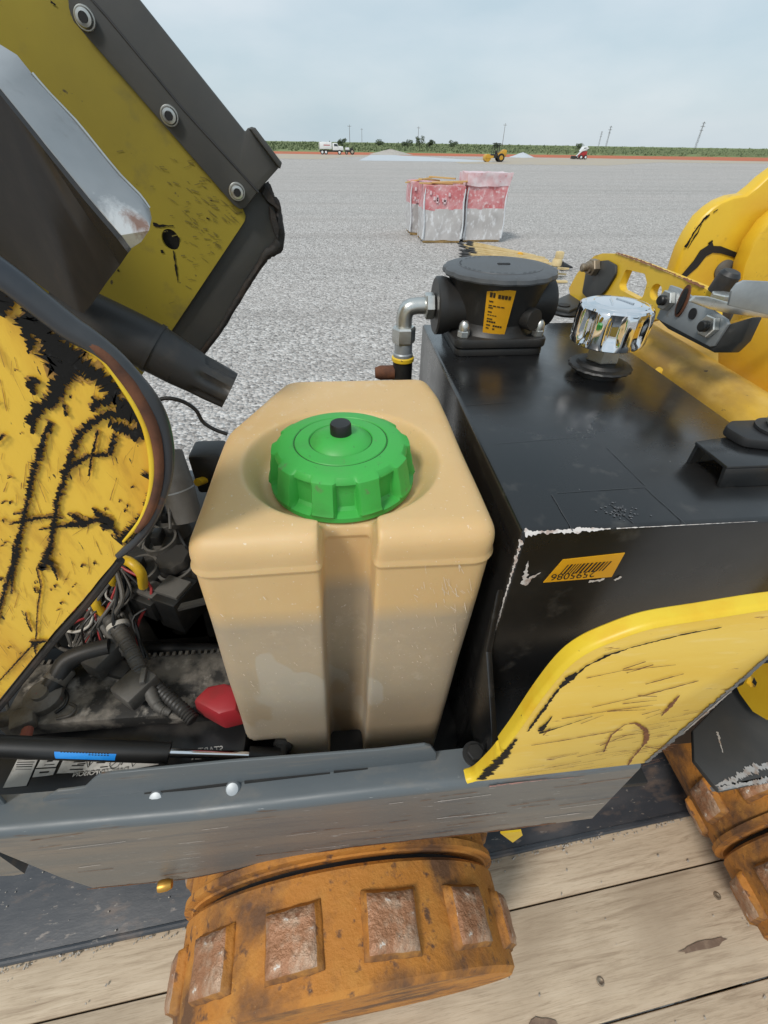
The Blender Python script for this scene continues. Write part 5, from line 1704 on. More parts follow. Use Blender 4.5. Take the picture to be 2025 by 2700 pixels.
# black strap bolted to the bracket
st1 = round_poly([(0.439, 0.8578, 1.8403), (0.439, 0.7937, 1.8555), (0.439, 0.763, 1.854), (0.439, 0.7563, 1.8429), (0.439, 0.7699, 1.8162), (0.439, 0.8018, 1.7866), (0.439, 0.847, 1.7931)], 0.006, 3)
stp = plate('strap', st1, (0.004, 0, 0), M_STRIP, roller, bevel=0.001)
lab(stp, 'bent black steel strap between bracket and tank')
f1 = [(0.5, 0.9628, 1.772), (0.5388, 0.9432, 1.772), (0.4691, 0.8569, 1.772), (0.3996, 0.7969, 1.772), (0.3808, 0.8162, 1.772), (0.3887, 0.8549, 1.772), (0.4214, 0.8849, 1.772)]
plate('strap_foot', f1, (0, 0, 0.005), M_STRIP, stp, bevel=0.001)
lathe('foot_hole', [(0.011, 0.0), (0.011, 0.0012), (0, 0.0012)], tuple(V((0.4001, 0.8242, 1.778))), M_INK, stp, n=20)
lathe('foot_pad', [(0.026, 0), (0.028, 0.004), (0.026, 0.006)], (V((0.4028, 0.8146, 1.767))[0], V((0.4028, 0.8146, 1.767))[1], 1.7665), M_BLACK, stp, n=24)
nb = V((0.438, 0.8198, 1.8404))
hexnut('nut', tuple(nb), (-1, -0.15, 0), 0.0135, 0.012, M_OLDNUT, stp)
lathe('stud', [(0.0095, 0.01), (0.0095, 0.017), (0.0065, 0.018), (0.0065, 0.027), (0.004, 0.029), (0, 0.029)], tuple(nb), M_OLDNUT, stp, (-1, -0.15, 0), 18)

# upright side plate the latch closes against
sp_ = [(0.53, 0.6058, 1.8005), (0.53, 0.5946, 1.8153), (0.53, 0.571, 1.8281), (0.53, 0.5237, 1.847), (0.53, 0.439, 1.8579), (0.53, 0.3567, 1.751), (0.53, 0.562, 1.7418)]
plate('side_plate', sp_, (0.008, 0, 0), M_YEL_DUST, beam, bevel=0.002)
# zinc latch
lt = thing('hood_latch', 'zinc plated over-centre latch bolted to the yellow bracket', None, (0.43, 0.53, 1.84))
attach(lt, roller)
plate('latch_base', [(0.428, 0.6005, 1.8615), (0.428, 0.5811, 1.8623), (0.428, 0.4853, 1.8526), (0.428, 0.4795, 1.849), (0.428, 0.4846, 1.8229), (0.428, 0.4889, 1.8205), (0.428, 0.602, 1.8194)], (0.004, 0, 0), M_ZINC_D, lt, bevel=0.0008)
plate('latch_channel', [(0.431, 0.488, 1.8216), (0.431, 0.4828, 1.8479), (0.431, 0.4558, 1.8638), (0.431, 0.4541, 1.8388), (0.431, 0.461, 1.8239), (0.431, 0.4841, 1.8155), (0.431, 0.5755, 1.8135), (0.431, 0.6041, 1.8178)], (0.012, 0, 0), M_DARK, lt, bevel=0.002)
for px in ((0.427, 0.5892, 1.8459), (0.427, 0.4998, 1.8407)):
    hexnut('bolt_head', px, (-1, -0.1, 0.05), 0.0125, 0.008, M_ZINC, lt)
    lathe('bolt_end', [(0.0062, 0.008), (0.0062, 0.0135), (0.005, 0.015), (0.0, 0.0152)], px, M_BLACK, lt, (-1, -0.1, 0.05), 18)
lathe('pivot_hole', [(0.0065, 0), (0.0065, 0.001), (0, 0.001)], (0.4275, 0.5378, 1.8438), M_INK, lt, (-1, 0, 0), 18)
lp = V((0.4275, 0.5629, 1.8517))
plate('keeper_slot', [tuple(lp + Vector((0, cos(a) * 0.0085, sin(a) * 0.019))) for a in [2 * pi * k / 24 for k in range(24)]], (-0.0016, 0, 0), M_RUSTEDGE, lt)
plate('keeper_pin', [tuple(lp + Vector((-0.0018, cos(a) * 0.0045 - 0.001, sin(a) * 0.015))) for a in [2 * pi * k / 24 for k in range(24)]], (-0.002, 0, 0), M_INK, lt)
plate('latch_arm', [(0.3688, 0.475, 1.874), (0.372, 0.475, 1.8796), (0.3878, 0.475, 1.8787), (0.4102, 0.475, 1.8736), (0.4616, 0.475, 1.867), (0.4973, 0.475, 1.8634), (0.5046, 0.475, 1.8521), (0.4684, 0.475, 1.8558), (0.4164, 0.475, 1.862), (0.3951, 0.475, 1.8661)], (0, 0.004, 0), M_ZINC, lt, bevel=0.001)
hd = [(p[0], p[1], p[2]) for p in [(0.3752, 0.43, 1.8821), (0.3716, 0.43, 1.895), (0.3737, 0.43, 1.9016), (0.3792, 0.43, 1.9042), (0.4335, 0.43, 1.9019), (0.4539, 0.43, 1.8706), (0.4218, 0.43, 1.8731)]]
plate('latch_handle', hd, (0, 0.003, 0), M_ZINC_D, lt, bevel=0.0008)
hexnut('top_nut', (0.4273, 0.5039, 1.866), (0, 0, 1), 0.0125, 0.009, M_ZINC, lt)
lathe('rubber_stop', [(0.012, 0), (0.012, 0.02), (0.009, 0.024), (0, 0.024)], (0.45, 0.541, 1.8673), M_DUSTBLACK, lt, (0.1, -0.2, 1), 18)

# -- yellow hood arm at the far right
arm_o = [(0.5719, 0.8, 1.8256), (0.5702, 0.8, 1.8517), (0.5698, 0.8, 1.8712), (0.5729, 0.8, 1.8911), (0.5809, 0.8, 1.9144), (0.5924, 0.8, 1.9271), (0.6039, 0.8, 1.9355), (0.6206, 0.8, 1.9419), (0.6408, 0.8, 1.9445), (0.6519, 0.8, 1.9546), (0.6618, 0.8, 1.9665), (0.6964, 0.8, 1.995), (0.7826, 0.8, 1.9959), (0.9738, 0.8, 1.741), (0.6296, 0.8, 1.7852)]
arm = plate('hood_arm', arm_o, (0.0, 0.03, 0), M_YEL, roller, bevel=0.006, seg=3)
lab(arm, 'yellow curved arm plate with bent slot at the right edge')
slot = [(0.5835, 0.8, 1.8302), (0.5954, 0.8, 1.8527), (0.5999, 0.8, 1.8684), (0.6107, 0.8, 1.876), (0.6127, 0.8, 1.8825), (0.6193, 0.8, 1.8749), (0.633, 0.8, 1.8744), (0.6835, 0.8, 1.8604), (0.6853, 0.8, 1.8536), (0.6386, 0.8, 1.8638), (0.6231, 0.8, 1.865), (0.6138, 0.8, 1.8594), (0.6067, 0.8, 1.8435), (0.5925, 0.8, 1.8272)]
plate('slot', slot, (0, -0.0016, 0), M_INK, arm)
pc = V((0.6575, 0.8, 1.8386))
lathe('oval_plug', [(0.016, -0.002), (0.016, 0.003), (0.012, 0.006), (0, 0.007)], tuple(pc), M_ENGINE, arm, (0, -1, 0.0), 28)
plate('arm_gusset', [(0.6699, 0.76, 1.8179), (0.658, 0.76, 1.8532), (0.6564, 0.76, 1.8853), (0.6652, 0.76, 1.9132), (0.6764, 0.76, 1.9254), (0.72, 0.76, 1.9352), (0.8161, 0.76, 1.7937)], (0, 0.03, 0), M_YEL, arm, bevel=0.004)
scratches('black_scuff', [([(0.571, 0.8, 1.8728), (0.5761, 0.8, 1.8953), (0.5841, 0.8, 1.9119), (0.5904, 0.8, 1.9185)], [0.004, 0.0022, 0.004, 0.002]), ([(0.5758, 0.8, 1.8712), (0.5818, 0.8, 1.8943), (0.5839, 0.8, 1.9057)], [0.0015, 0.0025, 0.0008]), ([(0.6105, 0.8, 1.8766), (0.6141, 0.8, 1.8825)], [0.006, 0.003]), ([(0.5955, 0.8, 1.9211), (0.6011, 0.8, 1.9251)], [0.0015, 0.0015])],
          (0, -1, 0), M_CHIP, arm, 0.0012, 0.002, 0.9)
box('arm_stem', (0.80, 0.835, 1.60), (0.10, 0.035, 0.62), M_YEL, arm, 0.006)
box('arm_foot', (0.68, 0.80, 1.55), (0.30, 0.12, 0.10), M_YEL, arm, 0.008)
lab(box('rear_frame', (0.62, 0.66, 1.46), (0.36, 0.34, 0.30), M_BAY, roller, 0.01), 'black rear frame below the yellow beam')
tube('arm_pin', [(0.52, 0.60, 1.795), (0.52, 0.60, 1.86)], 0.013, M_DUSTBLACK, roller, 14, 1)

def inside(x, z, poly):
    c = False
    for (x0, _, z0), (x1, _, z1) in zip(poly, poly[1:] + poly[:1]):
        if (z0 > z) != (z1 > z) and x < (x1 - x0) * (z - z0) / (z1 - z0) + x0:
            c = not c
    return c


# ------------------------------------------------------------------ hood, tipped open to the left
hood = thing('hood', 'hood tipped open, scuffed yellow outside and olive inside', None, (-0.3, 0.45, 1.5))
attach(hood, roller)
YN = 0.245
rim_c = [(-0.1835, 0.245, 1.9785), (-0.1708, 0.245, 1.964), (-0.1583, 0.245, 1.951), (-0.1518, 0.245, 1.9435), (-0.1457, 0.245, 1.9357), (-0.1376, 0.245, 1.9259), (-0.1321, 0.245, 1.9211), (-0.126, 0.245, 1.9149), (-0.1209, 0.245, 1.908), (-0.1165, 0.245, 1.8994), (-0.1126, 0.245, 1.8912), (-0.11, 0.245, 1.8828), (-0.1088, 0.245, 1.8736), (-0.1092, 0.245, 1.8635), (-0.1108, 0.245, 1.8532), (-0.1138, 0.245, 1.8422), (-0.1178, 0.245, 1.8315), (-0.1234, 0.245, 1.8201), (-0.1296, 0.245, 1.8092), (-0.1367, 0.245, 1.7991), (-0.1442, 0.245, 1.7898), (-0.1528, 0.245, 1.7809), (-0.1619, 0.245, 1.7725), (-0.1716, 0.245, 1.7647)]
inner = [(-0.1697, 0.245, 1.77), (-0.1784, 0.245, 1.7568), (-0.1948, 0.245, 1.7401), (-0.2163, 0.245, 1.7172), (-0.2535, 0.245, 1.6803), (-0.2946, 0.245, 1.6368), (-0.338, 0.245, 1.591), (-0.4496, 0.245, 1.4735), (-0.5019, 0.245, 1.5632), (-0.2045, 0.245, 1.9823), (-0.1844, 0.245, 1.9772)]
pn_poly = rim_c + inner[1:-1]
pn = plate('outer_panel', pn_poly, (0, 0.004, 0), M_YEL_OLD, hood)
lab(pn, 'near hood side, yellow paint chipped down to black')
tube('rim_tube', rim_c, [q * 0.78 for q in [0.0085, 0.0085, 0.0085, 0.0085, 0.0085, 0.0083, 0.0078, 0.007, 0.0066, 0.0064, 0.0062, 0.006, 0.0056, 0.0052, 0.005, 0.0047, 0.0045, 0.0042, 0.004, 0.004, 0.004, 0.004, 0.004, 0.003]], M_TUBE, hood, 16, 4)
# rust and yellow lip on the inner side of the rim
lipc = [(-0.1386, 0.2425, 1.9239), (-0.1345, 0.2425, 1.9197), (-0.1297, 0.2425, 1.9151), (-0.126, 0.2425, 1.91), (-0.1232, 0.2425, 1.9028), (-0.1207, 0.2425, 1.8947), (-0.1188, 0.2425, 1.8873), (-0.1178, 0.2425, 1.8791), (-0.1176, 0.2425, 1.8705), (-0.1182, 0.2425, 1.8616), (-0.1198, 0.2425, 1.851), (-0.1228, 0.2425, 1.84), (-0.1264, 0.2425, 1.8298), (-0.1313, 0.2425, 1.8193), (-0.1375, 0.2425, 1.8084), (-0.1447, 0.2425, 1.7984), (-0.1526, 0.2425, 1.7897), (-0.1615, 0.2425, 1.7809)]
tube('yellow_lip', lipc, [q * 0.75 for q in [0.0018, 0.0032, 0.003, 0.0024, 0.0028, 0.0034, 0.0036, 0.0034, 0.003, 0.0034, 0.0036, 0.0034, 0.003, 0.0028, 0.0024, 0.002, 0.0018, 0.0012]], M_YEL_EDGE, hood, 8, 3)
rustc = [(-0.1323, 0.2415, 1.9217), (-0.1268, 0.2415, 1.9168), (-0.1225, 0.2415, 1.9108), (-0.119, 0.2415, 1.9031), (-0.1161, 0.2415, 1.8955), (-0.114, 0.2415, 1.8865), (-0.1129, 0.2415, 1.8775), (-0.113, 0.2415, 1.8677), (-0.1146, 0.2415, 1.8568), (-0.1174, 0.2415, 1.8447), (-0.1213, 0.2415, 1.8333), (-0.1268, 0.2415, 1.8214), (-0.133, 0.2415, 1.8106), (-0.1402, 0.2415, 1.8003), (-0.149, 0.2415, 1.7904)]
tube('rust_line', rustc, [q * 0.75 for q in [0.002, 0.0036, 0.004, 0.0046, 0.005, 0.005, 0.005, 0.0046, 0.0042, 0.004, 0.004, 0.004, 0.004, 0.0036, 0.002]], M_RUSTEDGE, hood, 8, 3)
# paint chips
random.seed(12)


def pz(px, s):  # noqa
    return s


W = 0.00029
chips = []


def ck(pts, w):
    chips.append((pts, [q * W for q in w] if isinstance(w, (list, tuple)) else w * W))


ck([(-0.1549, 0.245, 1.9363), (-0.1531, 0.245, 1.9315), (-0.1543, 0.245, 1.9252), (-0.1494, 0.245, 1.926), (-0.1469, 0.245, 1.9213)], [26, 34, 26, 26, 30])
ck([(-0.1553, 0.245, 1.9307), (-0.1593, 0.245, 1.9196), (-0.1627, 0.245, 1.9138)], [26, 12, 3])
ck([(-0.1526, 0.245, 1.9288), (-0.151, 0.245, 1.9223), (-0.1476, 0.245, 1.9175), (-0.1418, 0.245, 1.9134)], [30, 34, 46, 40])
ck([(-0.147, 0.245, 1.9232), (-0.1502, 0.245, 1.9116), (-0.1543, 0.245, 1.9045), (-0.1457, 0.245, 1.9064)], [34, 46, 34, 30])
ck([(-0.1424, 0.245, 1.9144), (-0.1406, 0.245, 1.9094), (-0.1378, 0.245, 1.9069), (-0.1329, 0.245, 1.9019)], [40, 34, 40, 24])
ck([(-0.1438, 0.245, 1.9064), (-0.1494, 0.245, 1.9023), (-0.1536, 0.245, 1.8992), (-0.1604, 0.245, 1.8907), (-0.1708, 0.245, 1.883), (-0.1816, 0.245, 1.8738)], [40, 30, 16, 20, 14, 10])
ck([(-0.1504, 0.245, 1.9024), (-0.1564, 0.245, 1.8928), (-0.1633, 0.245, 1.8862), (-0.1668, 0.245, 1.8829)], [12, 14, 10, 8])
ck([(-0.1713, 0.245, 1.8864), (-0.1771, 0.245, 1.8773), (-0.1824, 0.245, 1.8677)], [14, 8, 6])
ck([(-0.1671, 0.245, 1.9017), (-0.1676, 0.245, 1.8985), (-0.1707, 0.245, 1.8953), (-0.1694, 0.245, 1.8914)], [12, 18, 12, 3])
ck([(-0.1345, 0.245, 1.903), (-0.13, 0.245, 1.8965), (-0.1284, 0.245, 1.8898)], [26, 30, 30])
ck([(-0.1372, 0.245, 1.8855), (-0.1298, 0.245, 1.8887), (-0.1249, 0.245, 1.8851), (-0.1207, 0.245, 1.8791)], [10, 22, 28, 34])
ck([(-0.1407, 0.245, 1.8773), (-0.1336, 0.245, 1.8783), (-0.1242, 0.245, 1.878), (-0.117, 0.245, 1.8741)], [8, 18, 24, 30])
ck([(-0.1374, 0.245, 1.8736), (-0.1307, 0.245, 1.8684), (-0.1252, 0.245, 1.8656), (-0.1195, 0.245, 1.8628)], [14, 26, 26, 10])
ck([(-0.1407, 0.245, 1.8773), (-0.1468, 0.245, 1.8739), (-0.1555, 0.245, 1.868), (-0.1602, 0.245, 1.8618), (-0.1671, 0.245, 1.8528), (-0.1733, 0.245, 1.8434), (-0.1827, 0.245, 1.8294), (-0.1889, 0.245, 1.8205)], [10, 12, 12, 10, 9, 10, 9, 9])
ck([(-0.1889, 0.245, 1.8205), (-0.1995, 0.245, 1.8016), (-0.2103, 0.245, 1.7812), (-0.2171, 0.245, 1.7704)], [9, 9, 8, 10])
ck([(-0.1369, 0.245, 1.866), (-0.1408, 0.245, 1.8584), (-0.1465, 0.245, 1.8519), (-0.1563, 0.245, 1.8524), (-0.1634, 0.245, 1.8486), (-0.1739, 0.245, 1.842), (-0.1789, 0.245, 1.8409)], [12, 8, 8, 5, 8, 6, 4])
ck([(-0.1685, 0.245, 1.8746), (-0.1754, 0.245, 1.8674), (-0.1825, 0.245, 1.8574), (-0.1899, 0.245, 1.847), (-0.1993, 0.245, 1.8332), (-0.2085, 0.245, 1.8184), (-0.2183, 0.245, 1.8028), (-0.2296, 0.245, 1.7861)], [8, 6, 9, 10, 9, 8, 8, 10])
ck([(-0.2296, 0.245, 1.7861), (-0.2391, 0.245, 1.7701), (-0.2546, 0.245, 1.7493), (-0.2716, 0.245, 1.7247), (-0.2905, 0.245, 1.6978)], [9, 12, 8, 8, 8])
ck([(-0.2342, 0.245, 1.7828), (-0.2474, 0.245, 1.757), (-0.2605, 0.245, 1.7327)], [6, 6, 4])
ck([(-0.2283, 0.245, 1.8007), (-0.2195, 0.245, 1.8029), (-0.2089, 0.245, 1.8049), (-0.199, 0.245, 1.8056), (-0.1924, 0.245, 1.8039)], [3, 8, 8, 7, 4])
ck([(-0.2123, 0.245, 1.7949), (-0.2005, 0.245, 1.7966), (-0.1899, 0.245, 1.7983), (-0.181, 0.245, 1.7988), (-0.1701, 0.245, 1.8015)], [3, 8, 9, 16, 10])
ck([(-0.1884, 0.245, 1.8076), (-0.1836, 0.245, 1.8047), (-0.1835, 0.245, 1.7989), (-0.1824, 0.245, 1.7954)], [3, 14, 18, 12])
ck([(-0.1711, 0.245, 1.8116), (-0.168, 0.245, 1.8038), (-0.1665, 0.245, 1.7979), (-0.1715, 0.245, 1.7912)], [4, 22, 24, 8])
ck([(-0.1658, 0.245, 1.803), (-0.1647, 0.245, 1.7925), (-0.1636, 0.245, 1.7871)], [16, 8, 5])
ck([(-0.2138, 0.245, 1.7777), (-0.2201, 0.245, 1.7667), (-0.2269, 0.245, 1.7574), (-0.2268, 0.245, 1.7633)], [8, 14, 14, 4])
ck([(-0.2226, 0.245, 1.7669), (-0.2184, 0.245, 1.7647), (-0.2193, 0.245, 1.7547), (-0.2219, 0.245, 1.7445)], [14, 12, 6, 3])
ck([(-0.144, 0.245, 1.881), (-0.1402, 0.245, 1.8855), (-0.1399, 0.245, 1.8901)], [8, 12, 4])
ck([(-0.1451, 0.245, 1.8689), (-0.1495, 0.245, 1.8614), (-0.1557, 0.245, 1.851), (-0.1627, 0.245, 1.8372)], [6, 4, 4, 3])
ck([(-0.1169, 0.245, 1.8627), (-0.118, 0.245, 1.8548), (-0.1196, 0.245, 1.8467), (-0.1235, 0.245, 1.8354)], [5, 7, 6, 6])
ck([(-0.1371, 0.245, 1.8112), (-0.1329, 0.245, 1.8143), (-0.1291, 0.245, 1.8235), (-0.1256, 0.245, 1.8325)], [18, 16, 10, 5])
ck([(-0.166, 0.245, 1.7818), (-0.1584, 0.245, 1.785), (-0.1518, 0.245, 1.7917), (-0.1421, 0.245, 1.8032)], [24, 22, 16, 12])
ck([(-0.1291, 0.245, 1.8342), (-0.1265, 0.245, 1.837)], [16, 16])
ck([(-0.1616, 0.245, 1.9445), (-0.1615, 0.245, 1.9395), (-0.1659, 0.245, 1.9326)], [22, 22, 8])
ck([(-0.3288, 0.245, 1.6158), (-0.3046, 0.245, 1.6393), (-0.2812, 0.245, 1.6619), (-0.273, 0.245, 1.6694)], [3, 4, 4, 8])
ck([(-0.2762, 0.245, 1.6725), (-0.2711, 0.245, 1.6703), (-0.2628, 0.245, 1.6716)], [8, 14, 6])
ck([(-0.273, 0.245, 1.6694), (-0.28, 0.245, 1.6531)], [8, 3])
ck([(-0.2615, 0.245, 1.7096), (-0.2661, 0.245, 1.6952), (-0.2679, 0.245, 1.685)], [3, 4, 4])
ck([(-0.2299, 0.245, 1.7596), (-0.236, 0.245, 1.7393), (-0.2506, 0.245, 1.7133), (-0.2697, 0.245, 1.6745)], [3, 3, 2, 3])
ck([(-0.2063, 0.245, 1.861), (-0.1974, 0.245, 1.8682)], [3, 5])
ck([(-0.221, 0.245, 1.8096), (-0.2122, 0.245, 1.8107)], [6, 3])
for k in range(150):
    x = random.uniform(-0.30, -0.13)
    z = random.uniform(1.62, 1.92)
    if not (inside(x, z, pn_poly) and inside(x + 0.006, z + 0.006, pn_poly) and inside(x + 0.004, z - 0.008, pn_poly)):
        continue
    L = random.uniform(0.0008, 0.004)
    a = random.choice((1.2, 1.4, 0.4))
    chips.append((([(x, YN, z), (x + cos(a) * L, YN, z + sin(a) * L)]), random.uniform(0.0006, 0.0016)))
scratches('paint_halo', [(p, [q * 1.15 + 0.0003 for q in w] if isinstance(w, (list, tuple)) else w * 1.2) for p, w in chips], (0, -1, 0), M_HALO, pn, 0.0004, 0.0007, 1.1)
scratches('paint_chip', chips, (0, -1, 0), M_CHIP, pn, 0.0016, 0.0006, 1.1)
fine = []
for k in range(420):
    x = random.uniform(-0.34, -0.115)
    z = random.uniform(1.60, 1.95)
    if not inside(x, z, pn_poly):
        continue
    L = random.uniform(0.003, 0.022)
    a_ = random.gauss(1.25, 0.25)
    fine.append((([(x, YN, z), (x - cos(a_) * L, YN, z - sin(a_) * L)]), random.uniform(0.00012, 0.0004)))
scratches('fine_scuff', [q for q in fine if inside(*[q[0][1][0], q[0][1][2]], pn_poly)], (0, -1, 0), M_HALO, pn, 0.0003, 0.002, 0.9)
# serrated trim along the lower edge
bm = bmesh.new()
add_tube(bm, [(p[0] + 0.002, 0.2485, p[2] - 0.002) for p in [(-0.1762, 0.247, 1.759), (-0.2193, 0.247, 1.7117), (-0.2574, 0.247, 1.6735), (-0.2993, 0.247, 1.6291), (-0.3435, 0.247, 1.5822), (-0.4575, 0.247, 1.4619)]], 0.0035, 8, 3)
from_bm('edge_trim', bm, M_RUBBER, hood)

# far side: olive lining, charcoal edge strip with bolts, dark frame with a torn seal
YO = 0.66
ol = [(-0.2425, 0.66, 2.1327), (-0.2456, 0.66, 2.1054), (-0.2482, 0.66, 2.0909), (-0.1216, 0.66, 1.9421), (-0.1149, 0.66, 1.9373), (-0.1124, 0.66, 1.9288), (-0.1142, 0.66, 1.9241), (-0.1194, 0.66, 1.9182), (-0.2419, 0.66, 1.7907), (-0.3622, 0.66, 1.6657), (-0.6843, 0.66, 1.6762), (-0.452, 0.66, 2.1263)]
hole = [tuple(V((-0.208, 0.66, 1.9041)) + Vector((cos(a) * 0.0105, 0, sin(a) * 0.0115))) for a in [2 * pi * k / 20 for k in range(20)]]
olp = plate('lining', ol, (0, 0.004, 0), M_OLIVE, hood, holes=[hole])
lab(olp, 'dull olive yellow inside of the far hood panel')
box('dark_backing', tuple(V((-0.2117, 0.672, 1.9024))), (0.05, 0.004, 0.05), M_INK, hood, 0.001)
scratches('crack', [([(-0.2237, 0.66, 1.9196), (-0.2082, 0.66, 1.9188), (-0.2001, 0.66, 1.9189)], [0.004, 0.0012, 0.001]), ([(-0.2076, 0.66, 1.8926), (-0.2095, 0.66, 1.8756), (-0.2122, 0.66, 1.8557)], [0.0012, 0.0022, 0.0008]), ([(-0.2112, 0.66, 1.9149), (-0.2096, 0.66, 1.9109)], [0.002, 0.001]), ([(-0.2233, 0.66, 1.891), (-0.2201, 0.66, 1.8909)], [0.004, 0.003]),
                    ([(-0.1993, 0.66, 1.9057), (-0.197, 0.66, 1.9041)], [0.004, 0.003]), ([(-0.159, 0.66, 1.9268), (-0.1547, 0.66, 1.9256)], [0.002, 0.001]), ([(-0.2624, 0.66, 2.099), (-0.2588, 0.66, 2.0969)], [0.002, 0.001]), ([(-0.2832, 0.66, 1.8707), (-0.2811, 0.66, 1.869)], [0.003, 0.002])], (0, -1, 0), M_CHIP, olp, 0.001, 0.002, 0.8)

gr = []
for k in range(400):
    x = random.gauss(-0.135, 0.035)
    z = random.uniform(1.82, 1.99)
    if not (inside(x, z, ol) and inside(x + 0.008, z - 0.006, ol)):
        continue
    L = random.uniform(0.001, 0.009)
    gr.append(([(x, YO, z), (x + L, YO, z - L * random.uniform(-0.3, 0.9))], random.uniform(0.0003, 0.0012)))
scratches('grime_mark', gr, (0, -1, 0), pmat('grime', (0.16, 0.125, 0.025), 0.8), olp, 0.0008, 0.001, 0.7)
stp_o = round_poly([(-0.2476, 0.65, 2.1325), (-0.2402, 0.65, 2.1062), (-0.2445, 0.65, 2.0943), (-0.2439, 0.65, 2.0858), (-0.1227, 0.65, 1.9412), (-0.1161, 0.65, 1.9367), (-0.1097, 0.65, 1.9379), (-0.0867, 0.65, 1.9588), (-0.0647, 0.65, 1.9765), (-0.0627, 0.65, 1.9813), (-0.0641, 0.65, 1.984), (-0.0857, 0.65, 2.0104), (-0.0888, 0.65, 2.0116), (-0.0939, 0.65, 2.0102), (-0.0969, 0.65, 2.0071), (-0.1774, 0.65, 2.1008), (-0.2052, 0.65, 2.1338)], [0, 0, .004, .004, .006, .004, .003, 0, .003, .003, .003, .004, .003, .003, .002, 0, 0], 3)
strip = plate('edge_strip', stp_o, (0, 0.006, 0), M_STRIP, hood, bevel=0.0012)
lab(strip, 'charcoal steel edge strip with three bright bolts')
tube('strip_crease', [(-0.233, 0.6495, 2.1131), (-0.2117, 0.6495, 2.0897), (-0.1587, 0.6495, 2.0254), (-0.0911, 0.6495, 1.9531)], 0.0011, M_BAFFLE_D, strip, 8, 1)
tab = [(-0.0925, 0.648, 2.0096), (-0.087, 0.648, 2.0109), (-0.0625, 0.648, 1.9814), (-0.0654, 0.648, 1.9759)]
plate('bent_tab', tab, (0.004, -0.016, 0.0), M_STRIP, strip, bevel=0.001)
for px in ((-0.232, 0.65, 2.0878), (-0.1735, 0.65, 2.0192), (-0.1158, 0.65, 1.954)):
    w = lathe('washer', [(0.0092, 0), (0.0092, 0.0015), (0.0086, 0.0022), (0.005, 0.0022)], px, M_ZINC, strip, (0.18, -1, -0.05), 32)
    lathe('bolt', [(0.0078, 0.002), (0.0078, 0.005), (0.0066, 0.008), (0.0042, 0.0085), (0.0039, 0.005), (0, 0.005)], px, M_ZINC, strip, (0.18, -1, -0.05), 28)
    lathe('bolt_socket', [(0.0040, 0.0075), (0.0040, 0.0088), (0, 0.0088)], px, M_INK, strip, (0.18, -1, -0.05), 6)
fr = [(-0.1298, 0.668, 1.9545), (-0.1099, 0.668, 1.9655), (-0.0863, 0.668, 1.9585), (-0.0811, 0.668, 1.9454), (-0.0751, 0.668, 1.9367), (-0.074, 0.668, 1.9241), (-0.0764, 0.668, 1.9038), (-0.0841, 0.668, 1.8932), (-0.1018, 0.668, 1.879), (-0.1198, 0.668, 1.8602), (-0.133, 0.668, 1.8427), (-0.1517, 0.668, 1.8201), (-0.169, 0.668, 1.7991), (-0.191, 0.668, 1.7767), (-0.2089, 0.668, 1.7578), (-0.2679, 0.668, 1.7216), (-0.2934, 0.668, 1.7455)]
plate('dark_frame', fr, (0, 0.03, 0), M_STRIP, hood, bevel=0.004)
seal_p = [(-0.0868, 0.667, 1.96), (-0.0835, 0.667, 1.953), (-0.0793, 0.667, 1.9444), (-0.0742, 0.667, 1.9418), (-0.0724, 0.667, 1.9321), (-0.0745, 0.667, 1.9202), (-0.0745, 0.667, 1.906), (-0.0811, 0.667, 1.8934), (-0.0938, 0.667, 1.8861), (-0.1043, 0.667, 1.8748), (-0.1202, 0.667, 1.8568), (-0.133, 0.667, 1.842), (-0.153, 0.667, 1.8179), (-0.1704, 0.667, 1.7968), (-0.1943, 0.667, 1.7728), (-0.2158, 0.667, 1.751)]
random.seed(6)
tube('torn_seal', seal_p, [random.uniform(0.0035, 0.0085) if i < 9 else 0.004 for i in range(16)], M_RUBBER, hood, 9, 4, lambda a, t: 1 + 0.35 * mnoise.noise(Vector((cos(a) * 2, sin(a) * 2, t * 60))) )
plate('seal_flap', [(-0.0853, 0.663, 1.958), (-0.0797, 0.663, 1.9515), (-0.0756, 0.663, 1.9421), (-0.0716, 0.663, 1.9383), (-0.0729, 0.663, 1.9356), (-0.0786, 0.663, 1.9402), (-0.0844, 0.663, 1.944), (-0.0896, 0.663, 1.9507)], (0.002, -0.006, 0), M_RUBBER, hood)
plate('seal_flap', [(-0.0835, 0.663, 1.9383), (-0.0779, 0.663, 1.9325), (-0.0755, 0.663, 1.9167), (-0.0782, 0.663, 1.9045), (-0.0817, 0.663, 1.9127), (-0.0837, 0.663, 1.9247)], (0.002, -0.005, 0), M_RUBBER, hood)

# the hood's top skin, joining the two sides at the far left
plate('top_skin', [(-0.56, 0.245, 1.45), (-0.56, 0.245, 2.02), (-0.46, 0.245, 2.20), (-0.46, 0.664, 2.20), (-0.56, 0.664, 2.02), (-0.56, 0.664, 1.45)][:1] + [(-0.56, 0.664, 1.45), (-0.56, 0.664, 2.02), (-0.56, 0.245, 2.02)], (-0.004, 0, 0), M_YEL, hood)
plate('top_skin', [(-0.56, 0.245, 2.02), (-0.56, 0.664, 2.02), (-0.43, 0.664, 2.22), (-0.43, 0.245, 2.22)], (-0.004, 0, 0.002), M_YEL, hood)
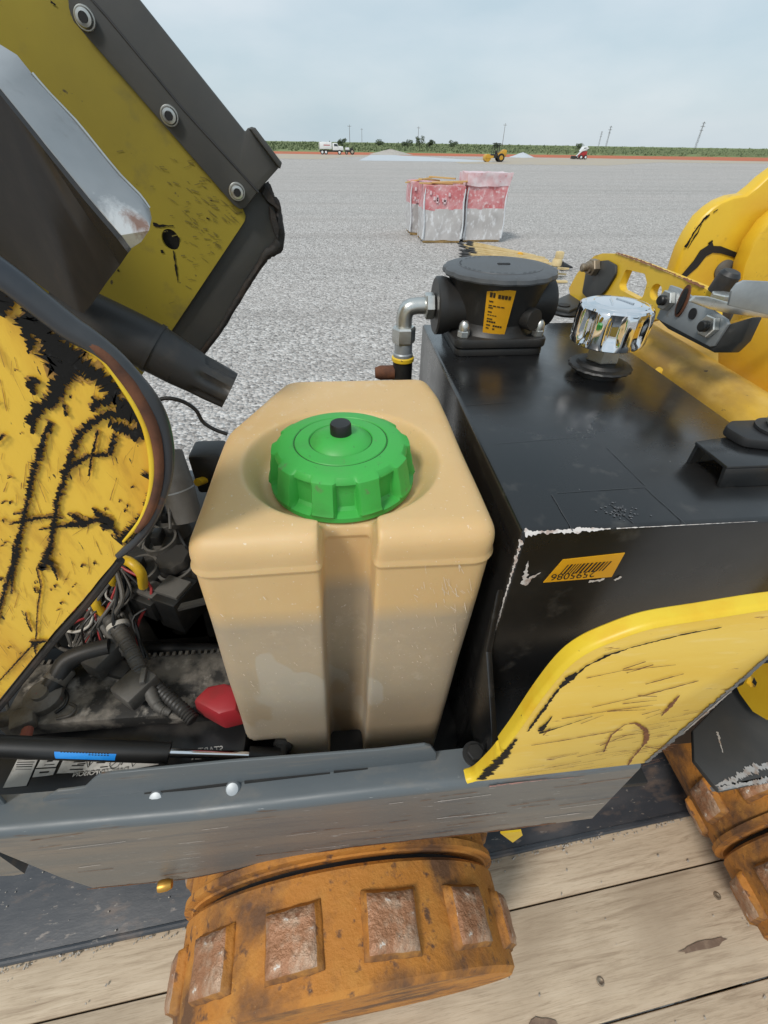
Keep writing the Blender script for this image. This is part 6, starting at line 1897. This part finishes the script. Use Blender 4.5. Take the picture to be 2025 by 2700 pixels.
# folded baffle between the two sides; its lit and shaded faces are painted in
ridge = [(-0.273, 0.4, 2.0778), (-0.2055, 0.4, 2.0235), (-0.1907, 0.4, 1.9969), (-0.1746, 0.4, 1.9682), (-0.164, 0.4, 1.9505), (-0.1607, 0.4, 1.9448)]
upper = [(-0.2983, 0.47, 2.1215), (-0.2427, 0.47, 2.0542), (-0.2303, 0.47, 2.0496), (-0.2214, 0.47, 2.0446), (-0.2157, 0.47, 2.0351), (-0.1961, 0.47, 2.01), (-0.1748, 0.47, 1.9767), (-0.164, 0.47, 1.9642), (-0.1589, 0.47, 1.955), (-0.1593, 0.47, 1.9477)]
low_ = [(-0.3512, 0.43, 2.0062), (-0.2701, 0.43, 1.9289), (-0.2486, 0.43, 1.9067), (-0.2282, 0.43, 1.8866), (-0.2236, 0.43, 1.8846)]
bm = bmesh.new()


def strip_between(bm, A, B, k=14):
    def samp(P, t):
        L = [0]
        for a, b in zip(P, P[1:]):
            L.append(L[-1] + (V(b) - V(a)).length)
        d = t * L[-1]
        for i in range(len(P) - 1):
            if d <= L[i + 1] + 1e-9:
                f = (d - L[i]) / max(1e-9, L[i + 1] - L[i])
                return V(P[i]).lerp(V(P[i + 1]), f)
        return V(P[-1])
    va = [bm.verts.new(samp(A, i / k)) for i in range(k + 1)]
    vb = [bm.verts.new(samp(B, i / k)) for i in range(k + 1)]
    for i in range(k):
        bm.faces.new((va[i], va[i + 1], vb[i + 1], vb[i]))


up_poly = ridge + [(-0.1647, 0.42, 1.933), (-0.1554, 0.42, 1.9374), (-0.1469, 0.42, 1.9451)] + upper[::-1]
tip = [(-0.1647, 0.42, 1.933), (-0.1554, 0.42, 1.9374), (-0.1469, 0.42, 1.9451)]
vs = [bm.verts.new(p) for p in ridge + tip + upper[::-1]]
f = bm.faces.new(vs)
bmesh.ops.triangulate(bm, faces=[f])
bmesh.ops.solidify(bm, geom=bm.faces[:], thickness=0.004)
bf = from_bm('baffle_top', bm, M_BAFFLE_T, hood, True, 50)
lab(bf, 'sky-lit toned blue grey steel baffle with scraped tip')
bm = bmesh.new()
lowp = [ridge[0]] + ridge[1:] + [tip[0]] + [(-0.1797, 0.43, 1.9225), (-0.1964, 0.43, 1.9084), (-0.2154, 0.43, 1.891), (-0.2236, 0.43, 1.8846)] + low_[::-1][1:]
vs = [bm.verts.new(V(p) + Vector((0, 0.0006, -0.0006))) for p in lowp]
f = bm.faces.new(vs)
bmesh.ops.triangulate(bm, faces=[f])
bmesh.ops.solidify(bm, geom=bm.faces[:], thickness=0.004)
from_bm('baffle_side', bm, M_BAFFLE_D, hood, True, 50)
tube('edge_wear', [(-0.2148, 0.4685, 2.0353), (-0.2077, 0.4685, 2.0251), (-0.1952, 0.4685, 2.01), (-0.1849, 0.4685, 1.9936), (-0.1741, 0.4685, 1.977), (-0.1634, 0.4685, 1.9645), (-0.1584, 0.4685, 1.9551)], 0.0012, M_ZINC, hood, 6, 2)

# black rubber grip on its bar
gp = [(-0.2656, 0.47, 1.8819), (-0.2406, 0.47, 1.8677), (-0.2146, 0.47, 1.8516), (-0.1926, 0.47, 1.8374), (-0.172, 0.47, 1.8214), (-0.1558, 0.47, 1.8096), (-0.1422, 0.47, 1.8005), (-0.1261, 0.47, 1.7897)]
grip = tube('grip_bar', gp[:5], [0.023, 0.0235, 0.0245, 0.0250, 0.0235], M_DUSTBLACK, hood, 28, 4)
lab(grip, 'dusty black rubber grip below the hood')
tube('grip_collar', [tuple(V(gp[3]).lerp(V(gp[4]), -0.06)), tuple(V(gp[3]).lerp(V(gp[4]), 0.1))], 0.0262, M_DUSTBLACK, hood, 28, 1)
tube('grip_end', gp[4:], [0.0235, 0.0215, 0.0215, 0.0205], M_DUSTBLACK, hood, 48, 4, lambda a, t: 1 - (0.2 * max(0, cos(a * 7)) if 0.35 < t < 0.97 else 0))
tube('thin_wire', [(-0.2231, 0.5, 1.7655), (-0.2072, 0.5, 1.7688), (-0.1912, 0.5, 1.7646), (-0.1789, 0.5, 1.7536), (-0.1741, 0.5, 1.7373), (-0.163, 0.5, 1.7266), (-0.1486, 0.5, 1.7192)], 0.0024, M_BLACK, roller, 8, 5)

# ------------------------------------------------------------------ engine bay
eng = thing('engine', 'grimy engine parts packed between hood and fuel tank', None, (-0.3, 0.5, 1.37))
attach(eng, roller)
box('valve_block', (-0.34, 0.56, 1.46), (0.34, 0.24, 0.16), M_ENGINE_D, eng, 0.01)
box('rear_block', (-0.2, 0.62, 1.45), (0.16, 0.16, 0.14), M_ENGINE_D, eng, 0.01)


def can(p, ax, r, L, open_=True, mat=M_ENGINE, capn=None):
    c = lathe('coil_tube', [(r * 0.94, -L), (r * 0.94, -0.012), (r, -0.012), (r, 0), (r * 0.86, 0), (r * 0.84, -0.012), (0, -0.014)], p, mat, eng, ax, 36)
    if open_:
        box('plug_tab', tuple(V(p) + V(ax).normalized() * 0.004), (r * 0.5, r * 0.9, 0.016), M_BLACK, eng, 0.001)
    return c


AX = (-0.10, -0.12, 1.0)
tube('pump_cylinder', [(-0.2562, 0.56, 1.6583), (-0.2442, 0.53, 1.6165), (-0.2388, 0.51, 1.5748)], [0.021, 0.022, 0.022], M_ENGINE, eng, 24, 3)
lathe('cylinder_band', [(0.0226, -0.001), (0.0226, 0.001)], (-0.2442, 0.53, 1.6165), M_ZINC_D, eng, (0.2, -0.3, -0.9), 24)
can((-0.2694, 0.5204, 1.575), AX, 0.023, 0.12)
can((-0.2744, 0.4875, 1.562), AX, 0.024, 0.12)
can((-0.2942, 0.4475, 1.545), AX, 0.025, 0.12)
can((-0.2498, 0.4547, 1.54), AX, 0.027, 0.12, False)
lc = (-0.2507, 0.4595, 1.545)
lathe('filler_plug', [(0.017, -0.006), (0.0225, -0.004), (0.0225, 0.006), (0.021, 0.009), (0, 0.0095)], lc, M_ENGINE_D, eng, AX, 64, lambda a, i, r: r * (1 + 0.05 * sin(8 * a)))
for px, zz in (((-0.196, 0.505), 1.565), ((-0.176, 0.575), 1.575), ((-0.205, 0.45), 1.545)):
    hexnut('bolt_head', (px[0], px[1], zz), (0, 0, 1), 0.0095, 0.007, M_ZINC_D, eng)
    lathe('bolt_stud', [(0.006, 0.007), (0.006, 0.016), (0, 0.017)], (px[0], px[1], zz), M_ZINC_D, eng, n=12)
    lathe('bolt_boss', [(0.013, -0.06), (0.013, 0.0), (0.01, 0.0)], (px[0], px[1], zz), M_ENGINE, eng, n=20)
# relay boxes with yellow cables
for c, s, r in (((-0.3249, 0.4333, 1.515), (0.034, 0.05, 0.035), -35), ((-0.2806, 0.4223, 1.512), (0.05, 0.042, 0.035), -28), ((-0.2424, 0.4151, 1.505), (0.04, 0.05, 0.06), -25)):
    o = box('relay_box', c, s, M_BLACK, eng, 0.003, rz(r))
    box('relay_lid', (c[0], c[1], c[2] + s[2] / 2 + 0.003), (s[0] * 0.9, s[1] * 0.6, 0.006), M_ENGINE, eng, 0.001, rz(r))
tube('yellow_cable', [(-0.3237, 0.4497, 1.56), (-0.2851, 0.4178, 1.59), (-0.2684, 0.4063, 1.58), (-0.2786, 0.4142, 1.545)], 0.0062, M_YWIRE, eng, 12)
tube('yellow_cable', [(-0.3306, 0.4417, 1.56), (-0.3178, 0.4204, 1.56), (-0.3202, 0.426, 1.535)], 0.0062, M_YWIRE, eng, 12)
tube('yellow_cable', [(-0.3396, 0.4178, 1.55), (-0.3403, 0.4025, 1.53), (-0.3355, 0.3991, 1.51), (-0.3249, 0.3933, 1.5)], 0.0062, M_YWIRE, eng, 12)
tube('yellow_cable', [(-0.2309, 0.5684, 1.6), (-0.2243, 0.5919, 1.59), (-0.21, 0.6048, 1.6)], 0.006, M_YWIRE, eng, 12)
box('dark_clip', (-0.2171, 0.6107, 1.6), (0.05, 0.05, 0.07), M_BLACK, eng, 0.006)
# pierced plate and pipe between engine and battery
pp = [(-0.3169, 0.44, 1.4616), (-0.2292, 0.44, 1.471), (-0.2405, 0.44, 1.3451), (-0.312, 0.44, 1.3516)]
h1 = [tuple(V((-0.3007, 0.44, 1.4509)) + Vector((cos(a) * 0.012, 0, sin(a) * 0.009))) for a in [2 * pi * k / 16 for k in range(16)]]
h2 = [tuple(V((-0.2742, 0.44, 1.4528)) + Vector((cos(a) * 0.010, 0, sin(a) * 0.007))) for a in [2 * pi * k / 16 for k in range(16)]]
h3 = [tuple(V((-0.2756, 0.44, 1.4071)) + Vector((cos(a) * 0.012, 0, sin(a) * 0.009))) for a in [2 * pi * k / 16 for k in range(16)]]
plate('pierced_plate', pp, (0, 0.004, 0), M_ENGINE_D, eng, holes=[h1, h2, h3])
plate('plate_flange', [(-0.2169, 0.3602, 1.555), (-0.178, 0.3702, 1.555), (-0.1798, 0.3787, 1.555), (-0.2147, 0.3694, 1.555)], (0, 0, 0.004), M_ENGINE, eng)
tube('coolant_pipe', [(-0.398, 0.4, 1.4086), (-0.3121, 0.4, 1.4239), (-0.196, 0.4, 1.406)], 0.010, M_DUSTBLACK, eng, 14, 3)
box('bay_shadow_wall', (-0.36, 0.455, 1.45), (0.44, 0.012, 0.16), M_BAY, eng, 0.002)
# wiring
random.seed(9)
wm_ = [M_BLACK, M_LOOM, M_ENGINE_D, M_BLACK, M_ENGINE, M_REDWIRE, M_WHITEWIRE, M_LOOM]
A0, A1 = V((-0.3208, 0.4384, 1.57)), V((-0.303, 0.4328, 1.56))
B0, B1 = V((-0.3891, 0.3763, 1.48)), V((-0.2719, 0.3507, 1.47))
for k in range(26):
    p, q = A0.lerp(A1, random.random()), B0.lerp(B1, random.random())
    m1 = p.lerp(q, 0.33) + Vector((random.gauss(0, 0.014), random.gauss(0, 0.01), random.uniform(-0.012, 0.014)))
    m2 = p.lerp(q, 0.66) + Vector((random.gauss(0, 0.018), random.gauss(0, 0.01), random.uniform(-0.012, 0.014)))
    tube('wire', [p, m1, m2, q], random.choice((0.0014, 0.0018, 0.0024, 0.003)), wm_[k % 8], eng, 7, 5)
for k in range(10):
    p = V((-0.2922, 0.5567, 1.57)) + Vector((random.uniform(-0.02, 0.03), random.uniform(-0.03, 0.03), random.uniform(-0.02, 0.02)))
    q = p + Vector((random.uniform(-0.06, 0.05), random.uniform(-0.11, -0.04), random.uniform(-0.03, 0.01)))
    tube('wire', [p, p.lerp(q, 0.5) + Vector((random.gauss(0, 0.01), 0, random.uniform(0, 0.03))), q], random.choice((0.0016, 0.0022, 0.003)), wm_[k % 5], eng, 7, 5)
tube('black_wire', [(-0.3251, 0.4437, 1.55), (-0.3386, 0.4301, 1.52), (-0.3414, 0.4147, 1.49), (-0.3452, 0.3917, 1.47)], 0.004, M_BLACK, eng, 8)
tube('black_wire', [(-0.3314, 0.4407, 1.55), (-0.3447, 0.4239, 1.52), (-0.3509, 0.4027, 1.49), (-0.3609, 0.3808, 1.47)], 0.004, M_LOOM, eng, 8)
tube('teal_wire', [(-0.3252, 0.4379, 1.56), (-0.3403, 0.4352, 1.53), (-0.3422, 0.4201, 1.5)], 0.002, pmat('teal wire', (0.03, 0.16, 0.16), 0.5), eng, 8)
tube('red_wire', [(-0.3781, 0.3753, 1.51), (-0.364, 0.3853, 1.515), (-0.3518, 0.3972, 1.51), (-0.349, 0.4077, 1.5)], 0.0017, M_REDWIRE, eng, 8)
tube('red_wire', [(-0.3731, 0.4005, 1.52), (-0.3634, 0.4067, 1.515), (-0.347, 0.4063, 1.5)], 0.0022, M_REDWIRE, eng, 8)
tube('white_wire', [(-0.3897, 0.3862, 1.5), (-0.3683, 0.381, 1.5), (-0.3515, 0.3856, 1.505), (-0.347, 0.3949, 1.515), (-0.3481, 0.3982, 1.53), (-0.3546, 0.4024, 1.53)], 0.002, M_WHITEWIRE, eng, 8)
tube('grey_wire', [(-0.3915, 0.3746, 1.5), (-0.4028, 0.3811, 1.47), (-0.3817, 0.3719, 1.47), (-0.3545, 0.3709, 1.47)], 0.0026, M_LOOM, eng, 8)
tube('wire_sleeve', [(-0.3415, 0.3983, 1.51), (-0.3339, 0.3849, 1.5), (-0.32, 0.3701, 1.49), (-0.3033, 0.3557, 1.475)], [0.0065, 0.0065, 0.003, 0.003], M_LOOM, eng, 10)
lo = [(-0.3311, 0.3938, 1.51), (-0.3133, 0.3797, 1.505), (-0.2913, 0.3526, 1.5), (-0.2772, 0.3329, 1.495), (-0.2614, 0.3092, 1.485), (-0.2434, 0.2839, 1.475), (-0.2271, 0.2758, 1.47)]
tube('corrugated_loom', lo, [0.0075, 0.0092, 0.009, 0.0085, 0.0088, 0.0065, 0.004], M_LOOM, eng, 16, 14, lambda a, t: 1 + 0.08 * sin(t * 300))
tube('corrugated_loom', [(-0.257, 0.3144, 1.475), (-0.2355, 0.2953, 1.475), (-0.2127, 0.2768, 1.475), (-0.1978, 0.2643, 1.47)], 0.0075, M_ENGINE_D, eng, 16, 16, lambda a, t: 1 + 0.1 * sin(t * 200))
lathe('cable_tie', [(0.0138, -0.003), (0.0138, 0.003), (0.012, 0.003)], (-0.3136, 0.3823, 1.504), M_WHITEWIRE, eng, (0.4, -0.7, -0.3), 20)
box('inline_fuse', (-0.3292, 0.3605, 1.475), (0.03, 0.055, 0.03), M_LOOM, eng, 0.005, rz(-28))
box('fuse_flap', (-0.3134, 0.3461, 1.46), (0.03, 0.025, 0.012), M_ENGINE_D, eng, 0.004, rz(-20))
box('connector', (-0.2713, 0.305, 1.485), (0.036, 0.042, 0.024), M_LOOM, eng, 0.004, rz(-35))
box('connector_pin', (-0.2598, 0.3095, 1.5), (0.006, 0.02, 0.006), M_ENGINE, eng, 0.001, rz(10))

# ------------------------------------------------------------------ gas spring of the hood
gs = thing('gas_spring', 'black gas spring with blue sticker lying across the battery', None, (-0.25, 0.22, 1.5))
attach(gs, roller)
g0, g1, g2, g3 = (-0.4613, 0.235, 1.5303), (-0.2237, 0.235, 1.4577), (-0.1362, 0.235, 1.4324), (-0.1019, 0.235, 1.4209)
tube('spring_body', [g0, g1], 0.0112, M_BLACK, gs, 28, 1)
tube('body_end', [tuple(V(g1).lerp(V(g0), 0.0)), tuple(V(g1) + (V(g1) - V(g0)).normalized() * 0.003)], 0.0119, M_BLACK, gs, 28, 1)
tube('piston_rod', [g1, g2], 0.0048, M_CHROME, gs, 18, 1)
tube('rod_socket', [tuple(V(g2)), g3], 0.0105, M_BLACK, gs, 18, 1)
lathe('ball_stud', [(0.008, -0.01), (0.008, 0.012), (0.012, 0.014), (0.012, 0.02)], g3, M_DARK, gs, (0.2, 0.9, -0.2), 16)
dr = (V(g1) - V(g0)).normalized()
sA, sB = V((-0.3199, 0.235, 1.5087)), V((-0.2627, 0.235, 1.4922))
ta, tb = (sA - V(g0)).dot(dr), (sB - V(g0)).dot(dr)
bm = bmesh.new()
up = Vector((0, -0.75, 0.66)).normalized()
side = dr.cross(up)
g = []
for i in range(2):
    row = []
    for j in range(9):
        a = radians(-5 + 70 * j / 8)
        c = V(g0) + dr * (ta + (tb - ta) * i + (0.004 if i else -0.001) * (j / 8 - 0.5))
        row.append(bm.verts.new(c + (Vector((0, 0, 1)) * sin(a + 0.35) + Vector((0, -1, 0)) * cos(a + 0.35)) * 0.0115))
    g.append(row)
for j in range(8):
    bm.faces.new((g[0][j], g[1][j], g[1][j + 1], g[0][j + 1]))
from_bm('blue_sticker', bm, M_BLUE, gs, True)
bm = bmesh.new()
for k in range(16):
    t0 = ta + (tb - ta) * (0.1 + 0.05 * k)
    for q in range(1 if k < 9 else 2):
        a = radians(52 - q * 9)
        c = V(g0) + dr * t0 + (Vector((0, 0, 1)) * sin(a) + Vector((0, -1, 0)) * cos(a)) * 0.0119
        bm.faces.new([bm.verts.new(c + dr * x + Vector((0, 0.5, 0.6)) * y) for x, y in ((0, 0), (0.0016, 0), (0.0016, 0.0012), (0, 0.0012))])
from_bm('sticker_print', bm, M_INK, gs, False)

# ------------------------------------------------------------------ battery standing in the bay
bat = thing('battery', 'black car battery with white warning label behind the grey sill', 'battery', (-0.29, 0.30, 1.356))
ZB = 1.432
box('battery_case', (-0.292, 0.292, 1.394), (0.300, 0.163, 0.074), M_BATT, bat, 0.004)
box('battery_top', (-0.290, 0.322, 1.446), (0.285, 0.086, 0.026), M_DIRTTOP, bat, 0.004)
# ribbed rear hold-down edge
bm = bmesh.new()
for k in range(34):
    add_box(bm, (-0.428 + k * 0.0085, 0.364, 1.457), (0.004, 0.006, 0.010))
from_bm('vent_rib', bm, M_DIRTTOP, bat)
ZL = 1.4316


def bt(px_pts):
    return [(p[0], p[1], ZL) for p in px_pts]


bl = bt([(-0.4079, 0.2223, 1.4316), (-0.408, 0.2573, 1.4316), (-0.3843, 0.2546, 1.4316), (-0.3828, 0.2226, 1.4316)])
plate('label_patch', bl, (0, 0, 0.0006), M_WHITE, bat)
plate('label_patch', bt([(-0.3812, 0.2413, 1.4316), (-0.3805, 0.2538, 1.4316), (-0.3572, 0.2558, 1.4316), (-0.359, 0.2407, 1.4316)]), (0, 0, 0.0006), M_WHITE, bat)
plate('label_patch', bt([(-0.3804, 0.2311, 1.4316), (-0.3813, 0.2397, 1.4316), (-0.3582, 0.239, 1.4316), (-0.3582, 0.2317, 1.4316)]), (0, 0, 0.0006), M_WHITE, bat)
plate('warning_label', bt([(-0.3546, 0.233, 1.4316), (-0.3536, 0.2547, 1.4316), (-0.2421, 0.2422, 1.4316), (-0.2405, 0.2336, 1.4316), (-0.269, 0.2309, 1.4316), (-0.3332, 0.2321, 1.4316)]), (0, 0, 0.0006), M_WHITE, bat)
plate('label_patch', bt([(-0.376, 0.2899, 1.4316), (-0.3586, 0.2866, 1.4316), (-0.3593, 0.2829, 1.4316), (-0.3765, 0.2862, 1.4316)]), (0, 0, 0.0006), M_WHITE, bat)
plate('label_patch', bt([(-0.3538, 0.2891, 1.4316), (-0.329, 0.289, 1.4316), (-0.3273, 0.2846, 1.4316), (-0.3528, 0.2847, 1.4316)]), (0, 0, 0.0006), M_WHITE, bat)
bm = bmesh.new()
random.seed(14)


def ink(a, b, w, z=ZL + 0.0011):
    a, b = V(a), V(b)
    d = (b - a)
    s = Vector((-d.y, d.x, 0)).normalized() * w / 2
    bm.faces.new([bm.verts.new(Vector((p.x, p.y, z))) for p in (a + s, b + s, b - s, a - s)])


for k, (p, q) in enumerate(zip([(-0.4073, 0.2543, 1.4316), (-0.4068, 0.2517, 1.4316), (-0.4063, 0.2492, 1.4316), (-0.4059, 0.2466, 1.4316), (-0.4045, 0.244, 1.4316), (-0.4041, 0.2415, 1.4316)], [(-0.387, 0.2531, 1.4316), (-0.3866, 0.2505, 1.4316), (-0.3862, 0.2479, 1.4316), (-0.3867, 0.2455, 1.4316), (-0.3863, 0.243, 1.4316), (-0.3857, 0.24, 1.4316)])):
    ink(p, q, random.choice((0.0006, 0.001)))
for p, q, w in zip([(-0.372, 0.2476, 1.4316), (-0.373, 0.2435, 1.4316), (-0.3746, 0.2355, 1.4316), (-0.3494, 0.25, 1.4316), (-0.3405, 0.2442, 1.4316), (-0.3408, 0.2401, 1.4316), (-0.3412, 0.236, 1.4316), (-0.3159, 0.2473, 1.4316), (-0.3135, 0.2412, 1.4316), (-0.307, 0.2357, 1.4316), (-0.3349, 0.2413, 1.4316), (-0.2954, 0.2448, 1.4316), (-0.2837, 0.2363, 1.4316), (-0.3222, 0.247, 1.4316), (-0.2612, 0.2403, 1.4316), (-0.252, 0.2387, 1.4316)], [(-0.3655, 0.2475, 1.4316), (-0.3615, 0.2434, 1.4316), (-0.3641, 0.2354, 1.4316), (-0.3384, 0.2496, 1.4316), (-0.3273, 0.2436, 1.4316), (-0.3269, 0.2394, 1.4316), (-0.326, 0.2352, 1.4316), (-0.3047, 0.2464, 1.4316), (-0.3033, 0.2404, 1.4316), (-0.2985, 0.2358, 1.4316), (-0.326, 0.2414, 1.4316), (-0.2908, 0.2394, 1.4316), (-0.2817, 0.2428, 1.4316), (-0.3209, 0.2393, 1.4316), (-0.2552, 0.2365, 1.4316), (-0.2446, 0.2385, 1.4316)], (0.0018, 0.001, 0.0018) + (0.0013,) * 13):
    ink(p, q, w)
c = V((-0.2913, 0.2394, 1.4316))
for k in range(16):
    a0, a1 = 2 * pi * k / 16, 2 * pi * (k + 1) / 16
    ink(c + Vector((cos(a0), sin(a0), 0)) * 0.0065, c + Vector((cos(a1), sin(a1), 0)) * 0.0055, 0.0008)
ink(c + Vector((-0.004, -0.004, 0)), c + Vector((0.004, 0.004, 0)), 0.0008)
for px in ((-0.3214, 0.2427, 1.4316), (-0.2696, 0.2393, 1.4316)):
    c = V(px)
    tri = [c + Vector((cos(a), sin(a), 0)) * 0.006 for a in (-pi / 2, pi / 6, 5 * pi / 6)]
    for i in range(3):
        ink(tri[i], tri[(i + 1) % 3], 0.0006)
from_bm('label_print', bm, M_INK, bat, False)
# lettering faces the far side of the machine, so it reads upside down from here
d1 = (V((-0.3289, 0.2269, 1.4316)) - V((-0.27, 0.2277, 1.4316))).normalized()
text('danger_print', 'DANGER/POISON', (V((-0.2734, 0.2288, 1.4316))[0], V((-0.2734, 0.2288, 1.4316))[1], ZL + 0.0006), tuple(d1), (d1.y, -d1.x, 0), 0.0078, M_WHITE, bat, thick=0.0002)
text('brand_print', 'SUPER', (V((-0.1736, 0.2362, 1.4316))[0], V((-0.1736, 0.2362, 1.4316))[1], ZL + 0.0006), tuple(d1), (d1.y, -d1.x, 0), 0.0105, M_WHITE, bat, shear=0.3, thick=0.0004)
text('brand_print', 'START', (V((-0.1667, 0.2421, 1.4316))[0], V((-0.1667, 0.2421, 1.4316))[1], ZL + 0.0006), tuple(d1), (d1.y, -d1.x, 0), 0.010, M_WHITE, bat, shear=0.3, thick=0.0002)
text('small_print', 'RECYCLE LEAD', (V((-0.2394, 0.289, 1.4316))[0], V((-0.2394, 0.289, 1.4316))[1], ZL + 0.0006), tuple(d1), (d1.y, -d1.x, 0), 0.0075, M_WHITE, bat) if False else None
# terminals
tc = V((-0.39, 0.3113, 1.465))
neg = lathe('terminal_clamp', [(0.020, -0.012), (0.022, -0.006), (0.021, 0.006), (0.016, 0.010), (0.010, 0.011), (0.009, 0.016), (0, 0.017)], tuple(tc), M_LEAD, bat, (0.05, -0.1, 1), 24)
box('clamp_jaw', tuple(tc + Vector((-0.012, -0.026, -0.002))), (0.026, 0.026, 0.018), M_LEAD, bat, 0.004, rz(25))
lathe('clamp_bolt', [(0.009, -0.012), (0.009, 0.012), (0.006, 0.016)], tuple(tc + Vector((-0.034, -0.022, -0.004))), M_LEAD, bat, (1, 0.2, 0), 14)
lathe('red_dot', [(0.006, 0), (0.006, 0.02), (0, 0.021)], tuple(tc + Vector((0.0, -0.040, 0.0))), pmat('red corrosion', (0.34, 0.11, 0.08), 0.7), bat, (0.3, -0.7, 0.2), 10)
tube('ground_cable', [tuple(tc), (-0.3794, 0.3293, 1.475), (-0.3699, 0.3464, 1.485), (-0.3494, 0.3542, 1.49), (-0.3216, 0.3616, 1.49)], [0.012, 0.0125, 0.0125, 0.0115, 0.011], M_ENGINE_D, bat, 16)
lathe('cable_lug', [(0.0145, -0.006), (0.0145, 0.012), (0.0125, 0.014)], (-0.38, 0.3314, 1.474), M_LEAD, bat, (0.35, 0.8, 0.15), 20)
tube('loose_wire', [(-0.4401, 0.3145, 1.46), (-0.4341, 0.3044, 1.455), (-0.4191, 0.2947, 1.45), (-0.3962, 0.2886, 1.45)], 0.0022, M_LOOM, bat, 8)
tube('loose_wire', [(-0.377, 0.3246, 1.46), (-0.3628, 0.3107, 1.465), (-0.3622, 0.2995, 1.463), (-0.37, 0.2911, 1.462)], 0.002, M_BLACK, bat, 8)
tube('loose_wire', [(-0.3644, 0.2837, 1.462), (-0.3487, 0.2856, 1.465), (-0.3461, 0.2948, 1.465), (-0.3564, 0.3014, 1.463)], 0.002, M_LOOM, bat, 8)
bm = bmesh.new()
rc = V((-0.1809, 0.2837, 1.475))
add_plate(bm, [(-0.2021, 0.2797, 1.488), (-0.1862, 0.3016, 1.488), (-0.1617, 0.3047, 1.488), (-0.1423, 0.2981, 1.488), (-0.1363, 0.2598, 1.488), (-0.1613, 0.2551, 1.488)], (0, 0, -0.03))
bmesh.ops.recalc_face_normals(bm, faces=bm.faces)
for v in bm.verts:
    if v.co.z > 1.47:
        v.co.x += (rc.x - v.co.x) * 0.18
        v.co.y += (rc.y - v.co.y) * 0.2
bevel_sharp(bm, 0.005, 2)
lab(from_bm('terminal_cover', bm, M_RED, bat), 'red plastic terminal cover beside the tan tank')
